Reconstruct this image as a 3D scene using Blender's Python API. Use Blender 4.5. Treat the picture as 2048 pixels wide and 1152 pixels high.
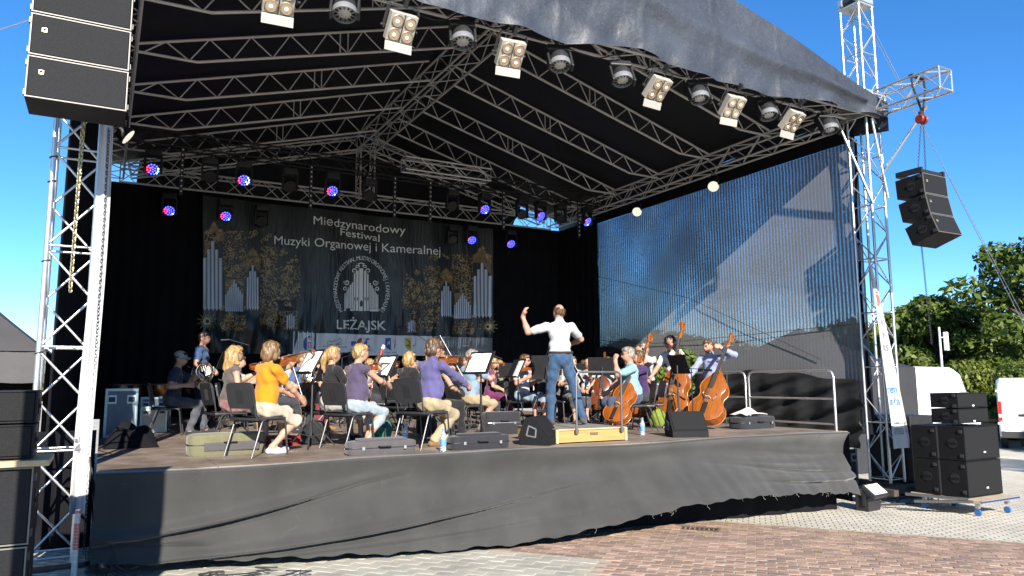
import bpy, bmesh, math, random
import numpy as np
from mathutils import Vector, Matrix
random.seed(7); RNG = np.random.default_rng(7)
SC = bpy.context.scene
for o in list(bpy.data.objects): bpy.data.objects.remove(o)
COL = SC.collection
R = math.radians
# ---------------------------------------------------------------- camera
YAW, PIT, ROL, EYE = R(29.0), R(7.25), R(0.3), 2.0
fw = Vector((math.sin(YAW)*math.cos(PIT), math.cos(YAW)*math.cos(PIT), math.sin(PIT)))
r0 = Vector((math.cos(YAW), -math.sin(YAW), 0)); u0 = r0.cross(fw)
rt = r0*math.cos(ROL) - u0*math.sin(ROL); upv = u0*math.cos(ROL) + r0*math.sin(ROL)
cam = bpy.data.cameras.new('camera'); co = bpy.data.objects.new('camera', cam); COL.objects.link(co)
cam.sensor_width = 36.0; cam.lens = 1470/2048*36.0; cam.clip_start = .05; cam.clip_end = 3000
M = Matrix((rt, upv, -fw)).transposed().to_4x4(); M.translation = (0, 0, EYE); co.matrix_world = M
SC.camera = co
# ---------------------------------------------------------------- sky, sun, exposure
SUN_AZ, SUN_EL = R(14.0), R(27.5)      # the light travels towards (sin az, cos az)
W = bpy.data.worlds.new('World'); SC.world = W; W.use_nodes = True
nt = W.node_tree; bg = nt.nodes['Background']
sky = nt.nodes.new('ShaderNodeTexSky'); sky.sky_type = 'NISHITA'; sky.sun_disc = False
sky.sun_elevation = SUN_EL; sky.sun_rotation = SUN_AZ + math.pi
sky.air_density = 1.0; sky.dust_density = 0.0; sky.ozone_density = 6.0; sky.altitude = 1500
hs = nt.nodes.new('ShaderNodeHueSaturation'); hs.inputs['Saturation'].default_value = 1.16; nt.links.new(sky.outputs[0], hs.inputs['Color']); nt.links.new(hs.outputs[0], bg.inputs[0]); bg.inputs[1].default_value = 0.095
sd = bpy.data.lights.new('sun', 'SUN'); sd.energy = 5.0; sd.angle = R(.5); sd.color = (1, .93, .82)
so = bpy.data.objects.new('sun', sd); COL.objects.link(so)
tr = Vector((math.sin(SUN_AZ)*math.cos(SUN_EL), math.cos(SUN_AZ)*math.cos(SUN_EL), -math.sin(SUN_EL)))
so.rotation_euler = tr.to_track_quat('-Z', 'Y').to_euler(); so.location = (0, -10, 20)
SC.view_settings.view_transform = 'Standard'; SC.view_settings.look = 'None'
SC.view_settings.exposure = 1.35; SC.view_settings.gamma = 1.0; SC.view_settings.use_curve_mapping = False
SC.render.engine = 'CYCLES'; SC.cycles.max_bounces = 6; SC.cycles.transparent_max_bounces = 12
SC.cycles.use_denoising = True

# ---------------------------------------------------------------- materials
MATS = {}
def pm(name, col, rough=.6, metal=0., var=.12, scale=6., bump=0., bscale=60., spec=.5, emit=None, es=0., stretch=None, sheen=0., trans=0., alpha=None):
    if name in MATS: return MATS[name]
    m = bpy.data.materials.new(name); m.use_nodes = True; MATS[name] = m
    n = m.node_tree; b = n.nodes['Principled BSDF']
    b.inputs['Roughness'].default_value = rough; b.inputs['Metallic'].default_value = metal
    b.inputs['Specular IOR Level'].default_value = spec
    if sheen: b.inputs['Sheen Weight'].default_value = sheen
    if trans: b.inputs['Transmission Weight'].default_value = trans
    if alpha is not None: b.inputs['Alpha'].default_value = alpha
    tc = n.nodes.new('ShaderNodeTexCoord'); src = tc.outputs['Object']
    if stretch:
        mp = n.nodes.new('ShaderNodeMapping'); mp.inputs['Scale'].default_value = stretch
        n.links.new(src, mp.inputs[0]); src = mp.outputs[0]
    if var:
        ns = n.nodes.new('ShaderNodeTexNoise'); ns.inputs['Scale'].default_value = scale; ns.inputs['Detail'].default_value = 5
        n.links.new(src, ns.inputs['Vector'])
        mx = n.nodes.new('ShaderNodeMix'); mx.data_type = 'RGBA'
        lo = [max(0, c*(1-2*var)) for c in col]; hi = [min(1, c*(1+2*var)) for c in col]
        mx.inputs[6].default_value = (*lo, 1); mx.inputs[7].default_value = (*hi, 1)
        n.links.new(ns.outputs[0], mx.inputs[0]); n.links.new(mx.outputs[2], b.inputs['Base Color'])
    else: b.inputs['Base Color'].default_value = (*col, 1)
    if bump:
        n2 = n.nodes.new('ShaderNodeTexNoise'); n2.inputs['Scale'].default_value = bscale; n2.inputs['Detail'].default_value = 4
        n.links.new(src, n2.inputs['Vector'])
        bp = n.nodes.new('ShaderNodeBump'); bp.inputs['Strength'].default_value = min(1, bump); bp.inputs['Distance'].default_value = .02 if bscale < 30 else .004
        n.links.new(n2.outputs[0], bp.inputs['Height']); n.links.new(bp.outputs[0], b.inputs['Normal'])
    if emit: b.inputs['Emission Color'].default_value = (*emit, 1); b.inputs['Emission Strength'].default_value = es
    return m
ALU = pm('aluminium', (.62, .62, .61), .38, .9, .12, 9, .15, 40)
ALUD = pm('dull_aluminium', (.62, .61, .60), .5, .15, .12, 5)
BLKM = pm('black_metal', (.012, .012, .013), .5, .0, .2, 8)
BLKP = pm('black_plastic', (.018, .018, .019), .45, 0, .2, 12, .2, 120)
BLKF = pm('black_fabric', (.006, .006, .008), .95, 0, .3, 3, .3, 12, spec=.15)
WHITE = pm('white_paint', (.8, .8, .78), .45, 0, .04, 4)
RUBBER = pm('rubber', (.02, .02, .02), .8, 0, .1, 20)
STEEL = pm('steel_tube', (.5, .5, .5), .35, .9, .1, 12)
DARKSTEEL = pm('dark_steel', (.05, .05, .053), .4, .4, .15, 12)

# ---------------------------------------------------------------- mesh helpers
def link(o): COL.objects.link(o); return o
def thing(name, label, cat, loc=(0, 0, 0), rotz=0., group=None):
    o = bpy.data.objects.new(name, None); link(o); o.empty_display_size = .1
    o.location = loc; o.rotation_euler = (0, 0, rotz); o['label'] = label; o['category'] = cat
    if group: o['group'] = group
    return o
def tag(o, label, cat, group=None):
    o['label'] = label; o['category'] = cat
    if group: o['group'] = group
    return o
def struct(o): o['kind'] = 'structure'; return o
def inv(p):
    m = Matrix.Translation(p.location) @ p.rotation_euler.to_matrix().to_4x4()
    q = p.parent
    if q is not None:
        m = (Matrix.Translation(q.location) @ q.rotation_euler.to_matrix().to_4x4()) @ m
    return m.inverted()
class MB:
    def __init__(s): s.v = []; s.f = []; s.m = []; s.mi = 0
    def add(s, vs, fs):
        b = len(s.v); s.v += [tuple(v) for v in vs]; s.f += [tuple(i+b for i in f) for f in fs]; s.m += [s.mi]*len(fs); return s
    def box(s, c, d, rot=None, tp=1.0):
        x, y, z = d[0]/2, d[1]/2, d[2]/2
        vs = [Vector((a*x*(tp if k > 0 else 1), b*y*(tp if k > 0 else 1), k*z)) for k in (-1, 1) for a, b in ((-1, -1), (1, -1), (1, 1), (-1, 1))]
        if rot is not None: vs = [rot @ v for v in vs]
        c = Vector(c)
        return s.add([v+c for v in vs], [(3, 2, 1, 0), (4, 5, 6, 7), (0, 1, 5, 4), (1, 2, 6, 5), (2, 3, 7, 6), (3, 0, 4, 7)])
    def bbox(s, c, d, r=.01, rot=None):          # box with chamfered edges
        bm = bmesh.new(); bmesh.ops.create_cube(bm, size=1)
        for v in bm.verts: v.co = Vector((v.co.x*d[0], v.co.y*d[1], v.co.z*d[2]))
        bmesh.ops.bevel(bm, geom=bm.edges[:], offset=r, segments=2, affect='EDGES', profile=.5)
        c = Vector(c); bm.verts.index_update()
        vs = [((rot @ v.co) if rot is not None else v.co)+c for v in bm.verts]; fs = [[v.index for v in f.verts] for f in bm.faces]
        bm.free(); return s.add(vs, fs)
    def cyl(s, a, b, r, r2=None, n=8, caps=True):
        a, b = Vector(a), Vector(b); r2 = r if r2 is None else r2
        q = (b-a).to_track_quat('Z', 'Y'); vs = []
        for p, rr in ((a, r), (b, r2)):
            for i in range(n): t = 2*math.pi*i/n; vs.append(p+q @ Vector((rr*math.cos(t), rr*math.sin(t), 0)))
        fs = [(i, (i+1) % n, n+(i+1) % n, n+i) for i in range(n)]
        if caps: fs += [tuple(range(n))[::-1], tuple(range(n, 2*n))]
        return s.add(vs, fs)
    def tube(s, path, r, n=6, closed=False):
        P = [Vector(p) for p in path]; k = len(P); vs = []
        rr = r if isinstance(r, (list, tuple)) else [r]*k
        up = None
        for i, p in enumerate(P):
            if closed: t = P[(i+1) % k]-P[i-1]
            else: t = P[min(i+1, k-1)]-P[max(i-1, 0)]
            t.normalize()
            if up is None: up = t.orthogonal().normalized()
            up = (up - t*up.dot(t)); up = up.normalized() if up.length > 1e-6 else t.orthogonal().normalized()
            w = t.cross(up)
            for j in range(n): a = 2*math.pi*j/n; vs.append(p+(up*math.cos(a)+w*math.sin(a))*rr[i])
        fs = []
        for i in range(k if closed else k-1):
            for j in range(n):
                a, b = i*n+j, i*n+(j+1) % n; c, d = ((i+1) % k)*n+(j+1) % n, ((i+1) % k)*n+j
                fs.append((a, b, c, d))
        if not closed: fs += [tuple(range(n))[::-1], tuple(range((k-1)*n, k*n))]
        return s.add(vs, fs)
    def ell(s, c, rad, nu=12, nv=8, rot=None):
        c = Vector(c); vs = [Vector((0, 0, rad[2]))]
        for i in range(1, nv):
            t = math.pi*i/nv
            for j in range(nu):
                a = 2*math.pi*j/nu; vs.append(Vector((rad[0]*math.sin(t)*math.cos(a), rad[1]*math.sin(t)*math.sin(a), rad[2]*math.cos(t))))
        vs.append(Vector((0, 0, -rad[2])))
        if rot is not None: vs = [rot @ v for v in vs]
        fs = [(0, 1+j, 1+(j+1) % nu) for j in range(nu)]
        for i in range(nv-2):
            for j in range(nu): a = 1+i*nu; fs.append((a+j, a+nu+j, a+nu+(j+1) % nu, a+(j+1) % nu))
        l = len(vs)-1; a = 1+(nv-2)*nu
        fs += [(l, a+(j+1) % nu, a+j) for j in range(nu)]
        return s.add([v+c for v in vs], fs)
    def lathe(s, prof, n=16, c=(0, 0, 0), rot=None):   # prof: (r, z)
        c = Vector(c); vs = []; k = len(prof)
        for r, z in prof:
            for j in range(n): a = 2*math.pi*j/n; v = Vector((r*math.cos(a), r*math.sin(a), z)); vs.append((rot @ v if rot is not None else v)+c)
        fs = [(i*n+j, i*n+(j+1) % n, (i+1)*n+(j+1) % n, (i+1)*n+j) for i in range(k-1) for j in range(n)]
        if prof[0][0] > 1e-6: fs.append(tuple(range(n))[::-1])
        if prof[-1][0] > 1e-6: fs.append(tuple(range((k-1)*n, k*n)))
        return s.add(vs, fs)
    def prism(s, poly, h, T=None):     # poly in xy, extruded along z by h
        n = len(poly); vs = [Vector((x, y, 0)) for x, y in poly]+[Vector((x, y, h)) for x, y in poly]
        if T is not None: vs = [T @ v for v in vs]
        return s.add(vs, [tuple(range(n))[::-1], tuple(range(n, 2*n))]+[(i, (i+1) % n, n+(i+1) % n, n+i) for i in range(n)])
    def grid(s, fn, nu, nv):
        vs = [fn(i/nu, j/nv) for j in range(nv+1) for i in range(nu+1)]
        return s.add(vs, [(j*(nu+1)+i, j*(nu+1)+i+1, (j+1)*(nu+1)+i+1, (j+1)*(nu+1)+i) for j in range(nv) for i in range(nu)])
    def mesh(s, name, mats, smooth=False):
        me = bpy.data.meshes.new(name); me.from_pydata(s.v, [], s.f)
        for m in (mats if isinstance(mats, (list, tuple)) else [mats]): me.materials.append(m)
        if any(s.m): me.polygons.foreach_set('material_index', s.m)
        if smooth: me.polygons.foreach_set('use_smooth', [True]*len(s.f))
        me.update(); return me
    def build(s, name, mats, parent=None, smooth=False, world=False, autosmooth=True):
        if world and parent is not None:
            iv = inv(parent); s.v = [tuple(iv @ Vector(v)) for v in s.v]
        me = s.mesh(name, mats, smooth)
        if smooth and autosmooth:
            try: me.set_sharp_from_angle(angle=R(40))
            except Exception: pass
        o = bpy.data.objects.new(name, me); link(o)
        if parent is not None: o.parent = parent
        return o
UNIT = {}
def rod(name, a, b, r, mat, parent, n=8):           # shared unit cylinder placed between two world points
    key = (mat.name, n)
    if key not in UNIT: UNIT[key] = MB().cyl((0, 0, 0), (0, 0, 1), 1, n=n).mesh('rod_'+mat.name, mat, True); UNIT[key].set_sharp_from_angle(angle=R(50))
    a, b = Vector(a), Vector(b); d = b-a
    o = bpy.data.objects.new(name, UNIT[key]); link(o); o.parent = parent
    m = Matrix.Translation(a) @ d.to_track_quat('Z', 'Y').to_matrix().to_4x4() @ Matrix.Diagonal((r, r, d.length, 1))
    o.matrix_basis = (inv(parent) @ m) if parent is not None else m
    return o
def copy_tree(o, parent=None):
    c = o.copy(); link(c); c.parent = parent
    for ch in list(o.children): copy_tree(ch, c)
    return c
def gz(x): return .27-.028*min(max(x, 0), 20)       # the plaza falls gently to the right
DECK = 1.2
# ================================================================ SETTING
def mat_ground():
    m = bpy.data.materials.new('plaza_setts'); m.use_nodes = True; n = m.node_tree; b = n.nodes['Principled BSDF']; b.inputs['Roughness'].default_value = .85
    tc = n.nodes.new('ShaderNodeTexCoord'); br = n.nodes.new('ShaderNodeTexBrick'); br.inputs['Scale'].default_value = 1
    br.inputs['Brick Width'].default_value = .15; br.inputs['Row Height'].default_value = .11; br.inputs['Mortar Size'].default_value = .009
    br.inputs['Color1'].default_value = (.72, .67, .56, 1); br.inputs['Color2'].default_value = (.60, .56, .47, 1); br.inputs['Mortar'].default_value = (.20, .18, .14, 1)
    mp = n.nodes.new('ShaderNodeMapping'); mp.inputs['Rotation'].default_value = (0, 0, R(47)); n.links.new(tc.outputs['Object'], mp.inputs[0]); n.links.new(mp.outputs[0], br.inputs['Vector'])
    ns = n.nodes.new('ShaderNodeTexNoise'); ns.inputs['Scale'].default_value = .8; ns.inputs['Detail'].default_value = 8; n.links.new(tc.outputs['Object'], ns.inputs['Vector'])
    mx = n.nodes.new('ShaderNodeMix'); mx.data_type = 'RGBA'; mx.blend_type = 'MULTIPLY'; mx.inputs[0].default_value = .5
    n.links.new(br.outputs[0], mx.inputs[6]); n.links.new(ns.outputs[0], mx.inputs[7]); n.links.new(mx.outputs[2], b.inputs['Base Color'])
    bp = n.nodes.new('ShaderNodeBump'); bp.inputs['Distance'].default_value = .01; bp.inputs['Strength'].default_value = .6; bp.invert = True
    n.links.new(br.outputs[1], bp.inputs['Height']); n.links.new(bp.outputs[0], b.inputs['Normal'])
    return m
def ground():
    xs = [-400, -60, -20, 0, 5, 10, 15, 20, 60, 600]; ys = [-300, -20, 0, 5, 10, 20, 40, 600]
    mb = MB(); nx = len(xs)
    mb.add([(x, y, gz(x)) for y in ys for x in xs], [(j*nx+i, j*nx+i+1, (j+1)*nx+i+1, (j+1)*nx+i) for j in range(len(ys)-1) for i in range(nx-1)])
    return struct(mb.build('ground', mat_ground()))
GROUND = ground()

# ---- stage deck: a grid of plywood panels on a frame
def stage():
    t = thing('stage_deck', 'raised stage floor of dark brown plywood panels under the orchestra', 'stage', (0, 7.7, 0))
    m = bpy.data.materials.new('phenolic_ply'); m.use_nodes = True; n = m.node_tree; b = n.nodes['Principled BSDF']; b.inputs['Roughness'].default_value = .55
    tc = n.nodes.new('ShaderNodeTexCoord'); ns = n.nodes.new('ShaderNodeTexNoise'); ns.inputs['Scale'].default_value = 2.2; ns.inputs['Detail'].default_value = 10; ns.inputs['Roughness'].default_value = .7
    oi = n.nodes.new('ShaderNodeObjectInfo')
    ad = n.nodes.new('ShaderNodeVectorMath'); ad.operation = 'ADD'; n.links.new(tc.outputs['Object'], ad.inputs[0]); n.links.new(oi.outputs['Location'], ad.inputs[1]); n.links.new(ad.outputs[0], ns.inputs['Vector'])
    cr = n.nodes.new('ShaderNodeValToRGB'); cr.color_ramp.elements[0].position = .35; cr.color_ramp.elements[0].color = (.10, .07, .05, 1); cr.color_ramp.elements[1].position = .72; cr.color_ramp.elements[1].color = (.27, .22, .18, 1)
    n.links.new(ns.outputs[0], cr.inputs[0]); n.links.new(cr.outputs[0], b.inputs['Base Color'])
    px, py = 1.03, 1.97; X0, X1, Y0, Y1 = .0, 10.3, 7.715, 19.6
    pan = MB().bbox((0, 0, 0), (px-.006, py-.006, .04), .003).mesh('panel', m)
    y = Y0
    while y < Y1-.1:
        x = X0
        while x < X1-.1:
            o = bpy.data.objects.new('panel', pan); link(o); o.parent = t; o.location = (x+px/2, y+py/2-7.7, DECK-.02)
            x += px
        y += py
    f = MB()
    for x in np.arange(X0+.1, X1, 1.0): f.box((x, (Y0+Y1)/2+.2, DECK-.1), (.06, Y1-Y0-.5, .11))
    f.build('frame', ALUD, t, world=True)
    for x in np.arange(X0+.1, X1, 2.0):
        for y in (Y0+.5, Y0+2.5): rod('leg', (x, y, gz(x)), (x, y, DECK-.16), .03, ALUD, t)
stage()

# ---- front skirt: a loose black cloth billowing forward and lifted at the right
def skirt():
    m = bpy.data.materials.new('skirt_cloth'); m.use_nodes = True; n = m.node_tree; b = n.nodes['Principled BSDF']
    b.inputs['Roughness'].default_value = .75; b.inputs['Sheen Weight'].default_value = .25; b.inputs['Sheen Roughness'].default_value = .5; b.inputs['Specular IOR Level'].default_value = .2
    tc = n.nodes.new('ShaderNodeTexCoord')
    w = n.nodes.new('ShaderNodeTexNoise'); w.inputs['Scale'].default_value = 2.2; w.inputs['Detail'].default_value = 8; n.links.new(tc.outputs['Object'], w.inputs['Vector'])
    cr = n.nodes.new('ShaderNodeValToRGB'); cr.color_ramp.elements[0].position = .3; cr.color_ramp.elements[0].color = (.027, .0265, .0255, 1); cr.color_ramp.elements[1].position = .8; cr.color_ramp.elements[1].color = (.043, .042, .040, 1)
    n.links.new(w.outputs[0], cr.inputs[0])
    # dusty smudges, more of them on the right
    s1 = n.nodes.new('ShaderNodeTexNoise'); s1.inputs['Scale'].default_value = 5; s1.inputs['Detail'].default_value = 12; s1.inputs['Roughness'].default_value = .8; s1.inputs['Distortion'].default_value = 1.5
    n.links.new(tc.outputs['Object'], s1.inputs['Vector'])
    c2 = n.nodes.new('ShaderNodeValToRGB'); c2.color_ramp.elements[0].position = .58; c2.color_ramp.elements[0].color = (0, 0, 0, 1); c2.color_ramp.elements[1].position = .8; c2.color_ramp.elements[1].color = (.7, .7, .7, 1)
    n.links.new(s1.outputs[0], c2.inputs[0])
    mx = n.nodes.new('ShaderNodeMix'); mx.data_type = 'RGBA'; n.links.new(c2.outputs[0], mx.inputs[0]); n.links.new(cr.outputs[0], mx.inputs[6]); mx.inputs[7].default_value = (.09, .085, .075, 1)
    n.links.new(mx.outputs[2], b.inputs['Base Color'])
    wv = n.nodes.new('ShaderNodeTexNoise'); wv.inputs['Scale'].default_value = 350; n.links.new(tc.outputs['Object'], wv.inputs['Vector'])
    bp = n.nodes.new('ShaderNodeBump'); bp.inputs['Strength'].default_value = .15; bp.inputs['Distance'].default_value = .002; n.links.new(wv.outputs[0], bp.inputs['Height']); n.links.new(bp.outputs[0], b.inputs['Normal'])
    XL, XR = .0, 10.26
    def ztop(x): return DECK+.005-.02*max(0, math.sin(x*1.3)) if x < 9.6 else DECK-.02*(x-9.6)
    def bot(x):        # bottom of the cloth: height above ground, forward offset
        h = np.interp(x, [-.2, 0, 3.3, 4.2, 5.2, 6.5, 7.5, 9.0, 10.0, 10.6], [.14, .14, .05, .07, .19, .37, .42, .38, .31, .22])
        f = np.interp(x, [-.2, 0, 1.0, 3.3, 5.2, 7, 9, 10.6], [.0, -.05, .05, .25, .42, .50, .34, .05])
        return h, f
    # long tension folds running up to the right: (x0,z0,x1,z1,depth)
    folds = [(-.1, .55, 2.5, .95, .08), (.4, .36, 5.0, .74, .09), (-.1, .66, .9, .5, .03), (1.0, .34, 6.2, .62, .018), (4.6, .3, 6.4, .42, .02),
             (7.6, .93, 9.8, .80, .03), (7.7, .87, 10.3, .62, .055), (8.2, .62, 10.5, .50, .06), (8.6, .98, 10.2, .88, .02), (6.2, .52, 7.6, .54, .015), (6.4, .45, 7.4, .46, .012), (9.4, .45, 10.5, .52, .03)]
    def P(u, v):
        x = XL+(XR-XL)*u; h, f = bot(x); zb = gz(x)+h+.012*math.sin(x*9)+.008*math.sin(x*23); zt = ztop(x)
        if v < .04:      # lies over the deck edge
            return Vector((x, 7.75-.11*(v/.04), zt+.006-.004*(v/.04)))
        s = (v-.04)/.96
        z = zt+(zb-zt)*s
        y = 7.64-f*s**1.35+np.interp(x, [0, 1.2, 4.5, 10.5], [0, .03, .21, .20])*(1-max(0, 1-s/.36)**2)*(1 if s < .36 else max(0, 1-(s-.36)/.64)**1.5)
        for x0, z0, x1, z1, d in folds:
            t = ((x-x0)*(x1-x0)+(z-z0)*(z1-z0))/((x1-x0)**2+(z1-z0)**2)
            if -.25 < t < 1.2:
                zz = z0+(z1-z0)*t-.16*math.sin(max(0, min(1, t))*math.pi)*(x1-x0)*.12; e = z-zz
                fade = max(0, 1-abs(t-.45)/.75)
                y -= d*fade*math.exp(-((e-.04)/.045)**2); y += d*1.1*fade*math.exp(-((e+.015)/.02)**2)
        y += .012*math.sin(x*2.1+z*3)+.006*math.sin(x*5.3-z*7)
        return Vector((x, y, z))
    o = MB().grid(P, 420, 60).build('stage_skirt', m, smooth=True, autosmooth=False)
    tag(o, 'loose black cloth skirt hanging along the front of the stage', 'skirt')
    # the frayed threads at its lower hem
    th = MB(); rr = random.Random(3)
    for i in range(20):
        u = rr.uniform(.45, .98); p = P(u, 1.0); L = rr.uniform(.015, .06)
        th.tube([p, p+Vector((rr.uniform(-.02, .02), -.005, -L*.5)), p+Vector((rr.uniform(-.04, .04), -.01, -L))], .0011, 3)
    th.build('loose_thread', pm('thread', (.5, .48, .42), .8), o)['kind'] = 'stuff'
    # added black sheet that stands in for the shade under the lifted hem
    MB().grid(lambda u, v: Vector((3.2+7.0*u, 7.93+.03*math.sin(u*60), DECK-.06+(gz(3.2+7*u)-DECK+.06)*v)), 90, 4).build('hem_shade_sheet', BLKF, o, smooth=True)
    # side return on the right
    s = MB().grid(lambda u, v: Vector((10.24+.06*math.sin(u*9)+.05*u, 7.66+2.2*u, DECK-.03+(gz(11)+.2-DECK)*v)), 20, 6).build('side_return', BLKF, o, smooth=True)
    s = MB().grid(lambda u, v: Vector((-.04, 7.72+3*u, DECK-.03+(gz(0)+.05-DECK)*v)), 10, 6).build('side_return', BLKF, o, smooth=True); MB().grid(lambda u, v: Vector((-.62+.6*u, 9.32+.02*math.sin(u*20), DECK+.3+(gz(0)-DECK-.3)*v)), 12, 6).build('wing_return', BLKF, o, smooth=True)
skirt()

# ================================================================ ROOF
XC, ZR, ZE = 6.1, 8.87, 7.22; YR = [8.65, 10.46, 12.27, 14.08, 15.89, 17.7, 19.5]
def flat_truss(t, up, lo, n, r=.025, rb=.012, mat=ALUD):
    for ch in (up, lo):
        for a, b in zip(ch[:-1], ch[1:]): rod('chord', a, b, r, mat, t)
    def at(ch, s):
        L = [(Vector(b)-Vector(a)).length for a, b in zip(ch[:-1], ch[1:])]; tot = sum(L); d = s*tot
        for (a, b), l in zip(zip(ch[:-1], ch[1:]), L):
            if d <= l+1e-6: return Vector(a).lerp(Vector(b), min(1, d/l))
            d -= l
        return Vector(ch[-1])
    for i in range(n):
        s0 = .02+.96*i/n; s1 = .02+.96*(i+1)/n
        rod('brace', at(up if i % 2 else lo, s0), at(lo if i % 2 else up, s1), rb, mat, t, 6)
def box_truss(t, a, b, w, h, n, r=.025, rb=.011, mat=ALUD, faces=(0, 1, 2, 3), side=None):
    a, b = Vector(a), Vector(b); d = (b-a).normalized()
    up = Vector((0, 0, 1)) if abs(d.z) < .9 else Vector((0, 1, 0))
    s = d.cross(up).normalized() if side is None else Vector(side); up = s.cross(d).normalized()
    c = [s*w/2+up*h/2, s*w/2-up*h/2, -s*w/2-up*h/2, -s*w/2+up*h/2]
    for k in c: rod('chord', a+k, b+k, r, mat, t)
    for fi in faces:
        p, q = c[fi], c[(fi+1) % 4]
        for i in range(n):
            A = a.lerp(b, (i+.02)/n); B = a.lerp(b, (i+.98)/n)
            if (i+fi) % 2: rod('brace', A+p, B+q, rb, mat, t, 6)
            else: rod('brace', A+q, B+p, rb, mat, t, 6)
    for e in (a, b):
        for fi in range(4): rod('end_bar', e+c[fi], e+c[(fi+1) % 4], rb*1.3, mat, t, 6)
ORD = ['front', 'second', 'third', 'fourth', 'fifth', 'sixth', 'back']
for k in range(1, 6):
    Y = YR[k]
    for sgn, sd_ in ((-1, 'left'), (1, 'right')):
        xe = XC+sgn*5.95; xk = XC+sgn*5.05; xr = XC+sgn*.32
        t = thing('rafter_truss', f'{ORD[k]} grey ladder rafter counted from the front, {sd_} slope of the stage roof', 'truss', (xe, Y, ZE), 0, 'rafters under the stage roof')
        flat_truss(t, [(xe, Y, ZE), (xr, Y, ZR)], [(xe, Y, ZE-.12), (xk, Y, 7.11), (xr-sgn*.06, Y, ZR-.42)], 17)
        for o_ in (0, .14): rod('splice_bar', (XC+sgn*(2.75-o_), Y, ZE+(ZR-ZE)*(3.2+o_)/5.63-.03), (XC+sgn*(2.75-o_), Y, ZE+(ZR-ZE)*(3.2+o_)/5.63-.42), .012, ALUD, t, 6)
def tr1(name, label, a, b, w, h, n, mat=ALUD, r=.025, rb=.011, **k):
    t = thing(name, label, 'truss', a); box_truss(t, a, b, w, h, n, r, rb, mat, **k); return t
tr1('ridge_truss', 'long lattice ridge truss under the peak of the roof', (XC, 8.9, 8.62), (XC, 19.4, 8.62), .5, .4, 22)
tr1('eave_truss', 'lattice eave truss along the top of the mesh side wall', (12.2, 8.95, 7.02), (12.2, 19.4, 7.02), .34, .36, 24)
tr1('eave_truss', 'left lattice eave truss running back from the left tower', (0, 8.95, 7.02), (0, 19.4, 7.02), .34, .36, 24)
tr1('front_truss', 'straight lattice truss carrying the row of front lights', (-.1, 8.65, 7.18), (12.3, 8.65, 7.18), .36, .36, 28)
tr1('back_truss', 'lattice truss above the festival banner at the back', (.1, 19.5, 6.95), (12.1, 19.5, 6.95), .4, .42, 26)
tr1('lighting_truss', 'black truss carrying the moving heads in front of the back truss', (.2, 16.5, 7.05), (12.0, 16.5, 7.05), .3, .3, 26, BLKM, .022, .01)
tr1('hanging_truss', 'short bare silver truss hung right of the ridge post', (5.95, 16.0, 7.12), (8.2, 16.0, 7.12), .3, .3, 6, ALU)
for sgn, sd_ in ((-1, 'left'), (1, 'right')):
    tr1('gable_truss', f'{sd_} sloping lattice truss of the back gable', (XC+sgn*5.8, 19.45, 7.1), (XC+sgn*.2, 19.45, 8.6), .34, .36, 14)
tr1('gable_post', 'upright lattice post standing under the ridge at the back', (XC, 19.4, 7.1), (XC, 19.4, 8.5), .4, .4, 4)
# tarpaulin roof
def mat_tarp():
    m = bpy.data.materials.new('roof_tarpaulin'); m.use_nodes = True; n = m.node_tree; b = n.nodes['Principled BSDF']; b.inputs['Roughness'].default_value = .5; b.inputs['Specular IOR Level'].default_value = .4
    tc = n.nodes.new('ShaderNodeTexCoord'); a = n.nodes.new('ShaderNodeTexNoise'); a.inputs['Scale'].default_value = 1.2; a.inputs['Detail'].default_value = 10; n.links.new(tc.outputs['Object'], a.inputs['Vector'])
    s = n.nodes.new('ShaderNodeTexNoise'); s.inputs['Scale'].default_value = 26; s.inputs['Detail'].default_value = 12; s.inputs['Roughness'].default_value = .85; s.inputs['Distortion'].default_value = 2.5; n.links.new(tc.outputs['Object'], s.inputs['Vector'])
    c = n.nodes.new('ShaderNodeValToRGB'); c.color_ramp.elements[0].position = .5; c.color_ramp.elements[0].color = (0, 0, 0, 1); c.color_ramp.elements[1].position = .74; c.color_ramp.elements[1].color = (1, 1, 1, 1); n.links.new(s.outputs[0], c.inputs[0])
    c0 = n.nodes.new('ShaderNodeValToRGB'); c0.color_ramp.elements[0].position = .3; c0.color_ramp.elements[0].color = (.016, .019, .027, 1); c0.color_ramp.elements[1].position = .75; c0.color_ramp.elements[1].color = (.040, .047, .062, 1); n.links.new(a.outputs[0], c0.inputs[0])
    mx = n.nodes.new('ShaderNodeMix'); mx.data_type = 'RGBA'; n.links.new(c.outputs[0], mx.inputs[0]); n.links.new(c0.outputs[0], mx.inputs[6]); mx.inputs[7].default_value = (.13, .14, .155, 1); n.links.new(mx.outputs[2], b.inputs['Base Color'])
    n2 = n.nodes.new('ShaderNodeTexNoise'); n2.inputs['Scale'].default_value = 5; n2.inputs['Detail'].default_value = 6; n.links.new(tc.outputs['Object'], n2.inputs['Vector'])
    bp = n.nodes.new('ShaderNodeBump'); bp.inputs['Strength'].default_value = .5; bp.inputs['Distance'].default_value = .05; n.links.new(n2.outputs[0], bp.inputs['Height']); n.links.new(bp.outputs[0], b.inputs['Normal'])
    return m
TARP = mat_tarp()
LINER = pm('black_liner', (.008, .009, .014), .6, 0, .25, 1.5, .4, 3, spec=.3)
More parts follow.
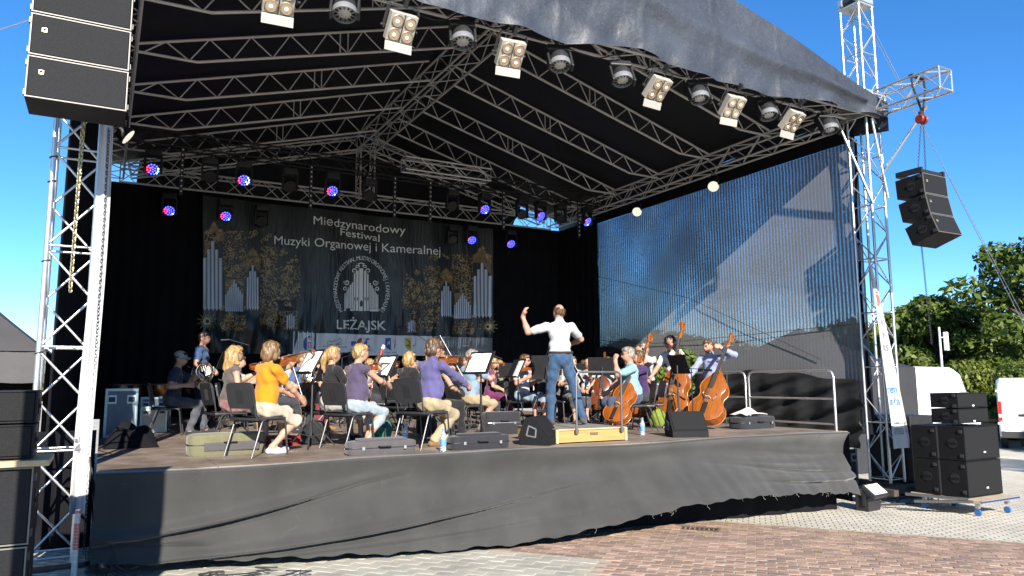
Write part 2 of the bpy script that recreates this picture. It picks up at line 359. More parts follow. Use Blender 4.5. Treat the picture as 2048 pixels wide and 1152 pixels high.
def roof():
    t = thing('stage_roof', 'dark tarpaulin roof with a scuffed grey front valance over the stage', 'roof', (XC, 8.2, 7))
    def slope(sgn, dz, z_extra=0):
        def P(u, v):
            x = XC+sgn*(0+6.55*u); y = 8.28+(19.75-8.28)*v
            z = ZR+.10-(ZR-ZE)*u*6.55/5.95+dz-.03*math.sin(v*math.pi*6)**2
            return Vector((x, y, z))
        return P
    for sgn, nm in ((-1, 'left'), (1, 'right')):
        MB().grid(slope(sgn, 0), 24, 40).build('tarpaulin', LINER, t, True, True)
        MB().grid(slope(sgn, .05), 8, 12).build('outer_sheet', TARP, t, True, True)
        # side flap hanging from the eave
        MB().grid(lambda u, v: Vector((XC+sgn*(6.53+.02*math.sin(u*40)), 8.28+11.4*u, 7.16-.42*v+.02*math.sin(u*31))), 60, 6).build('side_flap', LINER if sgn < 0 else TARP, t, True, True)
    # gable valance at the front: full triangle plus a wrinkled lower hem
    def V(u, v):
        x = XC+6.62*(2*u-1); top = ZR+.17-(ZR-ZE)*abs(x-XC)/5.95
        seam = abs(((u*9) % 1)-.5)
        bot = 6.93-.17*math.sin(((x-2.2)/4.6*math.pi) % math.pi)*(1 if 2.2 < x < 11.4 else .3)+.03*math.sin(x*3.1)
        z = top+(bot-top)*v
        y = 8.25-.02*math.sin(x*2)-.10*math.exp(-((v-.55)/.12)**2)*(1 if abs(x-XC) < 6 else 0)+.05*math.sin(x*4.0+z*9)*max(0, v-.55)+.025*math.sin(x*11-z*6)*max(0, v-.5)
        if v > .72: y += .03*math.sin(x*6+1)*(v-.72)/.28
        y -= .012*math.exp(-((seam-.5)/.03)**2)
        return Vector((x, y, z))
    MB().grid(V, 300, 46).build('front_valance', TARP, t, True, True)
    # corner cheek
    for sgn in (-1, 1):
        MB().grid(lambda u, v: Vector((XC+sgn*6.62+.02*u, 8.25+.75*u, 7.25-.6*v+.12*u*v)), 8, 8).build('corner_cheek', TARP, t, True, True)
    # back gable lining, leaving the two top corners of the back open
    MB().add([(.45, 19.72, 6.7), (10.9, 19.72, 6.7), (XC+5.2, 19.72, 7.55), (XC, 19.72, 8.95), (XC-5.6, 19.72, 7.45)], [(0, 1, 2, 3, 4)]).build('back_lining', LINER, t, False, True)
roof()

# ================================================================ DRAPES AND MESH WALL
def drape(name, label, a, b, z0, z1, amp=.04, wl=.28, mat=BLKF, cat='curtain'):
    a, b = Vector((*a, 0)), Vector((*b, 0)); d = b-a; nrm = Vector((d.y, -d.x, 0)).normalized(); L = d.length; n = int(L/wl*8)
    def P(u, v):
        p = a+d*u+nrm*(amp*math.sin(u*L/wl*2*math.pi+1.5*math.sin(u*L*1.7))*(.4+.6*v)); return Vector((p.x, p.y, z1+(z0-z1)*v))
    o = MB().grid(P, n, 6).build(name, mat, None, True, autosmooth=False); return tag(o, label, cat)
drape('back_curtain', 'black curtain closing the back of the stage behind the banner', (-.3, 19.35), (12.7, 19.35), DECK, 6.74)
drape('side_curtain', 'black curtain closing the gap between mesh wall and back curtain', (12.38, 19.45), (12.38, 17.2), DECK-.2, 6.7)
drape('wing_curtain', 'black curtain along the left side of the stage behind the tower', (-.47, 9.3), (-.18, 19.4), DECK-.2, 6.7)
def scrim():
    m = bpy.data.materials.new('shade_net'); m.use_nodes = True; n = m.node_tree; b = n.nodes['Principled BSDF']; out = n.nodes['Material Output']
    b.inputs['Base Color'].default_value = (.155, .155, .16, 1); b.inputs['Roughness'].default_value = .8
    tc = n.nodes.new('ShaderNodeTexCoord'); sp = n.nodes.new('ShaderNodeSeparateXYZ'); n.links.new(tc.outputs['Object'], sp.inputs[0])
    def math_(op, *a):
        q = n.nodes.new('ShaderNodeMath'); q.operation = op
        for i, v in enumerate(a):
            if isinstance(v, (int, float)): q.inputs[i].default_value = v
            else: n.links.new(v, q.inputs[i])
        return q.outputs[0]
    wob = n.nodes.new('ShaderNodeTexNoise'); wob.inputs['Scale'].default_value = .7; n.links.new(tc.outputs['Object'], wob.inputs['Vector'])
    yy = math_('ADD', sp.outputs[1], math_('MULTIPLY', wob.outputs[0], .02))
    s = math_('SINE', math_('MULTIPLY', yy, 2*math.pi/.085))
    nz = n.nodes.new('ShaderNodeTexNoise'); nz.inputs['Scale'].default_value = 55; nz.inputs['Detail'].default_value = 3; n.links.new(tc.outputs['Object'], nz.inputs['Vector'])
    nb = n.nodes.new('ShaderNodeTexNoise'); nb.inputs['Scale'].default_value = .55; nb.inputs['Detail'].default_value = 5; n.links.new(tc.outputs['Object'], nb.inputs['Vector'])
    cov = math_('ADD', .90, math_('MULTIPLY', s, .17)); cov = math_('ADD', cov, math_('MULTIPLY', math_('SUBTRACT', nz.outputs[0], .5), .75)); cov = math_('ADD', cov, math_('MULTIPLY', math_('SUBTRACT', nb.outputs[0], .5), .55))
    ga = n.nodes.new('ShaderNodeMapRange'); ga.inputs[1].default_value = 4.3; ga.inputs[2].default_value = 2.6; n.links.new(sp.outputs[2], ga.inputs[0])
    gb = n.nodes.new('ShaderNodeMapRange'); gb.inputs[1].default_value = 11.5; gb.inputs[2].default_value = 15.0; n.links.new(sp.outputs[1], gb.inputs[0])
    cov = math_('ADD', cov, math_('MULTIPLY', math_('MULTIPLY', ga.outputs[0], gb.outputs[0]), .25))
    cl = n.nodes.new('ShaderNodeClamp'); cl.inputs[1].default_value = .60; cl.inputs[2].default_value = .985; n.links.new(cov, cl.inputs[0])
    tp = n.nodes.new('ShaderNodeBsdfTransparent'); mx = n.nodes.new('ShaderNodeMixShader'); n.links.new(cl.outputs[0], mx.inputs[0]); n.links.new(tp.outputs[0], mx.inputs[1]); n.links.new(b.outputs[0], mx.inputs[2]); n.links.new(mx.outputs[0], out.inputs[0])
    rr = random.Random(5); wr = [(rr.uniform(8.6, 17), rr.uniform(3, 6.5), rr.uniform(-.25, .25), rr.uniform(.003, .008)) for _ in range(16)]
    def P(u, v):
        y = 8.75+(17.3-8.75)*u; zb = float(np.interp(y, [8.7, 11.9, 12.7, 13.6, 14.1, 14.6, 15.3, 17.3], [1.0, 1.0, 2.2, 2.75, 2.85, 2.7, 2.3, 1.4]))
        z = 6.58+(zb-6.58)*v; x = 12.45+.015*math.sin(y*1.0+z*.6)
        for y0, z0, sl, d in wr: x += d*math.exp(-((z-z0-sl*(y-y0))/.10)**2)*math.exp(-((y-y0)/2.5)**2)
        return Vector((x, y, z))
    o = MB().grid(P, 120, 70).build('mesh_wall', m, None, True, autosmooth=False)
    tag(o, 'tall see-through mesh side wall with fine vertical stripes at the right', 'mesh wall')
    # header band and hem
    MB().grid(lambda u, v: Vector((12.40, 8.75+8.55*u, 6.92-.36*v)), 30, 2).build('header_band', BLKF, o)
    MB().grid(lambda u, v: Vector((12.42+.02*math.sin(v*20), 8.72+.06*u+.35*v*(1-v), 6.58+(1.0-6.58)*v)), 2, 30).build('edge_band', BLKF, o)
    # ropes over it
    for pts in ([(17.2, 3.15), (15.0, 2.95), (12.3, 2.98), (10.4, 3.02), (8.7, 3.05)], [(17.2, 5.0), (13.5, 4.0), (9.8, 2.4)]):
        MB().tube([(12.40, y, z) for y, z in pts], .006, 5).build('rope', RUBBER, o)
    # gathered lower drape: heavy dark cloth with slanting folds
    def Q(u, v):
        y = 8.9+(17.3-8.9)*u
        zt = float(np.interp(y, [8.9, 10, 11.5, 12.5, 13.1, 13.8, 14.5, 15.0, 16, 17.3], [1.95, 2.1, 2.2, 2.15, 1.75, 1.55, 1.75, 2.6, 2.85, 3.0]))+.03*math.sin(y*5)
        z = zt+(.75-zt)*v; f = min(1, v*4)
        x = 12.33-.10*v+f*(.05*math.sin((z+.22*y)*15)+.035*math.sin((z+.3*y)*27+1)+.02*math.sin(y*9))
        return Vector((x, y, z))
    q = MB().grid(Q, 160, 60).build('lower_drape', pm('dark_drape', (.02, .02, .021), .6, 0, .3, 3, .3, 14, spec=.35), None, True, autosmooth=False)
    tag(q, 'gathered dark cloth in slanting folds below the mesh side wall', 'cloth')
scrim()

# ================================================================ TOWERS
def tower(x, y, ztop, label, zb):
    t = thing('tower', label, 'tower', (x, y, zb)); w = .2
    C_ = [(-w, -w), (w, -w), (w, w), (-w, w)]
    for a, b in C_: rod('leg', (x+a, y+b, zb), (x+a, y+b, ztop), .026, ALU, t, 12)
    p = .5; n = int((ztop-zb)/p)
    for f in range(4):
        (a0, b0), (a1, b1) = C_[f], C_[(f+1) % 4]
        for i in range(n):
            z0 = zb+.06+i*p; z1 = z0+p-.04; fl = (i+f) % 2
            A = (x+(a1 if fl else a0), y+(b1 if fl else b0), z0); B = (x+(a0 if fl else a1), y+(b0 if fl else b1), z1)
            rod('brace', A, B, .012, ALU, t, 8)
            if i % 2 == 0: rod('rung', (x+a0, y+b0, z0), (x+a1, y+b1, z0), .012, ALU, t, 8)
    return t
TL = tower(-.35, 8.65, 9.2, 'left aluminium lattice tower with a white banner and chain', .3)
TRr = tower(12.55, 8.65, 9.25, 'right aluminium lattice tower with a pulley head', .17)
def tower_head(t, x, y, z):
    for s_ in (-.17, .17): MB().box((x, y+s_, z+.1), (.5, .08, .12)).build('head_beam', pm('zinc', (.55, .57, .55), .45, .8), t, world=True)
    m = MB(); m.box((x, y, z-.02), (.46, .46, .03)); m.build('head_plate', MATS['zinc'], t, world=True)
    m = MB(); m.cyl((x-.12, y-.1, z+.12), (x-.12, y+.1, z+.12), .1, n=14); m.build('pulley', DARKSTEEL, t, world=True)
tower_head(TRr, 12.55, 8.65, 9.25); tower_head(TL, -.35, 8.65, 9.2)
def sleeve(t, x, y):
    m = MB()
    for s in (-1, 1):
        m.box((x+s*.28, y, 7.18), (.03, .58, .52)); m.box((x, y+s*.28, 7.18), (.53, .03, .52))
    m.build('sleeve_block', MATS['zinc'], t, world=True)
sleeve(TRr, 12.55, 8.65); sleeve(TL, -.35, 8.65)
for x, lab in ((12.58, 'right'), (-.33, 'left')):
    t = tr1('outrigger', f'short lattice outrigger holding the {lab} hanging loudspeakers', (x, 8.3, 7.2), (x, 7.05, 7.2), .36, .38, 4, ALU, .026, .012)
    s = MB()
    for d in (-.18, .18): s.tube([(x+d, 7.55, 7.42), (x+d*1.05, 7.53, 7.2), (x, 7.5, 6.72)], .02, 6)
    s.box((x, 7.55, 7.42), (.4, .08, .03)); s.build('sling', RUBBER, t, world=True)
# diagonal stays of the right corner
t = thing('corner_stay', 'pair of diagonal tube stays clamped to the right tower', 'tube', (12.3, 8.4, 5.4))
rod('tube', (11.9, 8.75, 6.9), (12.35, 8.42, 5.25), .026, ALU, t); rod('tube', (12.45, 8.4, 6.9), (12.78, 8.4, 5.4), .026, ALU, t); rod('tube', (12.9, 7.6, 6.95), (12.75, 8.45, 5.9), .024, ALU, t)
# guy wires
for i, (a, b, l) in enumerate((((12.78, 8.65, 9.15), (26.5, 11.5, .2), 'thin steel guy wire running from the right tower head down to the right'), ((12.78, 8.5, 8.9), (17.9, 7.6, 0), 'thin steel guy wire crossing the trees beside the right tower'), ((-.55, 8.7, 5.95), (-14, 16, .5), 'thin steel guy wire left of the left tower'))):
    tag(MB().cyl(a, b, .007, n=5).build('guy_wire', STEEL), l, 'wire', 'guy wires of the stage towers')
# small bird-like clamp + cable ties on the left tower
m = MB()
for z in (1.55, 2.3, 3.2, 4.0, 4.25, 5.1): m.tube([(-.55+.035*math.cos(a), 8.45+.035*math.sin(a), z+.01*math.cos(a)) for a in np.linspace(0, 6.2, 10)], .006, 4, True)
m.build('cable_tie', RUBBER, TL, world=True)
# ================================================================ PEOPLE
def sdf_mesh(prims, vox, k=95., noise=None, wr=None):
    P = np.array([[*p['lo'], *p['hi']] for p in prims]); lo = P[:, :3].min(0)-.035; hi = P[:, 3:].max(0)+.035
    n = np.ceil((hi-lo)/vox).astype(int)+1
    F = np.full(n, 1e-12, np.float32); best = np.full(n, 9., np.float32); lab = np.zeros(n, np.int16)
    ax = [lo[i]+vox*np.arange(n[i]) for i in range(3)]
    for p in prims:
        a = np.maximum(0, np.floor((np.array(p['lo'])-.05-lo)/vox).astype(int)); b = np.minimum(n, np.ceil((np.array(p['hi'])+.05-lo)/vox).astype(int)+1)
        sl = tuple(slice(a[i], b[i]) for i in range(3))
        X, Y, Z = np.meshgrid(*[ax[i][sl[i]] for i in range(3)], indexing='ij')
        if p['t'] == 'c':
            A = p['a']; d = p['b']-A; L2 = max(1e-9, float(d@d))
            t = np.clip(((X-A[0])*d[0]+(Y-A[1])*d[1]+(Z-A[2])*d[2])/L2, 0, 1)
            D = np.sqrt((X-A[0]-t*d[0])**2+(Y-A[1]-t*d[1])**2+(Z-A[2]-t*d[2])**2)-(p['r0']+(p['r1']-p['r0'])*t)
        else:
            c = p['c']; Rm = p['R']; q = [((X-c[0])*Rm[0, i]+(Y-c[1])*Rm[1, i]+(Z-c[2])*Rm[2, i])/p['r'][i] for i in range(3)]
            kk = np.sqrt(q[0]**2+q[1]**2+q[2]**2); k2 = np.sqrt(sum((q[i]/p['r'][i])**2 for i in range(3)))+1e-6
            D = kk*(kk-1)/k2
        F[sl] += np.exp(-k*np.clip(D, -.12, .2)); m = D < best[sl]
        bb = best[sl]; bb[m] = D[m]; ll = lab[sl]; ll[m] = p['m']
    f = -np.log(F)/k
    if noise is not None:
        X, Y, Z = np.meshgrid(*ax, indexing='ij'); f = f+noise(X, Y, Z)
    if wr:
        X, Y, Z = np.meshgrid(*ax, indexing='ij'); mk = np.isin(lab, wr[0])
        f = f+mk*wr[1]*(np.sin(Z*30+2.6*np.sin(X*13+wr[2])+Y*18)*np.sin(X*16-Z*11+Y*9+wr[2])+.35*np.sin(X*45+Z*30+2*np.sin(Y*22)))
    ins = f < 0; c = np.zeros(n-1, np.int8)
    for dx in (0, 1):
        for dy in (0, 1):
            for dz in (0, 1): c += ins[dx:n[0]-1+dx, dy:n[1]-1+dy, dz:n[2]-1+dz]
    act = (c > 0) & (c < 8); I, J, K = np.nonzero(act); idx = np.full(n-1, -1, np.int32); idx[I, J, K] = np.arange(len(I))
    acc = np.zeros((len(I), 3)); cnt = np.zeros(len(I)); cor = [(0, 0, 0), (1, 0, 0), (0, 1, 0), (1, 1, 0), (0, 0, 1), (1, 0, 1), (0, 1, 1), (1, 1, 1)]
    for e0, e1 in ((0, 1), (2, 3), (4, 5), (6, 7), (0, 2), (1, 3), (4, 6), (5, 7), (0, 4), (1, 5), (2, 6), (3, 7)):
        a, b = cor[e0], cor[e1]; fa = f[I+a[0], J+a[1], K+a[2]]; fb = f[I+b[0], J+b[1], K+b[2]]; m = (fa < 0) != (fb < 0)
        t = np.where(m, fa/np.where(m, fa-fb, 1), 0)
        for q in range(3): acc[:, q] += np.where(m, a[q]+(b[q]-a[q])*t, 0)
        cnt += m
    V = np.stack([I, J, K], 1)+acc/cnt[:, None]; V = lo+V*vox
    Q = []
    for axis in range(3):
        u, w = [(1, 2), (2, 0), (0, 1)][axis]
        s0 = [slice(None)]*3; s1 = [slice(None)]*3; s0[axis] = slice(0, -1); s1[axis] = slice(1, None)
        A, B = ins[tuple(s0)], ins[tuple(s1)]; E = np.argwhere(A != B)
        if not len(E): continue
        ok = (E[:, u] > 0) & (E[:, w] > 0) & (E[:, u] < n[u]-1) & (E[:, w] < n[w]-1); E = E[ok]; fl = A[tuple(E.T)]
        def g(du, dw):
            e = E.copy(); e[:, u] += du; e[:, w] += dw; return idx[e[:, 0], e[:, 1], e[:, 2]]
        q = np.stack([g(-1, -1), g(0, -1), g(0, 0), g(-1, 0)], 1); q[~fl] = q[~fl][:, ::-1]; Q.append(q)
    Q = np.concatenate(Q); L = lab[I, J, K]
    return V, Q, L[Q[:, 0]]
def np_mesh(name, V, Q, mi, mats):
    me = bpy.data.meshes.new(name); me.vertices.add(len(V)); me.vertices.foreach_set('co', V.astype(np.float32).ravel())
    me.loops.add(Q.size); me.loops.foreach_set('vertex_index', Q.astype(np.int32).ravel())
    me.polygons.add(len(Q)); me.polygons.foreach_set('loop_start', np.arange(0, Q.size, 4, dtype=np.int32))
    try: me.polygons.foreach_set('loop_total', np.full(len(Q), 4, np.int32))
    except Exception: pass
    for m in mats: me.materials.append(m)
    me.polygons.foreach_set('material_index', mi.astype(np.int32)); me.polygons.foreach_set('use_smooth', np.ones(len(Q), bool))
    me.update(calc_edges=True); me.validate(); return me
def cap(a, b, r0, r1, m):
    a, b = np.array(a, float), np.array(b, float); r = max(r0, r1)
    return dict(t='c', a=a, b=b, r0=r0, r1=r1, m=m, lo=np.minimum(a, b)-r, hi=np.maximum(a, b)+r)
def ellp(c, r, m, Rm=None):
    c = np.array(c, float); Rm = np.eye(3) if Rm is None else np.array(Rm); e = np.sqrt(((Rm*np.array(r))**2).sum(1))
    return dict(t='e', c=c, r=np.array(r, float), R=Rm, m=m, lo=c-e, hi=c+e)
def nv(v): v = np.array(v, float); return v/max(1e-9, np.linalg.norm(v))
def ik(S, T, a, b, pole):
    S, T = np.array(S, float), np.array(T, float); d = T-S; L = np.linalg.norm(d); L2 = min(L, (a+b)*.995); u = d/L; T = S+u*L2
    x = (a*a-b*b+L2*L2)/(2*L2); h = math.sqrt(max(0, a*a-x*x)); p = np.array(pole, float); p = nv(p-u*(p@u)); return S+u*x+p*h, T
def Rx(a): c, s = math.cos(a), math.sin(a); return np.array([[1, 0, 0], [0, c, -s], [0, s, c]])
def Ry(a): c, s = math.cos(a), math.sin(a); return np.array([[c, 0, s], [0, 1, 0], [-s, 0, c]])
def Rz(a): c, s = math.cos(a), math.sin(a); return np.array([[c, -s, 0], [s, c, 0], [0, 0, 1]])
SKIN = {k: pm('skin_'+k, c, .5, 0, .10, 12, .25, 30, spec=.35) for k, c in {'fair': (.36, .215, .145), 'tan': (.28, .155, .10), 'pink': (.36, .19, .135)}.items()}
EYEM = pm('eye_dark', (.02, .015, .012), .3); LIP = pm('lip', (.35, .12, .10), .5)
def cloth(name, col, var=.10, b=.9, bs=9):
    col = tuple(c*(.5 if max(col) > .12 else .8) for c in col); return pm('cloth_'+name, col, .85, 0, var, 14, b, bs, spec=.2, sheen=.15)
def hairm(name, col): return pm('hair_'+name, tuple(c*.55 for c in col), .45, 0, .45, 34, 1., 75, spec=.5, stretch=(1, 1, .18))
def person(label, x, y, az, sit=True, z=DECK, S=.95, lean=4, twist=0, roll=0, head=(0, 0, 0), hl=None, hr=None, fl=None, fr=None, pl=None, pr_=None,
           top=('c', 'short'), bot=('c', 'long'), shoe=None, sock=None, skin='fair', hair=('short', None), fem=False, fat=0., glasses=None, capm=None, vox=.010,
           hipz=None, curl=(.7, .7), hd_l=None, hd_r=None, spread=(0, 0), collar=False, beard=None, hn_l=None, hn_r=None):
    mats = [SKIN[skin], top[0], bot[0], shoe or cloth('shoe_dark', (.03, .03, .035), .1, .2), sock or SKIN[skin], EYEM, LIP, beard or SKIN[skin]]
    SK, TP, BT, SH, SO, EY, LI, BE = range(8)
    hz = hipz if hipz else (.54 if sit else .93); hip = np.array([0, 0, hz]); pr = []
    RT = Rz(R(-twist)) @ Ry(R(roll)) @ Rx(R(-lean)); sp = RT @ np.array([0, 0, 1.]); fx = RT @ np.array([1., 0, 0]); fy = RT @ np.array([0, 1., 0])
    w = .165 if fem else .19
    pr.append(ellp(hip+[0, -.01, .02], (.165+fat*.4, .125+fat*.4, .13), BT))
    pr.append(ellp(hip+sp*.10, (.158+fat, .118+fat, .12), TP, RT)); pr.append(ellp(hip+sp*.20+fy*(.01+fat*.5), (.15+fat, .112+fat*1.1, .15), TP, RT))
    pr.append(ellp(hip+sp*.37, (.158 if not fem else .145, .112, .17), TP, RT)); pr.append(ellp(hip+sp*.44-fy*.01, (w-.01, .088, .09), TP, RT))
    if fem:
        for s in (-1, 1): pr.append(ellp(hip+sp*.34+fx*s*.065+fy*.07, (.062, .055, .065), TP, RT))
    nb = hip+sp*.525; Sh = [nb-sp*.05+fx*w*s for s in (-1, 1)]
    for s in (0, 1): pr.append(cap(nb-sp*.02, Sh[s], .055, .055, TP))
    hy, hp, ht = head; RH = RT @ Rz(R(-hy)) @ Ry(R(ht)) @ Rx(R(-hp-lean*-.6)); hc = nb+sp*.03+RH @ np.array([0, .02, .145])
    H = lambda a: hc+RH @ np.array(a, float)
    pr.append(cap(nb-sp*.03, H((0, -.015, -.06)), .058 if not fem else .048, .052 if not fem else .045, SK))
    if collar: pr.append(cap(nb-sp*.01+fy*.0, nb+sp*.035, .07, .064, TP))
    pr += [ellp(H((0, 0, .012)), (.074, .093, .103), SK, RH), ellp(H((0, .032, -.055)), (.054, .058, .062), BE, RH), ellp(H((0, .05, -.015)), (.058, .05, .06), SK, RH), cap(H((0, .093, .008)), H((0, .112, -.026)), .010, .014, SK)]
    for s in (-1, 1):
        pr += [ellp(H((s*.077, -.008, -.012)), (.011, .022, .032), SK, RH), ellp(H((s*.031, .090, .012)), (.012, .008, .007), EY, RH)]
    pr.append(ellp(H((0, .092, -.062)), (.018, .006, .004), LI, RH))
    # arms
    tl = hl if hl is not None else (-.17, .30, hz+.12); tr_ = hr if hr is not None else (.17, .30, hz+.12)
    poles = [pl if pl is not None else (-.6, -.4, -.8), pr_ if pr_ is not None else (.6, -.4, -.8)]
    out = {}
    for s, T, pole, cu, hd, sprd, hn in ((0, tl, poles[0], curl[0], hd_l, spread[0], hn_l), (1, tr_, poles[1], curl[1], hd_r, spread[1], hn_r)):
        Sx = Sh[s]; E, Wr = ik(Sx, T, .285, .25, pole); sl = top[1]
        rr = 1.0 if not fem else .88
        pr += [cap(Sx, E, .050*rr, .040*rr, SK if sl != 'long' else TP), cap(E, E+(Wr-E)*.35, .040*rr, .042*rr, SK if sl != 'long' else TP), cap(E+(Wr-E)*.35, Wr, .042*rr, .027*rr, SK)]
        if sl == 'short': pr.append(cap(Sx, Sx+(E-Sx)*.62, .060, .064*rr, TP))
        elif sl == 'elbow': pr.append(cap(Sx, Sx+(E-Sx)*.95, .060, .060*rr, TP))
        elif sl == 'long': pr += [cap(Sx, E, .060, .052, TP), cap(E, E+(Wr-E)*.86, .052, .042, TP)]
        elif sl == 'none': pr.append(ellp(Sx, (.05, .055, .05), SK))
        fd = nv(hd) if hd is not None else nv(Wr-E); sd_ = (1 if s else -1)
        nn = nv(hn) if hn is not None else nv(np.cross(fd, [0, 0, 1])*(-sd_)+np.array([0, 0, -.3])); nn = nv(nn-fd*(nn@fd)); side = np.cross(fd, nn)*sd_   # side: towards the thumb
        pc = Wr+fd*.05; RM = np.stack([side, fd, nn], 1); pr.append(ellp(pc, (.040, .052, .017), SK, RM)); pr.append(cap(Wr, Wr+fd*.03, .026, .026, SK))
        for i, (o_, L) in enumerate(((.030, .072), (.010, .082), (-.010, .076), (-.029, .058))):
            b = Wr+fd*.088+side*o_; d1 = nv(fd*math.cos(cu*.7)+nn*math.sin(cu*.7)+side*(1.5-i)*.16*sprd); d2 = nv(fd*math.cos(cu*1.9)+nn*math.sin(cu*1.9)+side*(1.5-i)*.2*sprd)
            pr += [cap(b-fd*.01, b+d1*L*.5, .0105, .010, SK), cap(b+d1*L*.5, b+d1*L*.5+d2*L*.5, .010, .0085, SK)]
        tb = Wr+fd*.03+side*.030; td = nv(fd*.75+side*(.7+sprd*.5)+nn*.35); pr += [cap(tb, tb+td*.045, .013, .011, SK), cap(tb+td*.045, tb+td*.045+nv(td+nn*.5*cu)*.032, .011, .009, SK)]
        out['l' if s == 0 else 'r'] = (Wr+fd*.08+nn*.02)
    # legs
    fL = fl if fl is not None else ((-.13, .46, 0) if sit else (-.11, .03, 0)); fR = fr if fr is not None else ((.13, .46, 0) if sit else (.11, -.02, 0))
    for s, T in ((-1, fL), (1, fR)):
        J = hip+np.array([s*.088, 0, -.01]); toe = np.array(T[3:6]) if len(T) > 3 else np.array([s*.18, 1, 0]); toe = nv(toe); an = np.array(T[:3])+[0, 0, .085]
        Kn, an = ik(J, an, .43, .42, (s*.12, 1, .5) if sit else (s*.15, 1, .1)); bt = bot[1]
        lm = BT if bt in ('long',) else SK
        if bt != 'skirt':
            pr += [cap(J, J+(Kn-J)*.5, .092+fat*.3, .080, BT), cap(J+(Kn-J)*.5, Kn, .080, .064, BT)]
        else: pr += [cap(J, Kn, .095, .085, BT), cap(J*[.3, 1, 1], Kn*[.6, 1, 1], .10, .085, BT), cap(Kn, Kn+(an-Kn)*.3, .08, .09, BT)]
        if bt == 'long': pr += [cap(Kn, Kn+(an-Kn)*.4, .064, .062, BT), cap(Kn+(an-Kn)*.4, an+(Kn-an)*.04, .060, .056, BT)]
        elif bt == 'capri': pr += [cap(Kn, Kn+(an-Kn)*.5, .066, .062, BT), cap(Kn, an, .045, .034, SK), ellp(Kn+(an-Kn)*.33-nv(Kn-J)*.02, (.048, .048, .09), SK)]
        else:
            if bt == 'shorts': pr.append(cap(Kn, Kn+(an-Kn)*.05, .070, .070, BT))
            pr += [cap(Kn, an, .048, .034, SK), cap(Kn+(an-Kn)*.15-nv(Kn-J)*.015, Kn+(an-Kn)*.5-nv(Kn-J)*.012, .048, .042, SK)]
        dn = nv(np.array([0, 0, -1.])) if len(T) < 7 else nv(T[6]); hl_ = an+dn*.05-toe*.045
        pr += [cap(an, an+dn*.03, .036, .036, SO), cap(hl_, hl_+toe*.10+dn*.002, .034, .036, SH), cap(hl_+toe*.10, hl_+toe*.20-dn*-.008, .040, .030, SH)]
    V, Q, mi = sdf_mesh(pr, vox, wr=((TP, BT), .0085, random.uniform(0, 6)))
    t = thing('person', label, 'person', (x, y, z), R(-az)); t.scale = (S, S, S)
    b = bpy.data.objects.new('body', np_mesh('body', V, Q, mi, mats)); link(b); b.parent = t
    hs, hm = hair
    if hs != 'bald' and hm is not None:
        hp_ = []; K_ = 0
        if hs == 'balding': hp_ += [ellp(H((0, -.03, .0)), (.082, .078, .07), 0, RH), ellp(H((0, .01, .03)), (.079, .075, .05), 0, RH)]
        else: hp_.append(ellp(H((0, -.016, .03)), (.084, .097, .097), 0, RH))
        if hs in ('short', 'curly'): hp_ += [ellp(H((0, -.045, -.02)), (.075, .062, .075), 0, RH), ellp(H((0, .045, .085)), (.06, .05, .032), 0, RH)]
        if hs == 'curly': hp_ += [ellp(H((0, -.02, .045)), (.095, .105, .095), 0, RH), ellp(H((0, -.06, -.03)), (.085, .07, .08), 0, RH)]
        if hs in ('bob', 'long'):
            for s in (-1, 1): hp_.append(cap(H((s*.065, -.005, .03)), H((s*.078, .012, -.08 if hs == 'bob' else -.13)), .035, .032, 0))
            hp_ += [ellp(H((0, -.055, -.04)), (.085, .06, .11), 0, RH), ellp(H((0, .05, .08)), (.062, .05, .035), 0, RH)]
        if hs == 'long': hp_ += [cap(H((0, -.07, 0)), H((.0, -.09, -.2)), .065, .05, 0), cap(H((.05, -.06, -.05)), H((.06, -.06, -.21)), .045, .03, 0), cap(H((-.05, -.06, -.05)), H((-.06, -.06, -.21)), .045, .03, 0)]
        if hs == 'pony': hp_ += [ellp(H((0, .05, .08)), (.06, .05, .033), 0, RH), ellp(H((0, -.05, -.01)), (.072, .06, .07), 0, RH), cap(H((0, -.10, .02)), H((0, -.15, -.02)), .03, .04, 0), cap(H((0, -.15, -.02)), H((0, -.17, -.2)), .045, .022, 0), cap(H((0, -.15, -.05)), H((0.02, -.15, -.27)), .04, .012, 0)]
        if hs == 'bun': hp_ += [ellp(H((0, -.10, .03)), (.045, .04, .045), 0, RH), ellp(H((0, -.04, -.02)), (.075, .065, .075), 0, RH)]
        ph = random.uniform(0, 9); fa = .008 if hs != 'curly' else .012; fq = 70 if hs != 'curly' else 95
        V, Q, mi = sdf_mesh(hp_, .008 if vox < .012 else .011, 110, noise=lambda X, Y, Z: fa*np.sin(X*fq+ph+2*np.sin(Z*25))*np.sin(Y*fq*.9+ph)+fa*.5*np.sin(X*170+Z*20)*np.sin(Y*160))
        o = bpy.data.objects.new('hair', np_mesh('hair', V, Q, mi, [hm])); link(o); o.parent = t
        # loose strands lying over the hair and lifting off at its outline
        rg = np.random.default_rng(int(x*100)); ns_ = 260 if vox < .011 else 110; ix = rg.choice(len(V), ns_); p = V[ix]; nn_ = p-hc; nn_ /= np.linalg.norm(nn_, axis=1)[:, None]+1e-6
        dn_ = np.array([0, 0, -1.])+rg.normal(size=(ns_, 3))*(.45 if hs != 'curly' else 1.2); dn_ -= nn_*(dn_*nn_).sum(1)[:, None]; dn_ /= np.linalg.norm(dn_, axis=1)[:, None]+1e-6; sd2 = np.cross(nn_, dn_); Ls = (rg.uniform(.03, .085, ns_) if hs not in ('short', 'balding') else rg.uniform(.015, .04, ns_))[:, None]; VV = []
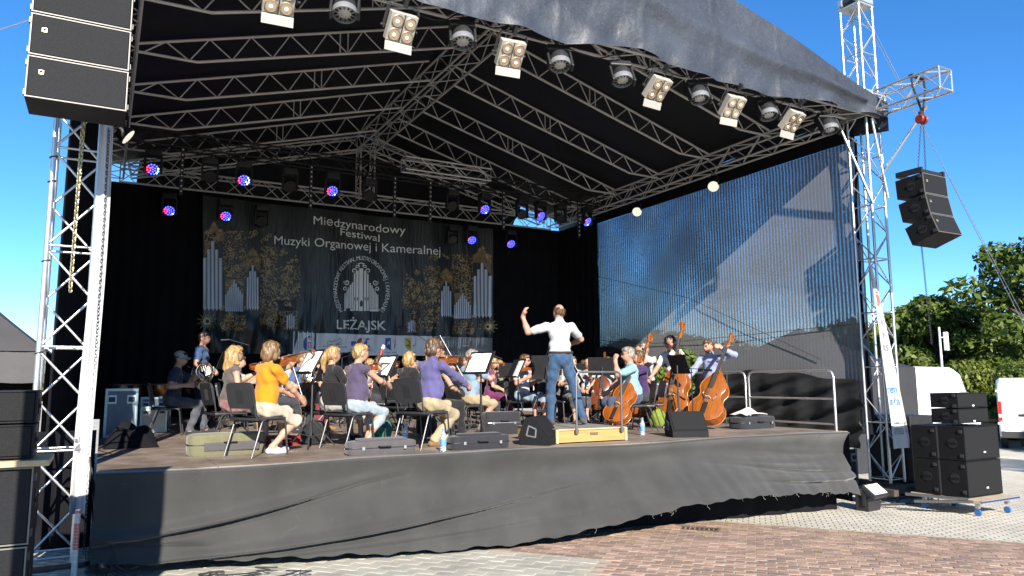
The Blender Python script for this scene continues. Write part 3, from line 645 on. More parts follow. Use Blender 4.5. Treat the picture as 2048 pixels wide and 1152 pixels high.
        for k_, (f_, l_) in enumerate(((0, .002), (.35, .007), (.7, .009), (1., .004))):
            c_ = p+dn_*Ls*f_+nn_*(l_+.006*rg.random((ns_, 1))*f_)-nn_*Ls**2*f_*f_*3; VV += [c_-sd2*.0022*(1-.6*f_), c_+sd2*.0022*(1-.6*f_)]
        VV = np.stack(VV, 1).reshape(-1, 3); QQ = np.concatenate([np.array([[0, 1, 3, 2], [2, 3, 5, 4], [4, 5, 7, 6]])+8*i for i in range(ns_)])
        q = bpy.data.objects.new('hair_strands', np_mesh('hair_strands', VV, QQ, np.zeros(len(QQ)), [hm])); link(q); q.parent = o; q['kind'] = 'stuff'
    rot = Matrix(RH.tolist())
    if glasses is not None:
        m = MB()
        for s in (-1, 1):
            m.tube([Vector(H((s*.034+.027*math.cos(a), .108, .012+.019*math.sin(a)))) for a in np.linspace(0, 2*math.pi, 11)[:-1]], .0035, 4, True)
            m.cyl(Vector(H((s*.060, .107, .016))), Vector(H((s*.082, -.01, .012))), .003, n=4)
        m.cyl(Vector(H((-.008, .110, .014))), Vector(H((.008, .110, .014))), .003, n=4)
        if glasses == 'sun':
            for s in (-1, 1): m.ell(Vector(H((s*.034, .105, .012))), (.027, .006, .020), 8, 6, rot)
        m.build('glasses', BLKP, t)
    if capm is not None:
        m = MB(); m.ell(Vector(H((0, -.008, .055))), (.093, .108, .085), 16, 8, rot)
        m.grid(lambda u, v: Vector(H(((u-.5)*.15*(1-.25*v), .085+.085*v-.05*(2*u-1)**2, .055-.015*v-.03*(2*u-1)**2))), 10, 4)
        m.grid(lambda u, v: Vector(H(((u-.5)*.15*(1-.25*v), .085+.085*v-.05*(2*u-1)**2, .049-.015*v-.03*(2*u-1)**2))), 10, 4)
        m.build('cap', capm, t, True)
    Wm = Matrix.Translation((x, y, z)) @ Matrix.Rotation(R(-az), 4, 'Z') @ Matrix.Scale(S, 4)
    res = {k: Wm @ Vector(v) for k, v in out.items()}; res['W'] = Wm; res['nb'] = Wm @ Vector(nb); res['shl'] = Wm @ Vector(Sh[0]); res['t'] = t; res['chin'] = Wm @ Vector(H((0, .05, -.11)))
    return res
# ================================================================ PROPS: chairs, stands, instruments
CHB = pm('chair_plastic', (.02, .02, .022), .42, 0, .15, 14, .3, 150); CHS = pm('chair_seat', (.017, .017, .018), .8, 0, .2, 20, .3, 200)
def make_chair():
    t = thing('chair', 'x', 'chair')
    m = MB(); m.grid(lambda u, v: Vector((.23*(2*u-1)*(1-.04*v), .21-.43*v, .445+.012*math.sin(u*math.pi)+.01*math.cos(v*6))), 8, 8); m.grid(lambda u, v: Vector((.23*(1-2*u)*(1-.04*v), .21-.43*v, .41)), 8, 8)
    m.build('seat', CHS, t, True); MB().bbox((0, -.005, .428), (.47, .44, .035), .012).build('seat_rim', CHB, t, True)
    Rm = Matrix.Rotation(R(12), 3, 'X')
    def rr(w, h, r, n=5):
        P = []
        for cx, cy, a0 in ((w/2-r, h/2-r, 0), (-w/2+r, h/2-r, 90), (-w/2+r, -h/2+r, 180), (w/2-r, -h/2+r, 270)):
            for i in range(n): a = R(a0+90*i/(n-1)); P.append((cx+r*math.cos(a), cy+r*math.sin(a)))
        return P
    T = Matrix.Translation((0, -.245, .70)) @ Matrix.Rotation(R(102), 4, 'X')
    b = MB().prism(rr(.45, .30, .07), .03, T).build('backrest', CHB, t)
    m = MB()
    for i in range(4):
        x = -.045+.03*i; m.box(T @ Vector((x, -.01, .032)), (.009, .012, .15), Rm)
    m.box(T @ Vector((0, .075, .032)), (.13, .012, .009), Rm); m.box(T @ Vector((0, 0, .032)), (.006, .010, .006), Rm)
    for i in range(4): MB().box(T @ Vector((-.045+.03*i, -.01, .032)), (.009, .012, .15), Rm).build('back_rib', BLKM, b)
    for s in (-1, 1):
        x = .235*s
        m = MB(); m.tube([(x, .25, 0), (x, .225, .2), (x, .205, .38), (x, .19, .415), (x, .15, .43), (x, -.08, .43), (x, -.12, .415), (x, -.145, .38), (x, -.21, .18), (x, -.27, 0)], .011, 8); m.build('leg_frame', DARKSTEEL, t, True)
        m = MB(); m.tube([(x*.9, .0, .42), (x*.9, -.17, .425), (x*.9, -.21, .46), (x*.92, -.235, .60), (x*.9, -.275, .80)], .010, 8); m.build('back_upright', DARKSTEEL, t, True)
    MB().cyl((-.235, -.13, .40), (.235, -.13, .40), .009).build('cross_bar', DARKSTEEL, t, True)
    return t
_ch = []
def chair(x, y, az, label, S=.95):
    if not _ch: c = make_chair(); _ch.append(c)
    else: c = copy_tree(_ch[0])
    c.location = (x, y, DECK); c.rotation_euler = (0, 0, R(-az)); c.scale = (S,)*3; c['label'] = label; c['group'] = 'orchestra chairs'
    return c
PAPER = pm('paper', (.86, .85, .82), .7, 0, .02, 5)
def stand(x, y, az, label, h=1.02, tilt=24, sheet=None, w=.5, hh=.34):
    # az: direction the desk's front (reading side) faces
    t = thing('music_stand', label, 'music stand', (x, y, DECK), R(-az), 'music stands')
    T = Matrix.Translation((0, .03, h)) @ Matrix.Rotation(R(90+tilt), 4, 'X') @ Matrix.Identity(4)
    Rm = T.to_3x3()
    m = MB(); m.bbox(T @ Vector((0, 0, 0)), (w, hh, .006), .002, Rm); m.build('desk', BLKM, t)
    m = MB(); m.box(T @ Vector((0, -hh/2, -.025)), (w, .006, .06), Rm); m.build('ledge', BLKM, t)
    m = MB(); m.cyl((0, 0, .12), (0, 0, h-.02), .011, n=8); m.build('pole', DARKSTEEL, t, True)
    m = MB(); m.cyl((0, 0, .3), (0, 0, .62), .016, n=8); m.build('sleeve', BLKM, t, True)
    for k in range(3):
        a = R(30+120*k); d = Vector((math.cos(a), math.sin(a), 0))
        m = MB(); m.cyl((d.x*.02, d.y*.02, .33), (d.x*.32, d.y*.32, .015), .009, n=6); m.cyl((d.x*.018, d.y*.018, .14), (d.x*.17, d.y*.17, .17), .006, n=5); m.build('leg', DARKSTEEL, t, True)
    if sheet:
        Wm = Matrix.Translation((x, y, DECK)) @ Matrix.Rotation(R(-az), 4, 'Z') @ T
        for i, off in enumerate(sheet):
            ink = MB(); pg = MB()
            def P(u, v, dz=0): return Wm @ Vector((off+.21*(u-.5), -hh/2+.006+.297*v, -.008-.012*math.sin(u*math.pi)*(1 if i % 2 else .6)-dz))
            pg.grid(P, 8, 3); s = pg.build('music_sheet', PAPER, None, True)
            tag(s, f'white printed music page on the {label}'[:110] if False else SHEETL(label, i), 'sheet music', 'sheet music on stands')
            for st in range(9):
                v0 = .12+.092*st
                for ln in range(3):
                    vv = v0+.014*ln; ink.add([P(.1, vv, .0012), P(.9, vv, .0012), P(.9, vv+.006, .0012), P(.1, vv+.006, .0012)], [(0, 1, 2, 3)])
                for q in range(9):
                    uu = .13+.085*q+random.uniform(-.015, .015); v1 = v0+random.uniform(-.01, .03); ink.add([P(uu, v1, .0014), P(uu+.03, v1, .0014), P(uu+.03, v1+.02, .0014), P(uu, v1+.02, .0014)], [(0, 1, 2, 3)])
            k = ink.build('notation', pm('ink', (.05, .05, .06), .8, 0, 0), s); k['kind'] = 'stuff'
    return t
def SHEETL(label, i): return ('left-hand ' if i == 0 else 'right-hand ')+'page of printed music on the '+label.replace('black ', '')
WOODS = {'violin': (.16, .042, .009), 'cello': (.21, .058, .008), 'bass': (.21, .062, .009), 'dark': (.10, .025, .008)}
def wood(k, c): return pm('varnish_'+k, c, .28, 0, .28, 9, .05, 60, spec=.6, stretch=(4, 4, .7))
EBONY = pm('ebony', (.02, .016, .014), .35); MAPLE = pm('pale_maple', (.55, .36, .16), .5, 0, .1, 30); STR = pm('string_metal', (.6, .6, .58), .3, .9, 0)
def frame(o, up, front):
    z = Vector(up).normalized(); y = -Vector(front); y = (y-z*y.dot(z)).normalized(); x = y.cross(z); m = Matrix((x, y, z)).transposed().to_4x4(); m.translation = Vector(o); return m
def viol(name, label, M, L, dep, bass=False, mat='violin', pin=0., group=None):
    t = thing(name, label, {'violin': 'violin', 'viola': 'viola', 'cello': 'cello', 'double_bass': 'double bass'}[name], (0, 0, 0), 0, group); t.matrix_basis = M
    wd = wood(mat, WOODS[mat])
    zz = [0, .015, .06, .12, .2, .28, .34, .385, .42, .46, .52, .57, .60, .64, .70, .76, .83, .89, .94, .98, 1.0]
    ww = [.04, .12, .205, .255, .285, .282, .262, .225, .188, .170, .166, .182, .212, .226, .232, .226, .200, .165, .12, .07, .04]
    if bass: ww = [.06, .14, .22, .268, .295, .292, .27, .235, .20, .182, .178, .190, .212, .222, .222, .205, .165, .118, .08, .055, .04]
    na = 9; V = []; rings = []
    for z, w in zip(zz, ww):
        r = []
        for sgn in (-1, 1):
            for i in range(na+1):
                q = -1+2*i/na; xx = w*q*(1 if sgn < 0 else -1)
                ar = (.045 if w > .1 else .01)*(1-q*q)**.8*min(1, w/.2)
                r.append(Vector((xx*L, sgn*(dep/2+ar*L*.8), z*L)))
        rings.append(r)
    m = MB(); n = len(rings[0]); vs = [v for r in rings for v in r]
    fs = [(i*n+j, i*n+(j+1) % n, (i+1)*n+(j+1) % n, (i+1)*n+j) for i in range(len(rings)-1) for j in range(n)]+[tuple(range(n))[::-1], tuple(range((len(rings)-1)*n, len(rings)*n))]
    m.add(vs, fs); m.build('body', wd, t, True)
    e = MB()   # pale edge lines of the plates
    for sg in (-1, 1):
        for yy in (-dep/2-.002*L, dep/2+.002*L): e.tube([(sg*(w+.006)*L, yy, z*L) for z, w in zip(zz, ww)], .006*L, 5)
    e.build('edge', pm('edge_'+mat, tuple(min(1, c*1.8) for c in WOODS[mat]), .3), t, True)
    yt = -dep/2-.036*L
    ne = 1.0+(.40 if not bass else .50)      # nut position
    MB().add([(-.035*L, yt-.055*L, .62*L), (.035*L, yt-.055*L, .62*L), (.022*L, yt-.012*L, ne*L), (-.022*L, yt-.012*L, ne*L), (-.035*L, yt-.035*L, .62*L), (.035*L, yt-.035*L, .62*L), (.022*L, yt+.012*L, ne*L), (-.022*L, yt+.012*L, ne*L)], [(0, 1, 2, 3), (7, 6, 5, 4), (0, 4, 5, 1), (1, 5, 6, 2), (2, 6, 7, 3), (3, 7, 4, 0)]).build('fingerboard', EBONY, t)
    MB().tube([(0, yt+.03*L, .96*L), (0, yt+.01*L, 1.1*L), (0, yt+.01*L, ne*L)], [.03*L, .024*L, .022*L], 8).build('neck', wd, t, True)
    # pegbox and scroll
    c = Vector((0, yt+.075*L, (ne+.25)*L)); sp = [(0, yt+.01*L, ne*L), (0, yt+.025*L, (ne+.08)*L), (0, yt+.06*L, (ne+.17)*L)]
    rad = [.028*L, .032*L, .026*L]
    for i in range(26):
        a = math.pi*.15-i/25*4.2*math.pi*.62; q = .085*L*(1-i/25*.82); sp.append((0, c.y-.0*L+q*math.cos(a+2.2)*1.0, c.z+q*math.sin(a+2.2)*1.0)); rad.append(.036*L*(1-.4*i/25))
    MB().tube(sp, rad, 8).build('scroll', wd, t, True)
    for i, s in enumerate((-1, 1, -1, 1)):
        z = (ne+.05+.035*i)*L; MB().cyl((s*.02*L, yt+.03*L, z), (s*.10*L, yt+.03*L, z), .007*L, .011*L, 6).build('peg', EBONY if not bass else STEEL, t)
    MB().add([(-.05*L, yt-.002*L, .40*L), (.05*L, yt-.002*L, .40*L), (.035*L, yt-.075*L, .40*L), (-.035*L, yt-.075*L, .40*L), (-.05*L, yt-.002*L, .415*L), (.05*L, yt-.002*L, .415*L), (.035*L, yt-.075*L, .412*L), (-.035*L, yt-.075*L, .412*L)], [(0, 1, 2, 3), (7, 6, 5, 4), (0, 4, 5, 1), (1, 5, 6, 2), (2, 6, 7, 3), (3, 7, 4, 0)]).build('bridge', MAPLE, t)
    MB().box((0, yt-.025*L, .17*L), (.075*L, .018*L, .28*L)).build('tailpiece', EBONY, t)
    s = MB()
    for i in range(4):
        x = (-.03+.02*i)*L; s.tube([(x*.6, yt-.03*L, .30*L), (x, yt-.078*L, .406*L), (x*.55, yt-.022*L, ne*L)], max(.0012, .003*L), 4)
    q = s.build('strings', STR, t); q['kind'] = 'stuff'
    for sg in (-1, 1):
        f = MB(); pts = []
        for i in range(13):
            a = i/12; zf = .36+.16*a; xf = .105+.022*math.sin((a-.5)*5.2); w_ = float(np.interp(zf, zz, ww)); qq = xf/w_
            ar = .045*(1-qq*qq)**.8*.8; pts.append((sg*xf*L, -(dep/2+ar*L)-.002*L, zf*L))
        f.tube(pts, [.007*L]+[.010*L]*11+[.007*L], 5); f.build('f_hole', EBONY, t)
    if pin: MB().cyl((0, 0, 0), (0, 0, -pin), .007, n=8).build('endpin', STEEL, t)
    return t
def bow(label, a, b, group='bows'):
    a, b = Vector(a), Vector(b); t = thing('bow', label, 'bow', a, 0, group); d = b-a; k = d.orthogonal().normalized()
    MB().tube([a, a.lerp(b, .5)-k*.008, b], [.004, .0045, .0035], 5).build('stick', wood('dark', WOODS['dark']), t, world=True)
    MB().tube([a+k*.018, b+k*.014], .003, 4).build('bow_hair', PAPER, t, world=True)
    MB().box(a.lerp(b, .04)+k*.009, (.02, .02, .03)).build('frog', EBONY, t, world=True)
BRASS = pm('brass', (.72, .48, .14), .18, 1., .08, 8); SILV = pm('nickel', (.62, .60, .52), .2, 1., .08, 8)
def horn(label, M, silver=False):
    t = thing('french_horn', label, 'french horn', (0, 0, 0)); t.matrix_basis = M; mt = SILV if silver else BRASS
    # local: coil in xz plane, bell opens towards -y/-x
    m = MB(); P = [(.14*math.cos(a)*(1+.03*math.sin(3*a)), .012*a/6, .14*math.sin(a)) for a in np.linspace(.6, 2*math.pi+.2, 40)]; m.tube(P, [.008+.010*i/39 for i in range(40)], 8); m.build('coil', mt, t, True)
    m = MB(); m.tube([(.105*math.cos(a), .03, .105*math.sin(a)+.01) for a in np.linspace(-.5, 5.2, 34)], .009, 7); m.build('inner_coil', mt, t, True)
    prof = [(.016, 0), (.019, .06), (.026, .12), (.038, .17), (.058, .21), (.09, .24), (.135, .262), (.155, .268), (.150, .266), (.128, .256), (.085, .232), (.05, .2), (.03, .16)]
    rot = Matrix.Rotation(R(-150), 3, 'Y') @ Matrix.Rotation(R(35), 3, 'X')
    MB().lathe(prof, 24, (.10, .0, -.06), rot).build('bell', mt, t, True)
    for i in range(3): MB().cyl((-.05+.035*i, .03, .02), (-.05+.035*i, .03, .10), .014, n=10).build('valve', SILV, t, True)
    m = MB(); m.tube([(-.13, 0, .07), (-.2, .02, .13), (-.25, .04, .19)], [.006, .005, .009], 6); m.build('mouthpipe', mt, t, True)
    m = MB()
    for i in range(4): m.tube([(-.02+.02*i, .045, -.06), (-.02+.02*i, .05, .06), (.0+.02*i, .05, .07), (.0+.02*i, .045, -.06)], .006, 5)
    k = m.build('slides', mt, t, True)
    return t
def mic_stand(x, y, az, label, h=1.5, boom=.7, rise=.45, z=DECK):
    t = thing('microphone_stand', label, 'microphone', (x, y, z), R(-az), 'microphone stands')
    MB().cyl((0, 0, .1), (0, 0, h), .009, n=6).build('pole', BLKM, t)
    MB().cyl((0, -.15, h-rise*.2), (0, boom, h+rise), .007, n=6).build('boom', BLKM, t)
    MB().cyl((0, boom-.02, h+rise-.01), (0, boom+.13, h+rise-.02), .012, .02, n=8).build('microphone', BLKM, t)
    for k in range(3):
        a = R(90+120*k); MB().cyl((0, 0, .16), (.28*math.cos(a), .28*math.sin(a), .01), .007, n=5).build('leg', BLKM, t)
    return t
def text_mesh(s, size, bold=0., font=None, width=1.0):
    c = bpy.data.curves.new('t', 'FONT'); c.body = s; c.size = size; c.align_x = 'CENTER'; c.offset = bold; c.resolution_u = 3
    o = bpy.data.objects.new('t', c); me = bpy.data.meshes.new_from_object(o)
    v = [(p.co.x*width, p.co.y) for p in me.vertices]; f = [tuple(p.vertices) for p in me.polygons]
    bpy.data.objects.remove(o); bpy.data.meshes.remove(me); return v, f
# ================================================================ THE ORCHESTRA
C = cloth
jeans = C('jeans', (.055, .12, .23), .25); khaki = C('khaki', (.58, .46, .28)); beige = C('beige', (.62, .54, .42)); darkt = C('dark_trousers', (.035, .036, .045)); grayj = C('gray_jeans', (.07, .075, .09), .15)
whites = C('white_shirt', (.72, .72, .74), .04); black = C('black', (.015, .015, .017))
blond = hairm('blond', (.50, .31, .12)); brown = hairm('brown', (.13, .07, .03)); dark = hairm('dark', (.03, .02, .015)); gray = hairm('gray', (.32, .29, .25)); lbrown = hairm('lightbrown', (.26, .15, .065))
wshoe = C('white_shoe', (.75, .75, .76), .05, .2); tanshoe = C('tan_shoe', (.34, .19, .08), .1, .2)
PODZ = .19
# ---- conductor
cond = person('conductor in a white short-sleeved shirt and blue jeans seen from behind on the podium', 5.72, 8.9, 14, sit=False, z=DECK+PODZ, S=.985, lean=5, head=(-6, -2, 4),
    hl=(-.50, .22, 1.56), hr=(.30, .40, 1.18), pl=(-1, .2, -.9), pr_=(1, -.3, -.4), hd_l=(.25, .05, 1), hn_l=(.9, -.1, -.1), curl=(.45, .7), spread=(1, .2), fl=(-.13, .06, 0), fr=(.30, -.10, 0, .5, .8, -.1),
    top=(whites, 'short'), bot=(jeans, 'long'), shoe=C('gray_shoe', (.06, .06, .065), .1, .2), skin='pink', hair=('balding', brown), collar=True, vox=.009, fat=.012)
MB().tube([Vector((.178*math.cos(a), -.004+.142*math.sin(a), 1.035)) for a in np.linspace(0, 2*math.pi, 33)[:-1]], .015, 6, True).build('belt', pm('belt_leather', (.05, .03, .018), .5), cond['t'], True)
# ---- first violins at the left front
a = person('woman in an orange t-shirt and cream shorts with a violin in her left hand', 1.62, 8.72, 66, S=.94, lean=4, head=(2, 4, 0), fem=True, fat=.02, hl=(-.22, .40, 1.02), hr=(.12, .44, .66), pl=(-.8, -.2, -.8),
    fl=(-.12, .30, 0), fr=(.02, .12, 0, .5, 1, 0), top=(C('orange', (.80, .33, .012), .06), 'short'), bot=(C('cream', (.72, .62, .48)), 'shorts'), shoe=wshoe, skin='fair', hair=('bob', lbrown), vox=.009)
chair(1.55, 8.66, 60, 'black chair under the woman in orange, nearest the left tower')
v = a['l']; viol('violin', 'violin held by the woman in the orange t-shirt', frame(v+Vector((-.20, -.05, .02)), (.75, .30, .22), (-.1, -.3, 1)), .355, .035, group='violins')
bow('bow hanging from the right hand of the woman in orange', a['r']+Vector((0, 0, .02)), a['r']+Vector((-.12, .22, .52)))
a = person('woman with wavy blonde hair in a grey sleeveless top behind the orange t-shirt', 1.50, 10.35, 82, S=.95, lean=0, head=(-4, 2, 0), fem=True, fat=.025, hl=(-.2, .42, 1.0), hr=(.22, .22, .62),
    top=(C('taupe', (.16, .13, .12)), 'none'), bot=(C('flower_red', (.42, .20, .20), .4), 'skirt'), skin='fair', hair=('long', blond), glasses='clear')
chair(1.44, 10.33, 78, 'black chair under the woman in the grey sleeveless top')
viol('violin', 'violin in front of the woman in the grey top', frame(a['l']+Vector((-.18, -.06, .02)), (.8, .15, .15), (0, -.3, 1)), .355, .035, group='violins')
person('man mostly hidden behind the grey top woman, dark hair showing', 2.35, 12.3, 95, top=(C('pinkish', (.5, .3, .28)), 'short'), bot=(darkt, 'long'), hair=('short', gray), vox=.014, skin='pink')
person('bald man hidden behind the woman in orange', 2.75, 13.0, 110, top=(whites, 'short'), bot=(darkt, 'long'), hair=('bald', None), vox=.014, skin='pink')
# ---- horn players
a = person('horn player in a white cap and dark t-shirt seated in the shade at the left', .98, 12.85, 98, S=.96, lean=6, head=(18, 6, 0), hl=(-.02, .40, 1.08), hr=(.26, .22, .80), fl=(-.05, .52, 0), fr=(.18, .30, 0),
    top=(C('navy', (.03, .035, .06)), 'short'), bot=(grayj, 'long'), hair=('short', dark), glasses='sun', capm=C('cap_cream', (.62, .58, .52), .04, .2))
chair(.92, 12.88, 98, 'black chair under the horn player in the white cap')
horn('silver and brass french horn of the player in the white cap', Matrix.Translation((1.42, 12.62, DECK+.98)) @ Matrix.Rotation(R(-30), 4, 'Z') @ Matrix.Rotation(R(-20), 4, 'Y'), True)
a = person('horn player in a blue shirt and maroon trousers at the centre left', 2.93, 12.75, 128, S=.97, lean=2, head=(-10, 4, 0), hl=(.0, .36, 1.02), hr=(.24, .22, .74),
    top=(C('midblue', (.09, .16, .32)), 'short'), bot=(C('maroon', (.28, .045, .06)), 'long'), shoe=tanshoe, hair=('short', lbrown), skin='pink')
chair(2.90, 12.80, 128, 'black chair under the horn player in maroon trousers')
horn('golden french horn on the lap of the player in maroon trousers', Matrix.Translation((3.02, 12.42, DECK+.86)) @ Matrix.Rotation(R(15), 4, 'Z') @ Matrix.Rotation(R(20), 4, 'Y'))
# ---- standing men at the back left
person('man in a blue patterned t-shirt standing at the back by the banner edge', 1.62, 15.3, 112, sit=False, S=1.02, head=(12, 2, 0), hl=(-.15, .22, 1.02), hr=(.2, .2, 1.0), top=(C('tiedye', (.06, .13, .30), .45), 'short'), bot=(darkt, 'long'), hair=('short', dark), skin='pink')
person('bearded percussionist in dark clothes and sunglasses in front of the banner', 3.05, 16.4, 130, sit=False, S=1.0, lean=16, head=(0, 14, 8), hl=(.05, .30, 1.18), hr=(.12, .34, 1.2), top=(C('nightblue', (.02, .022, .04)), 'elbow'), bot=(darkt, 'long'), hair=('short', dark), beard=dark, glasses='sun', skin='tan')
# ---- second desk
a = person('blonde woman in a black top with a ponytail behind the purple sleeveless top', 2.72, 10.05, 74, S=.95, lean=2, head=(-4, 2, 0), fem=True, hl=(-.2, .42, 1.0), hr=(.16, .40, .70), top=(black, 'short'), bot=(C('white_pattern', (.6, .58, .55), .3), 'skirt'), hair=('pony', blond), glasses='clear')
chair(2.66, 10.03, 72, 'black chair under the blonde woman with the ponytail')
a = person('woman in a purple sleeveless top and pale jeans on a chair', 2.80, 9.18, 68, S=.95, lean=5, head=(10, 6, 0), fem=True, fat=.03, hl=(-.2, .44, .98), hr=(.10, .50, .80), pr_=(.9, -.2, -.5), fl=(-.14, .36, 0), fr=(.06, .20, 0, .3, 1, 0),
    top=(C('purple', (.115, .085, .16), .05), 'none'), bot=(C('pale_jeans', (.50, .60, .68)), 'capri'), hair=('short', blond), skin='fair', vox=.009)
chair(2.72, 9.14, 64, 'black chair under the woman in the purple sleeveless top')
viol('violin', 'violin under the chin of the woman in the purple top', frame(a['l']+Vector((-.24, -.02, .03)), (.8, .22, .05), (0, -.2, 1)), .355, .035, group='violins')
bow('bow of the woman in the purple sleeveless top', a['r'], a['r']+Vector((.12, .45, .35)))
person('curly blonde bassoonist seen between the music stands', 5.05, 15.6, 160, fem=True, top=(C('greyblouse', (.4, .4, .42)), 'short'), bot=(darkt, 'long'), hair=('curly', blond), vox=.013, hr=(.1, .3, .8), hl=(0, .3, .9))
t = MB().tube([(5.0, 15.2, DECK+.3), (5.08, 15.35, DECK+.9), (5.35, 15.5, DECK+1.55)], [.03, .032, .028], 10).build('bassoon', pm('red_wood', (.30, .03, .015), .25), None, True); tag(t, 'red wooden bassoon rising above the curly blonde player', 'bassoon')
MB().cyl((5.34, 15.495, DECK+1.52), (5.37, 15.51, DECK+1.60), .032, n=12).build('bell_ring', PAPER, t)
# ---- third desk
person('woman with a straight blonde bob in black behind the music pages', 4.25, 11.2, 70, S=.95, fem=True, head=(0, 6, 0), hl=(-.2, .42, 1.0), hr=(.16, .4, .7), top=(black, 'short'), bot=(black, 'long'), hair=('bob', blond))
chair(4.18, 11.18, 68, 'black chair under the woman with the blonde bob')
person('blonde woman beside the man in the violet shirt, mostly hidden', 4.12, 9.75, 74, S=.94, fem=True, head=(8, 8, 0), hl=(-.2, .42, 1.0), hr=(.16, .4, .7), top=(black, 'none'), bot=(black, 'long'), hair=('pony', blond))
chair(4.05, 9.72, 72, 'black chair behind the man in the violet shirt')
a = person('man in a violet blue shirt and khaki trousers bowing a violin', 3.58, 8.62, 70, S=.985, lean=6, head=(2, 6, 0), fat=.03, hl=(-.26, .46, 1.06), hr=(.14, .56, .76), pr_=(.8, -.3, -.7), fl=(-.10, .40, 0), fr=(-.02, .12, 0, .5, 1, 0),
    top=(C('violet', (.145, .13, .32), .06), 'long'), bot=(khaki, 'long'), shoe=tanshoe, hair=('curly', brown), glasses='sun', collar=True, skin='pink', vox=.009)
chair(3.48, 8.57, 66, 'black chair under the man in the violet shirt at the stage edge', 1.0)
viol('violin', 'violin under the chin of the man in the violet shirt', frame(a['chin']+Vector((.02, .02, -.03)), (.8, .30, .06), (.1, -.35, 1)), .355, .035, group='violins')
bow('long bow rising from the hand of the man in the violet shirt', a['r']+Vector((0, 0, .01)), a['r']+Vector((-.28, .28, .68)))
person('young man in a turquoise t-shirt playing at the back', 7.05, 15.4, 205, head=(-5, 4, 0), top=(C('turquoise', (.02, .50, .42)), 'short'), bot=(darkt, 'long'), hair=('short', dark), glasses='clear', hl=(-.05, .32, .98), hr=(.08, .3, .86), vox=.012)
a = person('grey-haired man in a light blue polo and cream shorts playing the violin', 5.28, 11.0, 84, S=.98, lean=2, head=(6, 6, 0), fat=.03, hl=(-.24, .5, 1.06), hr=(.18, .42, .92), pr_=(.9, -.3, -.6), fl=(-.14, .40, 0), fr=(.04, .22, 0, .3, 1, 0),
    top=(C('lightblue', (.30, .42, .58)), 'short'), bot=(khaki, 'shorts'), shoe=C('deck_shoe', (.2, .17, .15)), hair=('short', gray), skin='pink')
chair(5.20, 10.97, 80, 'black chair under the grey-haired man in cream shorts')
viol('violin', 'violin of the grey-haired man in the light blue polo', frame(a['chin']+Vector((.02, .02, -.03)), (.85, .12, .03), (.1, -.35, 1)), .355, .035, group='violins')
person('light-haired woman behind the grey-haired man', 7.0, 13.6, 120, fem=True, top=(C('purplepants', (.2, .06, .16)), 'short'), bot=(C('plum', (.12, .02, .08)), 'long'), hair=('bob', blond), vox=.014)
a = person('viola player in white with blue shorts left of the conductor stand', 7.05, 12.35, 160, S=.97, head=(-16, 6, 0), hl=(-.26, .44, 1.04), hr=(.22, .34, .9), top=(whites, 'short'), bot=(C('paleshorts', (.35, .45, .55)), 'shorts'), hair=('short', brown), glasses='sun', skin='pink')
viol('viola', 'brown viola of the player in white and blue shorts', frame(a['chin']+Vector((.0, -.04, -.04)), (-.75, -.55, -.06), (-.2, -.3, 1)), .41, .04, group='violas')
chair(7.08, 12.42, 160, 'black chair under the viola player in blue shorts')
a = person('woman in a patterned black and white dress behind the conductor', 7.95, 12.0, 190, S=.95, fem=True, head=(0, 8, 0), hl=(-.26, .4, 1.0), hr=(.22, .34, .8), top=(C('whitedots', (.45, .44, .42), .5, .2), 'short'), bot=(C('blackdots', (.06, .06, .07), .6, .2), 'skirt'), hair=('bun', dark), vox=.011)
chair(7.96, 12.06, 190, 'black chair under the woman in the patterned dress')
person('bald man with glasses behind the conductor right elbow', 9.25, 13.3, 215, top=(whites, 'short'), bot=(darkt, 'long'), hair=('bald', None), glasses='clear', skin='pink', vox=.012)
a = person('blonde woman in a white blouse bowing a cello right of the conductor', 9.15, 12.4, 220, S=.95, fem=True, head=(10, 8, 0), hl=(-.1, .34, 1.05), hr=(.42, .36, .66), top=(whites, 'short'), bot=(black, 'long'), hair=('bob', blond), skin='fair')
viol('cello', 'reddish cello of the blonde woman right of the conductor', frame((8.55, 11.9, DECK+.22), (.35, .30, 1), (-.75, -.75, .2)), .72, .12, mat='dark', pin=.24, group='cellos')
# ---- cellos and basses on the right
a = person('cellist in a light blue t-shirt and rolled jeans with his back to us', 7.42, 9.42, -66, S=.985, lean=4, head=(-8, 2, 0), fat=.035, hl=(-.08, .30, 1.12), hr=(.40, .36, .60), pr_=(.9, -.4, -.6), fl=(-.30, .34, 0), fr=(.20, .26, 0, .4, 1, 0),
    top=(C('skyblue', (.33, .56, .68), .05), 'short'), bot=(C('denim', (.07, .10, .18), .2), 'capri'), hair=('short', gray), glasses='clear', skin='pink', vox=.009)
chair(7.50, 9.38, -62, 'black chair under the cellist in the light blue t-shirt')
viol('cello', 'orange cello leaning on the cellist in the light blue t-shirt', frame((6.88, 9.24, DECK+.16), (.74, .2, 1), (-.80, -.42, .5)), .73, .12, mat='cello', pin=.22, group='cellos')
person('cellist in a purple t-shirt behind the light blue one', 8.28, 10.25, -70, S=.98, lean=2, head=(-10, 6, 0), hl=(-.08, .30, 1.12), hr=(.38, .36, .62), top=(C('darkpurple', (.07, .035, .14)), 'short'), bot=(darkt, 'long'), hair=('short', brown), skin='pink')
chair(8.00, 9.75, -64, 'empty-looking black chair between the two cellists')
viol('cello', 'dark cello of the cellist in the purple t-shirt', frame((7.62, 10.3, DECK+.16), (.72, .10, 1), (-.85, -.4, .45)), .73, .12, mat='dark', pin=.22, group='cellos')
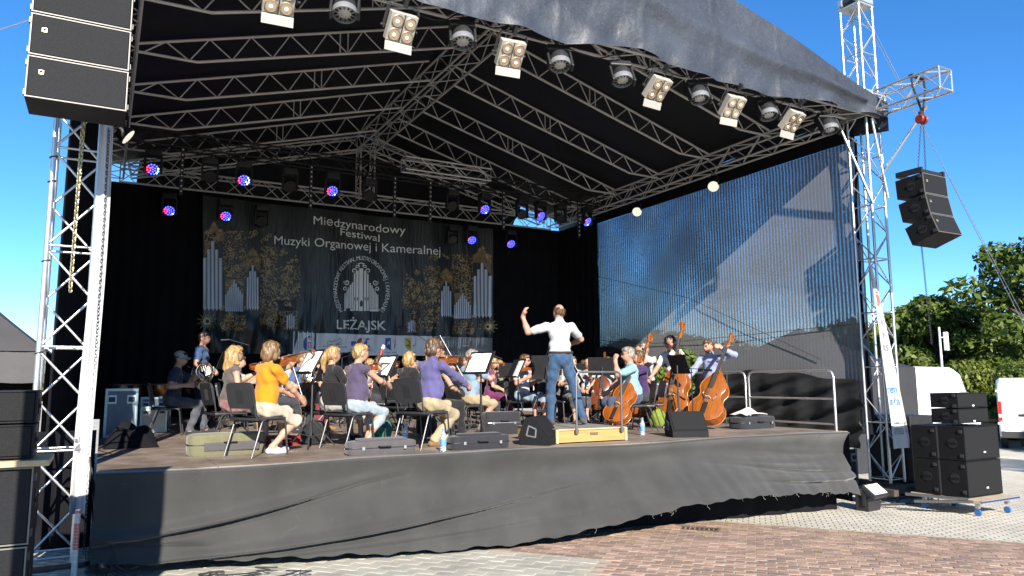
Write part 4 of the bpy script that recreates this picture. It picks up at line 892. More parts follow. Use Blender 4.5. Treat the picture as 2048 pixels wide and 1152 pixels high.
a = person('bassist with sunglasses furthest back at the mesh wall', 9.62, 11.75, -105, sit=True, hipz=.74, S=1.0, head=(0, 4, 0), hl=(-.05, .30, 1.36), hr=(.30, .40, .85), fl=(-.2, .35, 0), top=(whites, 'short'), bot=(darkt, 'long'), hair=('short', gray), glasses='sun', skin='pink', vox=.012)
viol('double_bass', 'double bass of the bassist in sunglasses, furthest from the stage edge', frame((9.02, 11.45, DECK+.14), (.46, .16, 1), (-.92, -.3, .3)), .94, .18, True, 'bass', .14, group='double basses')
a = person('bassist in a white striped t-shirt in the middle of the three', 9.28, 10.55, -100, hipz=.80, S=1.0, head=(8, 12, 0), hl=(-.14, .24, 1.46), hr=(.26, .42, .80), fl=(-.16, .36, 0), top=(pm('cloth_stripes', (.62, .58, .56), .85, 0, .3, 3, .4, 9, stretch=(.2, .2, 12)), 'short'), bot=(darkt, 'long'), hair=('curly', dark), glasses='clear', skin='pink')
viol('double_bass', 'double bass held by the bassist in the striped t-shirt', frame((8.72, 10.0, DECK+.14), (.30, .10, 1), (-.90, -.40, .25)), .96, .19, True, 'bass', .14, group='double basses')
a = person('bassist in a pale blue shirt on a stool nearest the stage edge', 9.70, 10.02, -104, hipz=.72, S=1.0, lean=3, head=(6, 8, 0), hl=(-.34, .18, 1.36), hr=(.24, .50, .78), pl=(-.9, -.2, .1), fl=(-.28, .22, .18), fr=(.18, .36, 0), top=(C('paleblue', (.40, .44, .66), .05), 'long'), bot=(C('olive', (.13, .11, .07)), 'long'), shoe=tanshoe, hair=('short', brown), beard=brown, collar=True, skin='pink', vox=.009)
viol('double_bass', 'large orange double bass tilted to the right, nearest the stage edge', frame((8.72, 9.25, DECK+.12), (.70, .16, 1), (-.86, -.46, .4)), .96, .19, True, 'bass', .14, group='double basses')
t = thing('stool', 'dark stool under the bassist in the pale blue shirt', 'stool', (9.75, 10.05, DECK))
MB().lathe([(0, .58), (.17, .58), (.18, .60), (.17, .64), (0, .65)], 20).build('seat', CHB, t, True)
for k in range(4):
    a_ = R(45+90*k); MB().cyl((.1*math.cos(a_), .1*math.sin(a_), .58), (.22*math.cos(a_), .22*math.sin(a_), 0), .012, n=6).build('leg', DARKSTEEL, t)
MB().bbox((.22, .02, .78), (.03, .32, .25), .012).build('backrest', CHB, t)
# ---- music stands
stand(2.30, 9.30, -100, 'black music stand of the woman in orange', 1.06, 28, (-.11, .11))
stand(3.42, 9.75, -100, 'black music stand behind the violet shirt', 1.02, 28, (-.10, .10))
stand(4.55, 9.10, -105, 'black music stand of the man in violet', 1.06, 26, (-.09, .11))
stand(6.15, 10.9, -85, 'black music stand of the grey-haired man', 1.02, 26, (-.1,))
stand(1.78, 12.5, -75, 'black music stand of the capped horn player', 1.00, 20, (-.13,))
stand(2.0, 14.7, -65, 'tall black music stand of the standing man', 1.22, 20)
stand(3.25, 12.1, -40, 'black music stand of the maroon trousered horn player', .98, 22, (-.1,))
stand(6.35, 10.3, 30, 'black music stand left of the conductor legs', 1.06, 22)
stand(6.95, 11.3, 20, 'black music stand before the viola player', 1.0, 22)
stand(4.95, 14.0, -10, 'black music stand before the bassoonist', 1.06, 22)
stand(6.5, 13.6, 15, 'black music stand before the turquoise t-shirt', 1.04, 22)
stand(7.75, 10.7, 35, 'black music stand behind the podium rail', 1.06, 24)
stand(6.55, 9.75, 120, 'black music stand with pages beside the cellist', .92, 30, (-.1, .1))
stand(8.62, 9.72, 95, 'black music stand beside the striped bassist', 1.08, 20)
stand(5.6, 12.4, -60, 'black music stand at the centre of the winds', 1.04, 22, (-.1,))

# ---- further players in the back rows
BK = [(2.05, 13.9, 105, 'man in a white shirt at the back left row', whites, ('short', brown), 0), (3.75, 14.6, 125, 'woman with dark hair in a grey blouse in the wind row', C('grey_top', (.25, .25, .27)), ('bob', dark), 1), (4.45, 13.2, 115, 'woman with brown hair in a black top before the winds', black, ('long', brown), 1),
      (5.75, 14.9, 150, 'man with glasses in a dark shirt in the wind row', C('dark_shirt', (.04, .04, .06)), ('short', dark), 0), (6.3, 16.0, 175, 'man in a white shirt at the very back', whites, ('short', gray), 0), (7.9, 14.9, 195, 'woman with blonde hair in the back right row', C('sage', (.25, .30, .22)), ('pony', blond), 1), (8.55, 14.0, 205, 'man in a dark t-shirt in the back right row', C('charcoal', (.05, .05, .055)), ('balding', dark), 0),
      (9.9, 14.4, 215, 'woman with brown hair before the black side curtain', C('redbrown', (.25, .08, .06)), ('bob', brown), 1), (6.05, 12.9, 130, 'woman with brown hair in a white blouse in the middle row', whites, ('bun', brown), 1), (8.3, 12.9, 200, 'woman in a dark blouse between the viola and cello players', C('wine', (.12, .03, .05)), ('long', lbrown), 1)]
for x_, y_, az_, l_, tp_, hr_, fm_ in BK:
    a = person(l_, x_, y_, az_, fem=bool(fm_), head=(random.uniform(-12, 12), random.uniform(0, 10), 0), hl=(-.2, .4, 1.0), hr=(.2, .36, .85), top=(tp_, 'short'), bot=(darkt, 'long'), hair=hr_, skin=random.choice(('fair', 'pink', 'tan')), vox=.013)
    chair(x_, y_, az_, 'black chair under the '+l_)
for x_, y_, az_, l_ in ((2.75, 13.7, -60, 'white shirt man at the back left'), (4.3, 14.1, -45, 'grey blouse woman'), (5.2, 12.7, -60, 'brown haired woman in black'), (6.35, 14.3, -20, 'man with glasses'), (7.75, 14.1, 10, 'blonde back right woman'), (8.2, 13.2, 20, 'dark t-shirt man'), (9.4, 13.75, 30, 'woman before the side curtain')):
    stand(x_, y_, az_, 'black music stand of the '+l_, 1.04, 22)
# ================================================================ LOUDSPEAKERS AND LIGHTS
GRILLE = pm('speaker_grille', (.010, .0105, .012), .7, .0, .25, 90, .9, 220, spec=.2)
GRILLE2 = pm('speaker_grille_dark', (.009, .009, .0095), .7, .0, .25, 90, .9, 220, spec=.2)
CAB = pm('speaker_cabinet', (.007, .007, .008), .65, 0, .2, 30, .4, 160, spec=.2); TRIM = pm('trim_line', (.16, .15, .135), .5, .3, .1, 10); GOLD = pm('badge_gold', (.75, .58, .25), .35, .6, 0)
def cabinet(t_parent, M, w, h, d, name, label=None, cat='loudspeaker', group=None, badge=(-.36, .12), grille=GRILLE, handle=True, taper=.82, bars=0):
    # local: front faces -y, origin at the centre of the front face
    t = thing(name, label, cat, (0, 0, 0), 0, group); t.matrix_basis = M
    x, z = w/2, h/2; v = [(-x, 0, -z), (x, 0, -z), (x, 0, z), (-x, 0, z), (-x, d, -z*taper), (x, d, -z*taper), (x, d, z*taper), (-x, d, z*taper)]
    MB().add(v, [(0, 1, 2, 3), (7, 6, 5, 4), (0, 4, 5, 1), (1, 5, 6, 2), (2, 6, 7, 3), (3, 7, 4, 0)]).build('cabinet', CAB, t)
    MB().bbox((0, -.008, 0), (w-.03, .016, h-.03), .005).build('grille', grille, t)
    m = MB()
    for s in (-1, 1): m.box((0, -.004, s*(z-.006)), (w, .02, .010)); m.box((s*(x-.006), -.004, 0), (.010, .0195, h-.02))
    m.build('trim', TRIM if grille is GRILLE else CAB, t)
    bx, bz = badge[0]*w, badge[1]*h
    if grille is GRILLE:
        m = MB()
        for s in (-1, 1): m.box((bx+s*.016, -.019, bz), (.005, .006, .037)); m.box((bx, -.019, bz+s*.016), (.027, .006, .005))
        m.add([(bx-.012, -.020, bz-.012), (bx+.012, -.020, bz-.012), (bx+.012, -.020, bz+.0)], [(0, 1, 2)]); m.build('badge', GOLD, t)
    else: MB().box((bx, -.019, bz), (.05, .006, .02)).build('badge', PAPER, t)
    if handle:
        for s in (-1, 1):
            MB().cyl((s*(x-.002), d*.45, 0), (s*(x+.006), d*.45, 0), min(.075, h*.28), n=20).build('handle_recess', BLKM, t)
            MB().box((s*(x+.006), d*.45, 0), (.012, min(.15, h*.56), .03)).build('handle', CAB, t)
            for q in (-1, 1): MB().box((s*(x+.006), .04, q*z*.72), (.016, .05, .05)).build('rigging_lug', DARKSTEEL, t)
    return t
def array(x, y, ztop, boxes, side, w=.76, hh=.385, splay=(), tp=.82):
    z = ztop; yy = y; tilt = 0
    for i in range(boxes):
        tilt = splay[i]
        Rm = Matrix.Rotation(R(-tilt), 4, 'X')        # nose down
        c = Vector((x, yy, z)) + Rm.to_3x3() @ Vector((0, 0, -hh/2))
        cabinet(None, Matrix.Translation(c) @ Rm @ Matrix.Identity(4), w, hh, .48, 'line_array_box', f'{["top", "second", "third", "bottom"][i] if boxes == 4 else ["top", "middle", "bottom"][i]} black box of the {side} hanging loudspeaker array', 'loudspeaker', 'hanging loudspeaker boxes', taper=tp)
        e = Rm.to_3x3() @ Vector((0, 0, -hh-.012)); yy += e.y; z += e.z
array(-.335, 7.38, 6.03, 4, 'left', .78, .385, (0, 1, 2, 4))
array(12.16, 7.15, 5.44, 3, 'right', .66, .35, (3, 10, 20), .93)
t = thing('flying_frame', 'black perforated flying frame above the right hanging loudspeakers', 'frame', (12.16, 7.4, 5.5))
for s in (-1, 1): MB().box((12.16+s*.31, 7.38, 5.50), (.05, .46, .09)).build('side_bar', BLKM, t, world=True)
for q in (7.2, 7.6): MB().box((12.16, q, 5.49), (.57, .05, .06)).build('cross_bar', BLKM, t, world=True)
def chain(name, label, a, b, n, r=.014, w=.004, mat=None, sag=0, parent=None):
    a, b = Vector(a), Vector(b); m = MB(); d = (b-a).normalized(); s0 = d.orthogonal().normalized(); s1 = d.cross(s0); L = (b-a).length/n
    for i in range(n):
        c = a.lerp(b, (i+.5)/n); s = s0 if i % 2 else s1
        m.tube([c+d*math.cos(q)*L*.68+s*math.sin(q)*r for q in np.linspace(0, 2*math.pi, 9)[:-1]], w, 4, True)
    o = m.build(name, mat or DARKSTEEL, parent, True); 
    if parent is None: tag(o, label, 'chain', 'hoist chains')
    return o
CHG = pm('brass_chain', (.45, .38, .22), .4, .8, .1, 20)
chain('hoist_chain', 'pale brass hoist chain hanging inside the left tower, nearer strand', (-.30, 8.05, 6.9), (-.31, 8.05, 2.86), 110, .016, .005, CHG)
chain('hoist_chain', 'pale brass hoist chain hanging inside the left tower, farther strand', (-.265, 8.09, 6.9), (-.315, 8.07, 2.90), 108, .016, .005, CHG)
chain('hoist_chain', 'dark chain hanging beside the white banner of the left tower', (-.08, 8.36, 4.6), (-.06, 8.36, .4), 120, .012, .004, DARKSTEEL)
chain('hoist_chain', 'dark chain from the red hoist to the right loudspeakers', (12.36, 7.42, 6.45), (12.16, 7.42, 5.56), 26, .013, .004)
chain('hoist_chain', 'second dark chain from the red hoist to the right loudspeakers', (12.44, 7.42, 6.45), (12.36, 7.40, 5.56), 26, .013, .004)
chain('hoist_chain', 'slack chain hanging below the right loudspeakers', (12.24, 7.5, 4.3), (12.40, 7.55, 2.6), 80, .013, .004)
t = thing('chain_hoist', 'small red chain hoist hanging from the right outrigger', 'hoist', (12.4, 7.42, 6.6)); REDP = pm('red_paint', (.16, .012, .008), .5)
for s in (-1, 1): MB().lathe([(0, -.03), (.07, -.03), (.085, 0), (.07, .03), (0, .03)], 14, (12.4+s*.06, 7.42, 6.55), Matrix.Rotation(R(90), 3, 'Y')).build('drum', REDP, t, True, True)
MB().box((12.4, 7.42, 6.64), (.10, .05, .10)).build('housing', DARKSTEEL, t, world=True); MB().tube([(12.4, 7.42, 6.68), (12.44, 7.45, 6.74), (12.5, 7.5, 6.76)], .012, 6).build('hook', DARKSTEEL, t, world=True)
# --- ground stacks
def ground_box(x0, x1, y, z0, z1, d, name, label, group, grille=GRILLE2, **k):
    return cabinet(None, Matrix.Translation(((x0+x1)/2, y, (z0+z1)/2)), x1-x0, z1-z0-.006, d, name, label, 'loudspeaker', group, grille=grille, taper=1.0, **k)
g1 = 'left ground loudspeakers'
ground_box(-1.10, -.38, 6.05, 1.735, 1.96, .42, 'loudspeaker', 'upper small black loudspeaker on the plank of the left stack', g1, badge=(-.1, -.36))
ground_box(-1.10, -.385, 6.05, 1.50, 1.73, .42, 'loudspeaker', 'lower small black loudspeaker on the plank of the left stack', g1, badge=(-.1, -.36))
ground_box(-1.42, -.37, 6.05, .93, 1.445, .7, 'subwoofer', 'upper black subwoofer of the left stack beside the tower', g1, GRILLE, badge=(-.3, .4))
ground_box(-1.42, -.375, 6.05, .40, .925, .7, 'subwoofer', 'lower black subwoofer of the left stack beside the tower', g1, GRILLE, badge=(-.3, .4))
tag(MB().bbox((-.78, 6.25, 1.47), (1.0, .55, .04), .004).build('plank', pm('raw_plank', (.42, .31, .17), .7, 0, .2, 20, .3, 60, stretch=(1, 6, 6))), 'pale wooden plank under the small loudspeakers at the left', 'plank')
tag(MB().bbox((-.9, 6.4, .335), (1.15, .7, .12), .01).build('pallet_base', BLKM), 'low black base under the left subwoofers', 'base')
g2 = 'right ground loudspeakers'
for k_, (yy, nm) in enumerate(((6.72, 'front'), (7.13, 'rear'))):
    for j, (z0, z1, vn) in enumerate(((.20, .745, 'lower'), (.75, 1.27, 'upper'))):
        ground_box(11.66-.05*k_, 12.60-.05*k_, yy, z0, z1, .39, 'subwoofer', f'{vn} black subwoofer of the {nm} right stack on the wheeled board', g2, badge=(.05, -.28))
for j, (z0, z1, vn) in enumerate(((1.31, 1.54, 'lower'), (1.55, 1.785, 'upper'))):
    ground_box(11.70, 12.52, 6.80, z0, z1, .42, 'loudspeaker', f'{vn} black fill loudspeaker on top of the right subwoofers', g2, badge=(.0, -.36))
t = thing('dolly', 'wheeled board with blue trim and blue castors under the right subwoofers', 'dolly', (12.1, 7.2, .12)); BLUEP = pm('blue_rubber', (.03, .12, .32), .5)
MB().bbox((12.12, 7.05, .165), (1.05, 1.1, .05), .006).build('board', pm('ply_edge', (.4, .33, .22), .6), t, world=True)
for z in (.148, .185): MB().box((12.12, 6.49, z), (1.06, .015, .014)).build('edge_profile', ALU, t, world=True)
MB().box((12.12, 6.492, .166), (1.05, .010, .022)).build('blue_stripe', pm('navy_paint', (.01, .015, .10), .4), t, world=True)
for x in (11.72, 12.52):
    for y in (6.62, 7.45):
        c = MB().cyl((x-.02, y, .03+gz(x)+.02), (x+.02, y, .03+gz(x)+.02), .05, n=16).build('castor', BLUEP, t, True, True)
        MB().box((x, y, .10), (.06, .05, .09)).build('castor_fork', STEEL, t, world=True)
for i, (a, b) in enumerate((((11.55, 6.66, .20), (11.0, 7.3, .24)), ((11.62, 6.62, .16), (11.05, 7.2, .14)))): MB().box((Vector(a)+Vector(b))/2, ((Vector(b)-Vector(a)).length, .05, .04), (Vector(b)-Vector(a)).to_track_quat('X', 'Z').to_matrix()).build('side_rail', DARKSTEEL, t, world=True)
tag(MB().bbox((13.15, 8.75, .62), (.7, .9, 1.45), .02).build('covered_crate', pm('black_wrap', (.012, .012, .013), .5, 0, .3, 6, .5, 12)), 'tall crate wrapped in black cloth behind the right subwoofers', 'crate')
# --- flood light on the ground
t = thing('flood_light', 'black led flood light with a pale face lying before the right tower', 'flood light', (10.62, 7.55, gz(10.7)), R(8)); 
MB().bbox((0, .12, .12), (.36, .22, .22), .015).build('base', BLKP, t)
Rm = Matrix.Rotation(R(-52), 3, 'X')
MB().bbox((0, 0, .31), (.44, .075, .26), .015, Rm).build('head', BLKP, t)
lens = pm('led_lens', (.78, .78, .75), .25, 0, .05, 40)
MB().box(Rm @ Vector((0, -.04, 0))+Vector((0, 0, .31)), (.38, .008, .20), Rm).build('face', pm('frost', (.62, .62, .60), .3), t)
for i in range(6):
    for j in range(4): MB().ell(Rm @ Vector((-.155+.062*i, -.046, -.07+.047*j))+Vector((0, 0, .31)), (.024, .006, .018), 8, 4, Rm).build('led', lens, t)
for s in (-1, 1): MB().box((s*.2, .07, .22), (.02, .05, .25)).build('bracket', BLKP, t)
# --- front lights
CREAM = pm('cream_metal', (.31, .295, .26), .5, 0, .05, 8); LAMP = pm('par_lamp', (.75, .66, .52), .12, .85, .12, 60, .5, 90); RING = pm('lamp_ring', (.42, .30, .20), .3, .6)
BULB = pm('bulb', (.9, .8, .6), .2, 0, 0, emit=(1, .72, .42), es=.8)
def blinder(label):
    t = thing('blinder_light', label, 'stage light', (0, 0, 0), 0, 'four-lamp lights on the front truss')
    # local: face -y
    MB().bbox((0, .06, 0), (.36, .12, .36), .008).build('housing', CREAM, t)
    MB().box((0, -.002, 0), (.012, .006, .35)).build('divider', BLKM, t)
    Rm = Matrix.Rotation(R(90), 3, 'X')
    for i in (-1, 1):
        for j in (-1, 1):
            c = Vector((i*.088, -.004, j*.085))
            l = MB().lathe([(0, -.022), (.03, -.018), (.055, -.004), (.062, .006)], 18, c, Rm).build('lamp', LAMP, t, True)
            MB().tube([c+Vector((.072*math.cos(a), -.006, .072*math.sin(a))) for a in np.linspace(0, 2*math.pi, 17)[:-1]], .009, 5, True).build('ring', RING, l, True)
            MB().ell(c+Vector((0, -.012, -.008)), (.022, .008, .020), 8, 6).build('filament', BULB, l)
    MB().bbox((0, -.035, -.235), (.37, .012, .12), .003, Matrix.Rotation(R(-30), 3, 'X')).build('lower_flap', CREAM, t)
    m = MB()
    for q in (0, .05): m.tube([(-.21, .10+q, -.06), (-.21, .10+q, .20), (-.18, .10+q, .25), (.18, .10+q, .25), (.21, .10+q, .20), (.21, .10+q, -.06)], .010, 6)
    m.build('yoke', DARKSTEEL, t, True); 
    for s in (-1, 1): MB().cyl((s*.18, .12, -.03), (s*.25, .12, -.03), .018, n=8).build('knob', DARKSTEEL, t)
    MB().box((0, .12, .31), (.05, .08, .14)).build('clamp', BLKM, t)
    return t
def place(o, x, y, z, yaw, pitch, label=None):
    o.matrix_basis = Matrix.Translation((x, y, z)) @ Matrix.Rotation(R(yaw), 4, 'Z') @ Matrix.Rotation(R(pitch), 4, 'X')
    if label: o['label'] = label
ORDN = ['first', 'second', 'third', 'fourth', 'fifth', 'sixth', 'seventh']
bl = None
for i, x in enumerate((1.57, 3.09, 4.68, 7.29, 8.88, 10.31)):
    o = blinder('x') if bl is None else copy_tree(bl); bl = bl or o
    place(o, x, 8.42, 6.46, (-4, 3, -6, 5, -2, 4)[i], (46, 40, 44, 50, 45, 48)[i], f'{ORDN[i]} cream four-lamp blinder from the left on the front truss')
HEADG = pm('head_grey', (.16, .165, .17), .4, .1, .1, 10); CLEAR = pm('lens_clear', (.55, .56, .56), .15, .3, .2, 60, .6, 80)
def wash(label):
    t = thing('wash_light', label, 'stage light', (0, 0, 0), 0, 'dark wash lights on the front truss')
    MB().bbox((0, 0, .27), (.34, .2, .12), .02).build('base', BLKP, t)
    for s in (-1, 1): MB().bbox((s*.165, 0, .06), (.035, .12, .34), .012).build('arm', BLKP, t)
    Rm = Matrix.Rotation(R(16), 3, 'X') @ Matrix.Rotation(R(180), 3, 'X')
    MB().lathe([(.0, -.15), (.10, -.14), (.135, -.08), (.145, 0)], 22, (0, 0, .03), Rm).build('shell', BLKP, t, True)
    MB().lathe([(.145, 0), (.152, .01), (.152, .085), (.142, .09), (.138, .07), (.138, .0)], 22, (0, 0, .03), Rm).build('rim', HEADG, t, True)
    MB().lathe([(.0, .075), (.07, .068), (.137, .03)], 22, (0, 0, .03), Rm).build('lens', CLEAR, t, True)
    for k in range(12):
        a = k/12*2*math.pi; MB().box(Rm @ Vector((.105*math.cos(a), .105*math.sin(a), .066))+Vector((0, 0, .03)), (.010, .045, .02), Rm @ Matrix.Rotation(a+math.pi/2, 3, 'Z')).build('fin', BLKM, t)
    MB().box((0, 0, .37), (.06, .08, .12)).build('clamp', BLKM, t)
    return t
wl = None
for i, x in enumerate((2.34, 3.93, 5.46, 6.57, 8.11, 9.67, 11.23)):
    o = wash('x') if wl is None else copy_tree(wl); wl = wl or o
    place(o, x, 8.40, 6.50, -20, -32, f'{ORDN[i]} dark round wash light from the left on the front truss')
# --- coloured heads inside the stage
LEDB = pm('led_blue', (.1, .1, .3), .3, 0, 0, emit=(.03, .035, 1.), es=6.); LEDR = pm('led_red', (.3, .05, .1), .3, 0, 0, emit=(1., .02, .08), es=5.); LEDC = pm('led_cyan', (.1, .3, .4), .3, 0, 0, emit=(.12, .30, 1.), es=9.)
def moving(x, y, z, label, nred, ncy, yaw=-10, pitch=-50, lit=True):
    t = thing('moving_head', label, 'stage light', (0, 0, 0), 0, 'moving heads inside the stage'); place(t, x, y, z, yaw, 0)
    MB().bbox((0, 0, .38), (.30, .24, .14), .02).build('base', BLKP, t)
    for s in (-1, 1): MB().bbox((s*.155, 0, .15), (.035, .12, .38), .012).build('arm', BLKP, t)
    Rm = Matrix.Rotation(R(90-pitch-90), 3, 'X') @ Matrix.Rotation(R(180), 3, 'X')
    Rm = Matrix.Rotation(R(90+38), 3, 'X')
    c = Vector((0, 0, .05))
    h = MB().lathe([(0, -.16), (.09, -.15), (.13, -.06), (.138, .03), (.130, .035), (.128, .02), (0, .02)], 20, c, Rm).build('head', BLKP, t, True)
    if lit:
        P = [(0, 0)]+[(.052, k/6*2*math.pi) for k in range(6)]+[(.105, k/12*2*math.pi+.2) for k in range(12)]
        for i, (r, a) in enumerate(P):
            red = i in (7, 8, 9, 1)[:nred]; cy = i in (12, 13, 14, 15, 4)[:ncy]
            MB().lathe([(0, .034), (.012, .031), (.017, .022)], 8, c+Rm @ Vector((r*math.cos(a+2.6), r*math.sin(a+2.6), 0)), Rm).build('led', LEDR if red else (LEDC if cy else LEDB), h)
    return t
for i, (x, nr, nc) in enumerate(((.67, 4, 3), (2.45, 3, 5), (4.38, 4, 1), (8.3, 1, 1), (9.97, 1, 0), (11.47, 1, 1))):
    moving(x, 16.4, 6.32, f'{ORDN[i]} glowing blue moving head from the left on the black truss', nr, nc, yaw=-12+6*i)
for i, (x, nr, nc) in enumerate(((1.18, 4, 1), (2.45, 4, 1), (9.2, 1, 0), (10.5, 1, 0))):
    moving(x, 19.0, 6.05, f'{ORDN[i]} glowing blue moving head from the left hung low before the back curtain', nr, nc, yaw=-14+4*i)
for i, x in enumerate((1.76, 3.43, 5.27, 7.4, 9.4, 10.6)):
    moving(x, 16.4, 6.30, f'{ORDN[i]} unlit black moving head from the left on the black truss', 0, 0, 0, lit=False)
for i, x in enumerate((3.3, 8.6)):
    moving(x, 19.0, 6.0, ('left' if i == 0 else 'right')+' unlit black moving head hanging before the banner top', 0, 0, 0, lit=False)
DOT = pm('pixel_dot', (.6, .6, .58), .2, 0, 0)
sk = None
for i, x in enumerate((1.2, 3.85, 5.82, 6.73, 8.75, 11.07)):
    if sk is None:
        t = sk = thing('pixel_bar', 'x', 'light bar', (0, 0, 0), 0, 'upright pixel bars on the black truss')
        MB().bbox((0, .02, 0), (.07, .05, 1.02), .008).build('bar', BLKM, t)
        for k in range(9): MB().ell((0, -.012, -.44+.11*k), (.019, .012, .019), 8, 6).build('pixel', DOT, t)
    else: t = copy_tree(sk)
    t.location = (x, 16.2, 6.36); t['label'] = f'{ORDN[i]} upright black pixel bar from the left with a row of pale dots'
for i, (x, y, z, ry, l) in enumerate(((12.02, 12.13, 6.42, -50, 'round pale led par lamp on the right eave truss, nearer of two'), (12.02, 14.9, 6.40, -50, 'round pale led par lamp on the right eave truss, farther of two'), (.12, 11.9, 5.62, 50, 'round pale led par lamp seen edge-on beside the left tower'))):
    t = thing('par_light', l, 'stage light', (x, y, z), 0, 'round led par lamps'); Rm = Vector((-.62, -.55, -.5) if i < 2 else (.8, -.1, -.6)).to_track_quat('Z', 'Y').to_matrix()
    MB().lathe([(0, -.14), (.09, -.13), (.125, -.03), (.13, .02)], 22, (0, 0, 0), Rm).build('can', BLKP, t, True)
    MB().lathe([(0, .034), (.06, .032), (.122, .024)], 22, (0, 0, 0), Rm).build('lens', pm('par_face', (.8, .74, .62), .3, 0, .15, 60, emit=(1, .9, .72), es=.35), t, True)
    MB().tube([(0, -.15, 0), (0, -.15, .2), (0, 0, .3), (0, .15, .2), (0, .15, 0)], .012, 6).build('yoke', BLKM, t)

# swags of black cable along the front truss
fx = sorted((1.57, 3.09, 4.68, 7.29, 8.88, 10.31, 2.34, 3.93, 5.46, 6.57, 8.11, 9.67, 11.23))
for i, (a, b) in enumerate(zip(fx[:-1], fx[1:])):
    r_ = random.Random(i); d = r_.uniform(.08, .22); zz = 6.93
    tag(MB().tube([(a+(b-a)*k/10, 8.50+.03*math.sin(k), zz-d*math.sin(k/10*math.pi)) for k in range(11)], .009, 5).build('light_cable', RUBBER, None, True), f'{["first", "second", "third", "fourth", "fifth", "sixth", "seventh", "eighth", "ninth", "tenth", "eleventh", "twelfth"][i]} sagging black cable from the left along the front truss', 'cable', 'cables along the front truss')
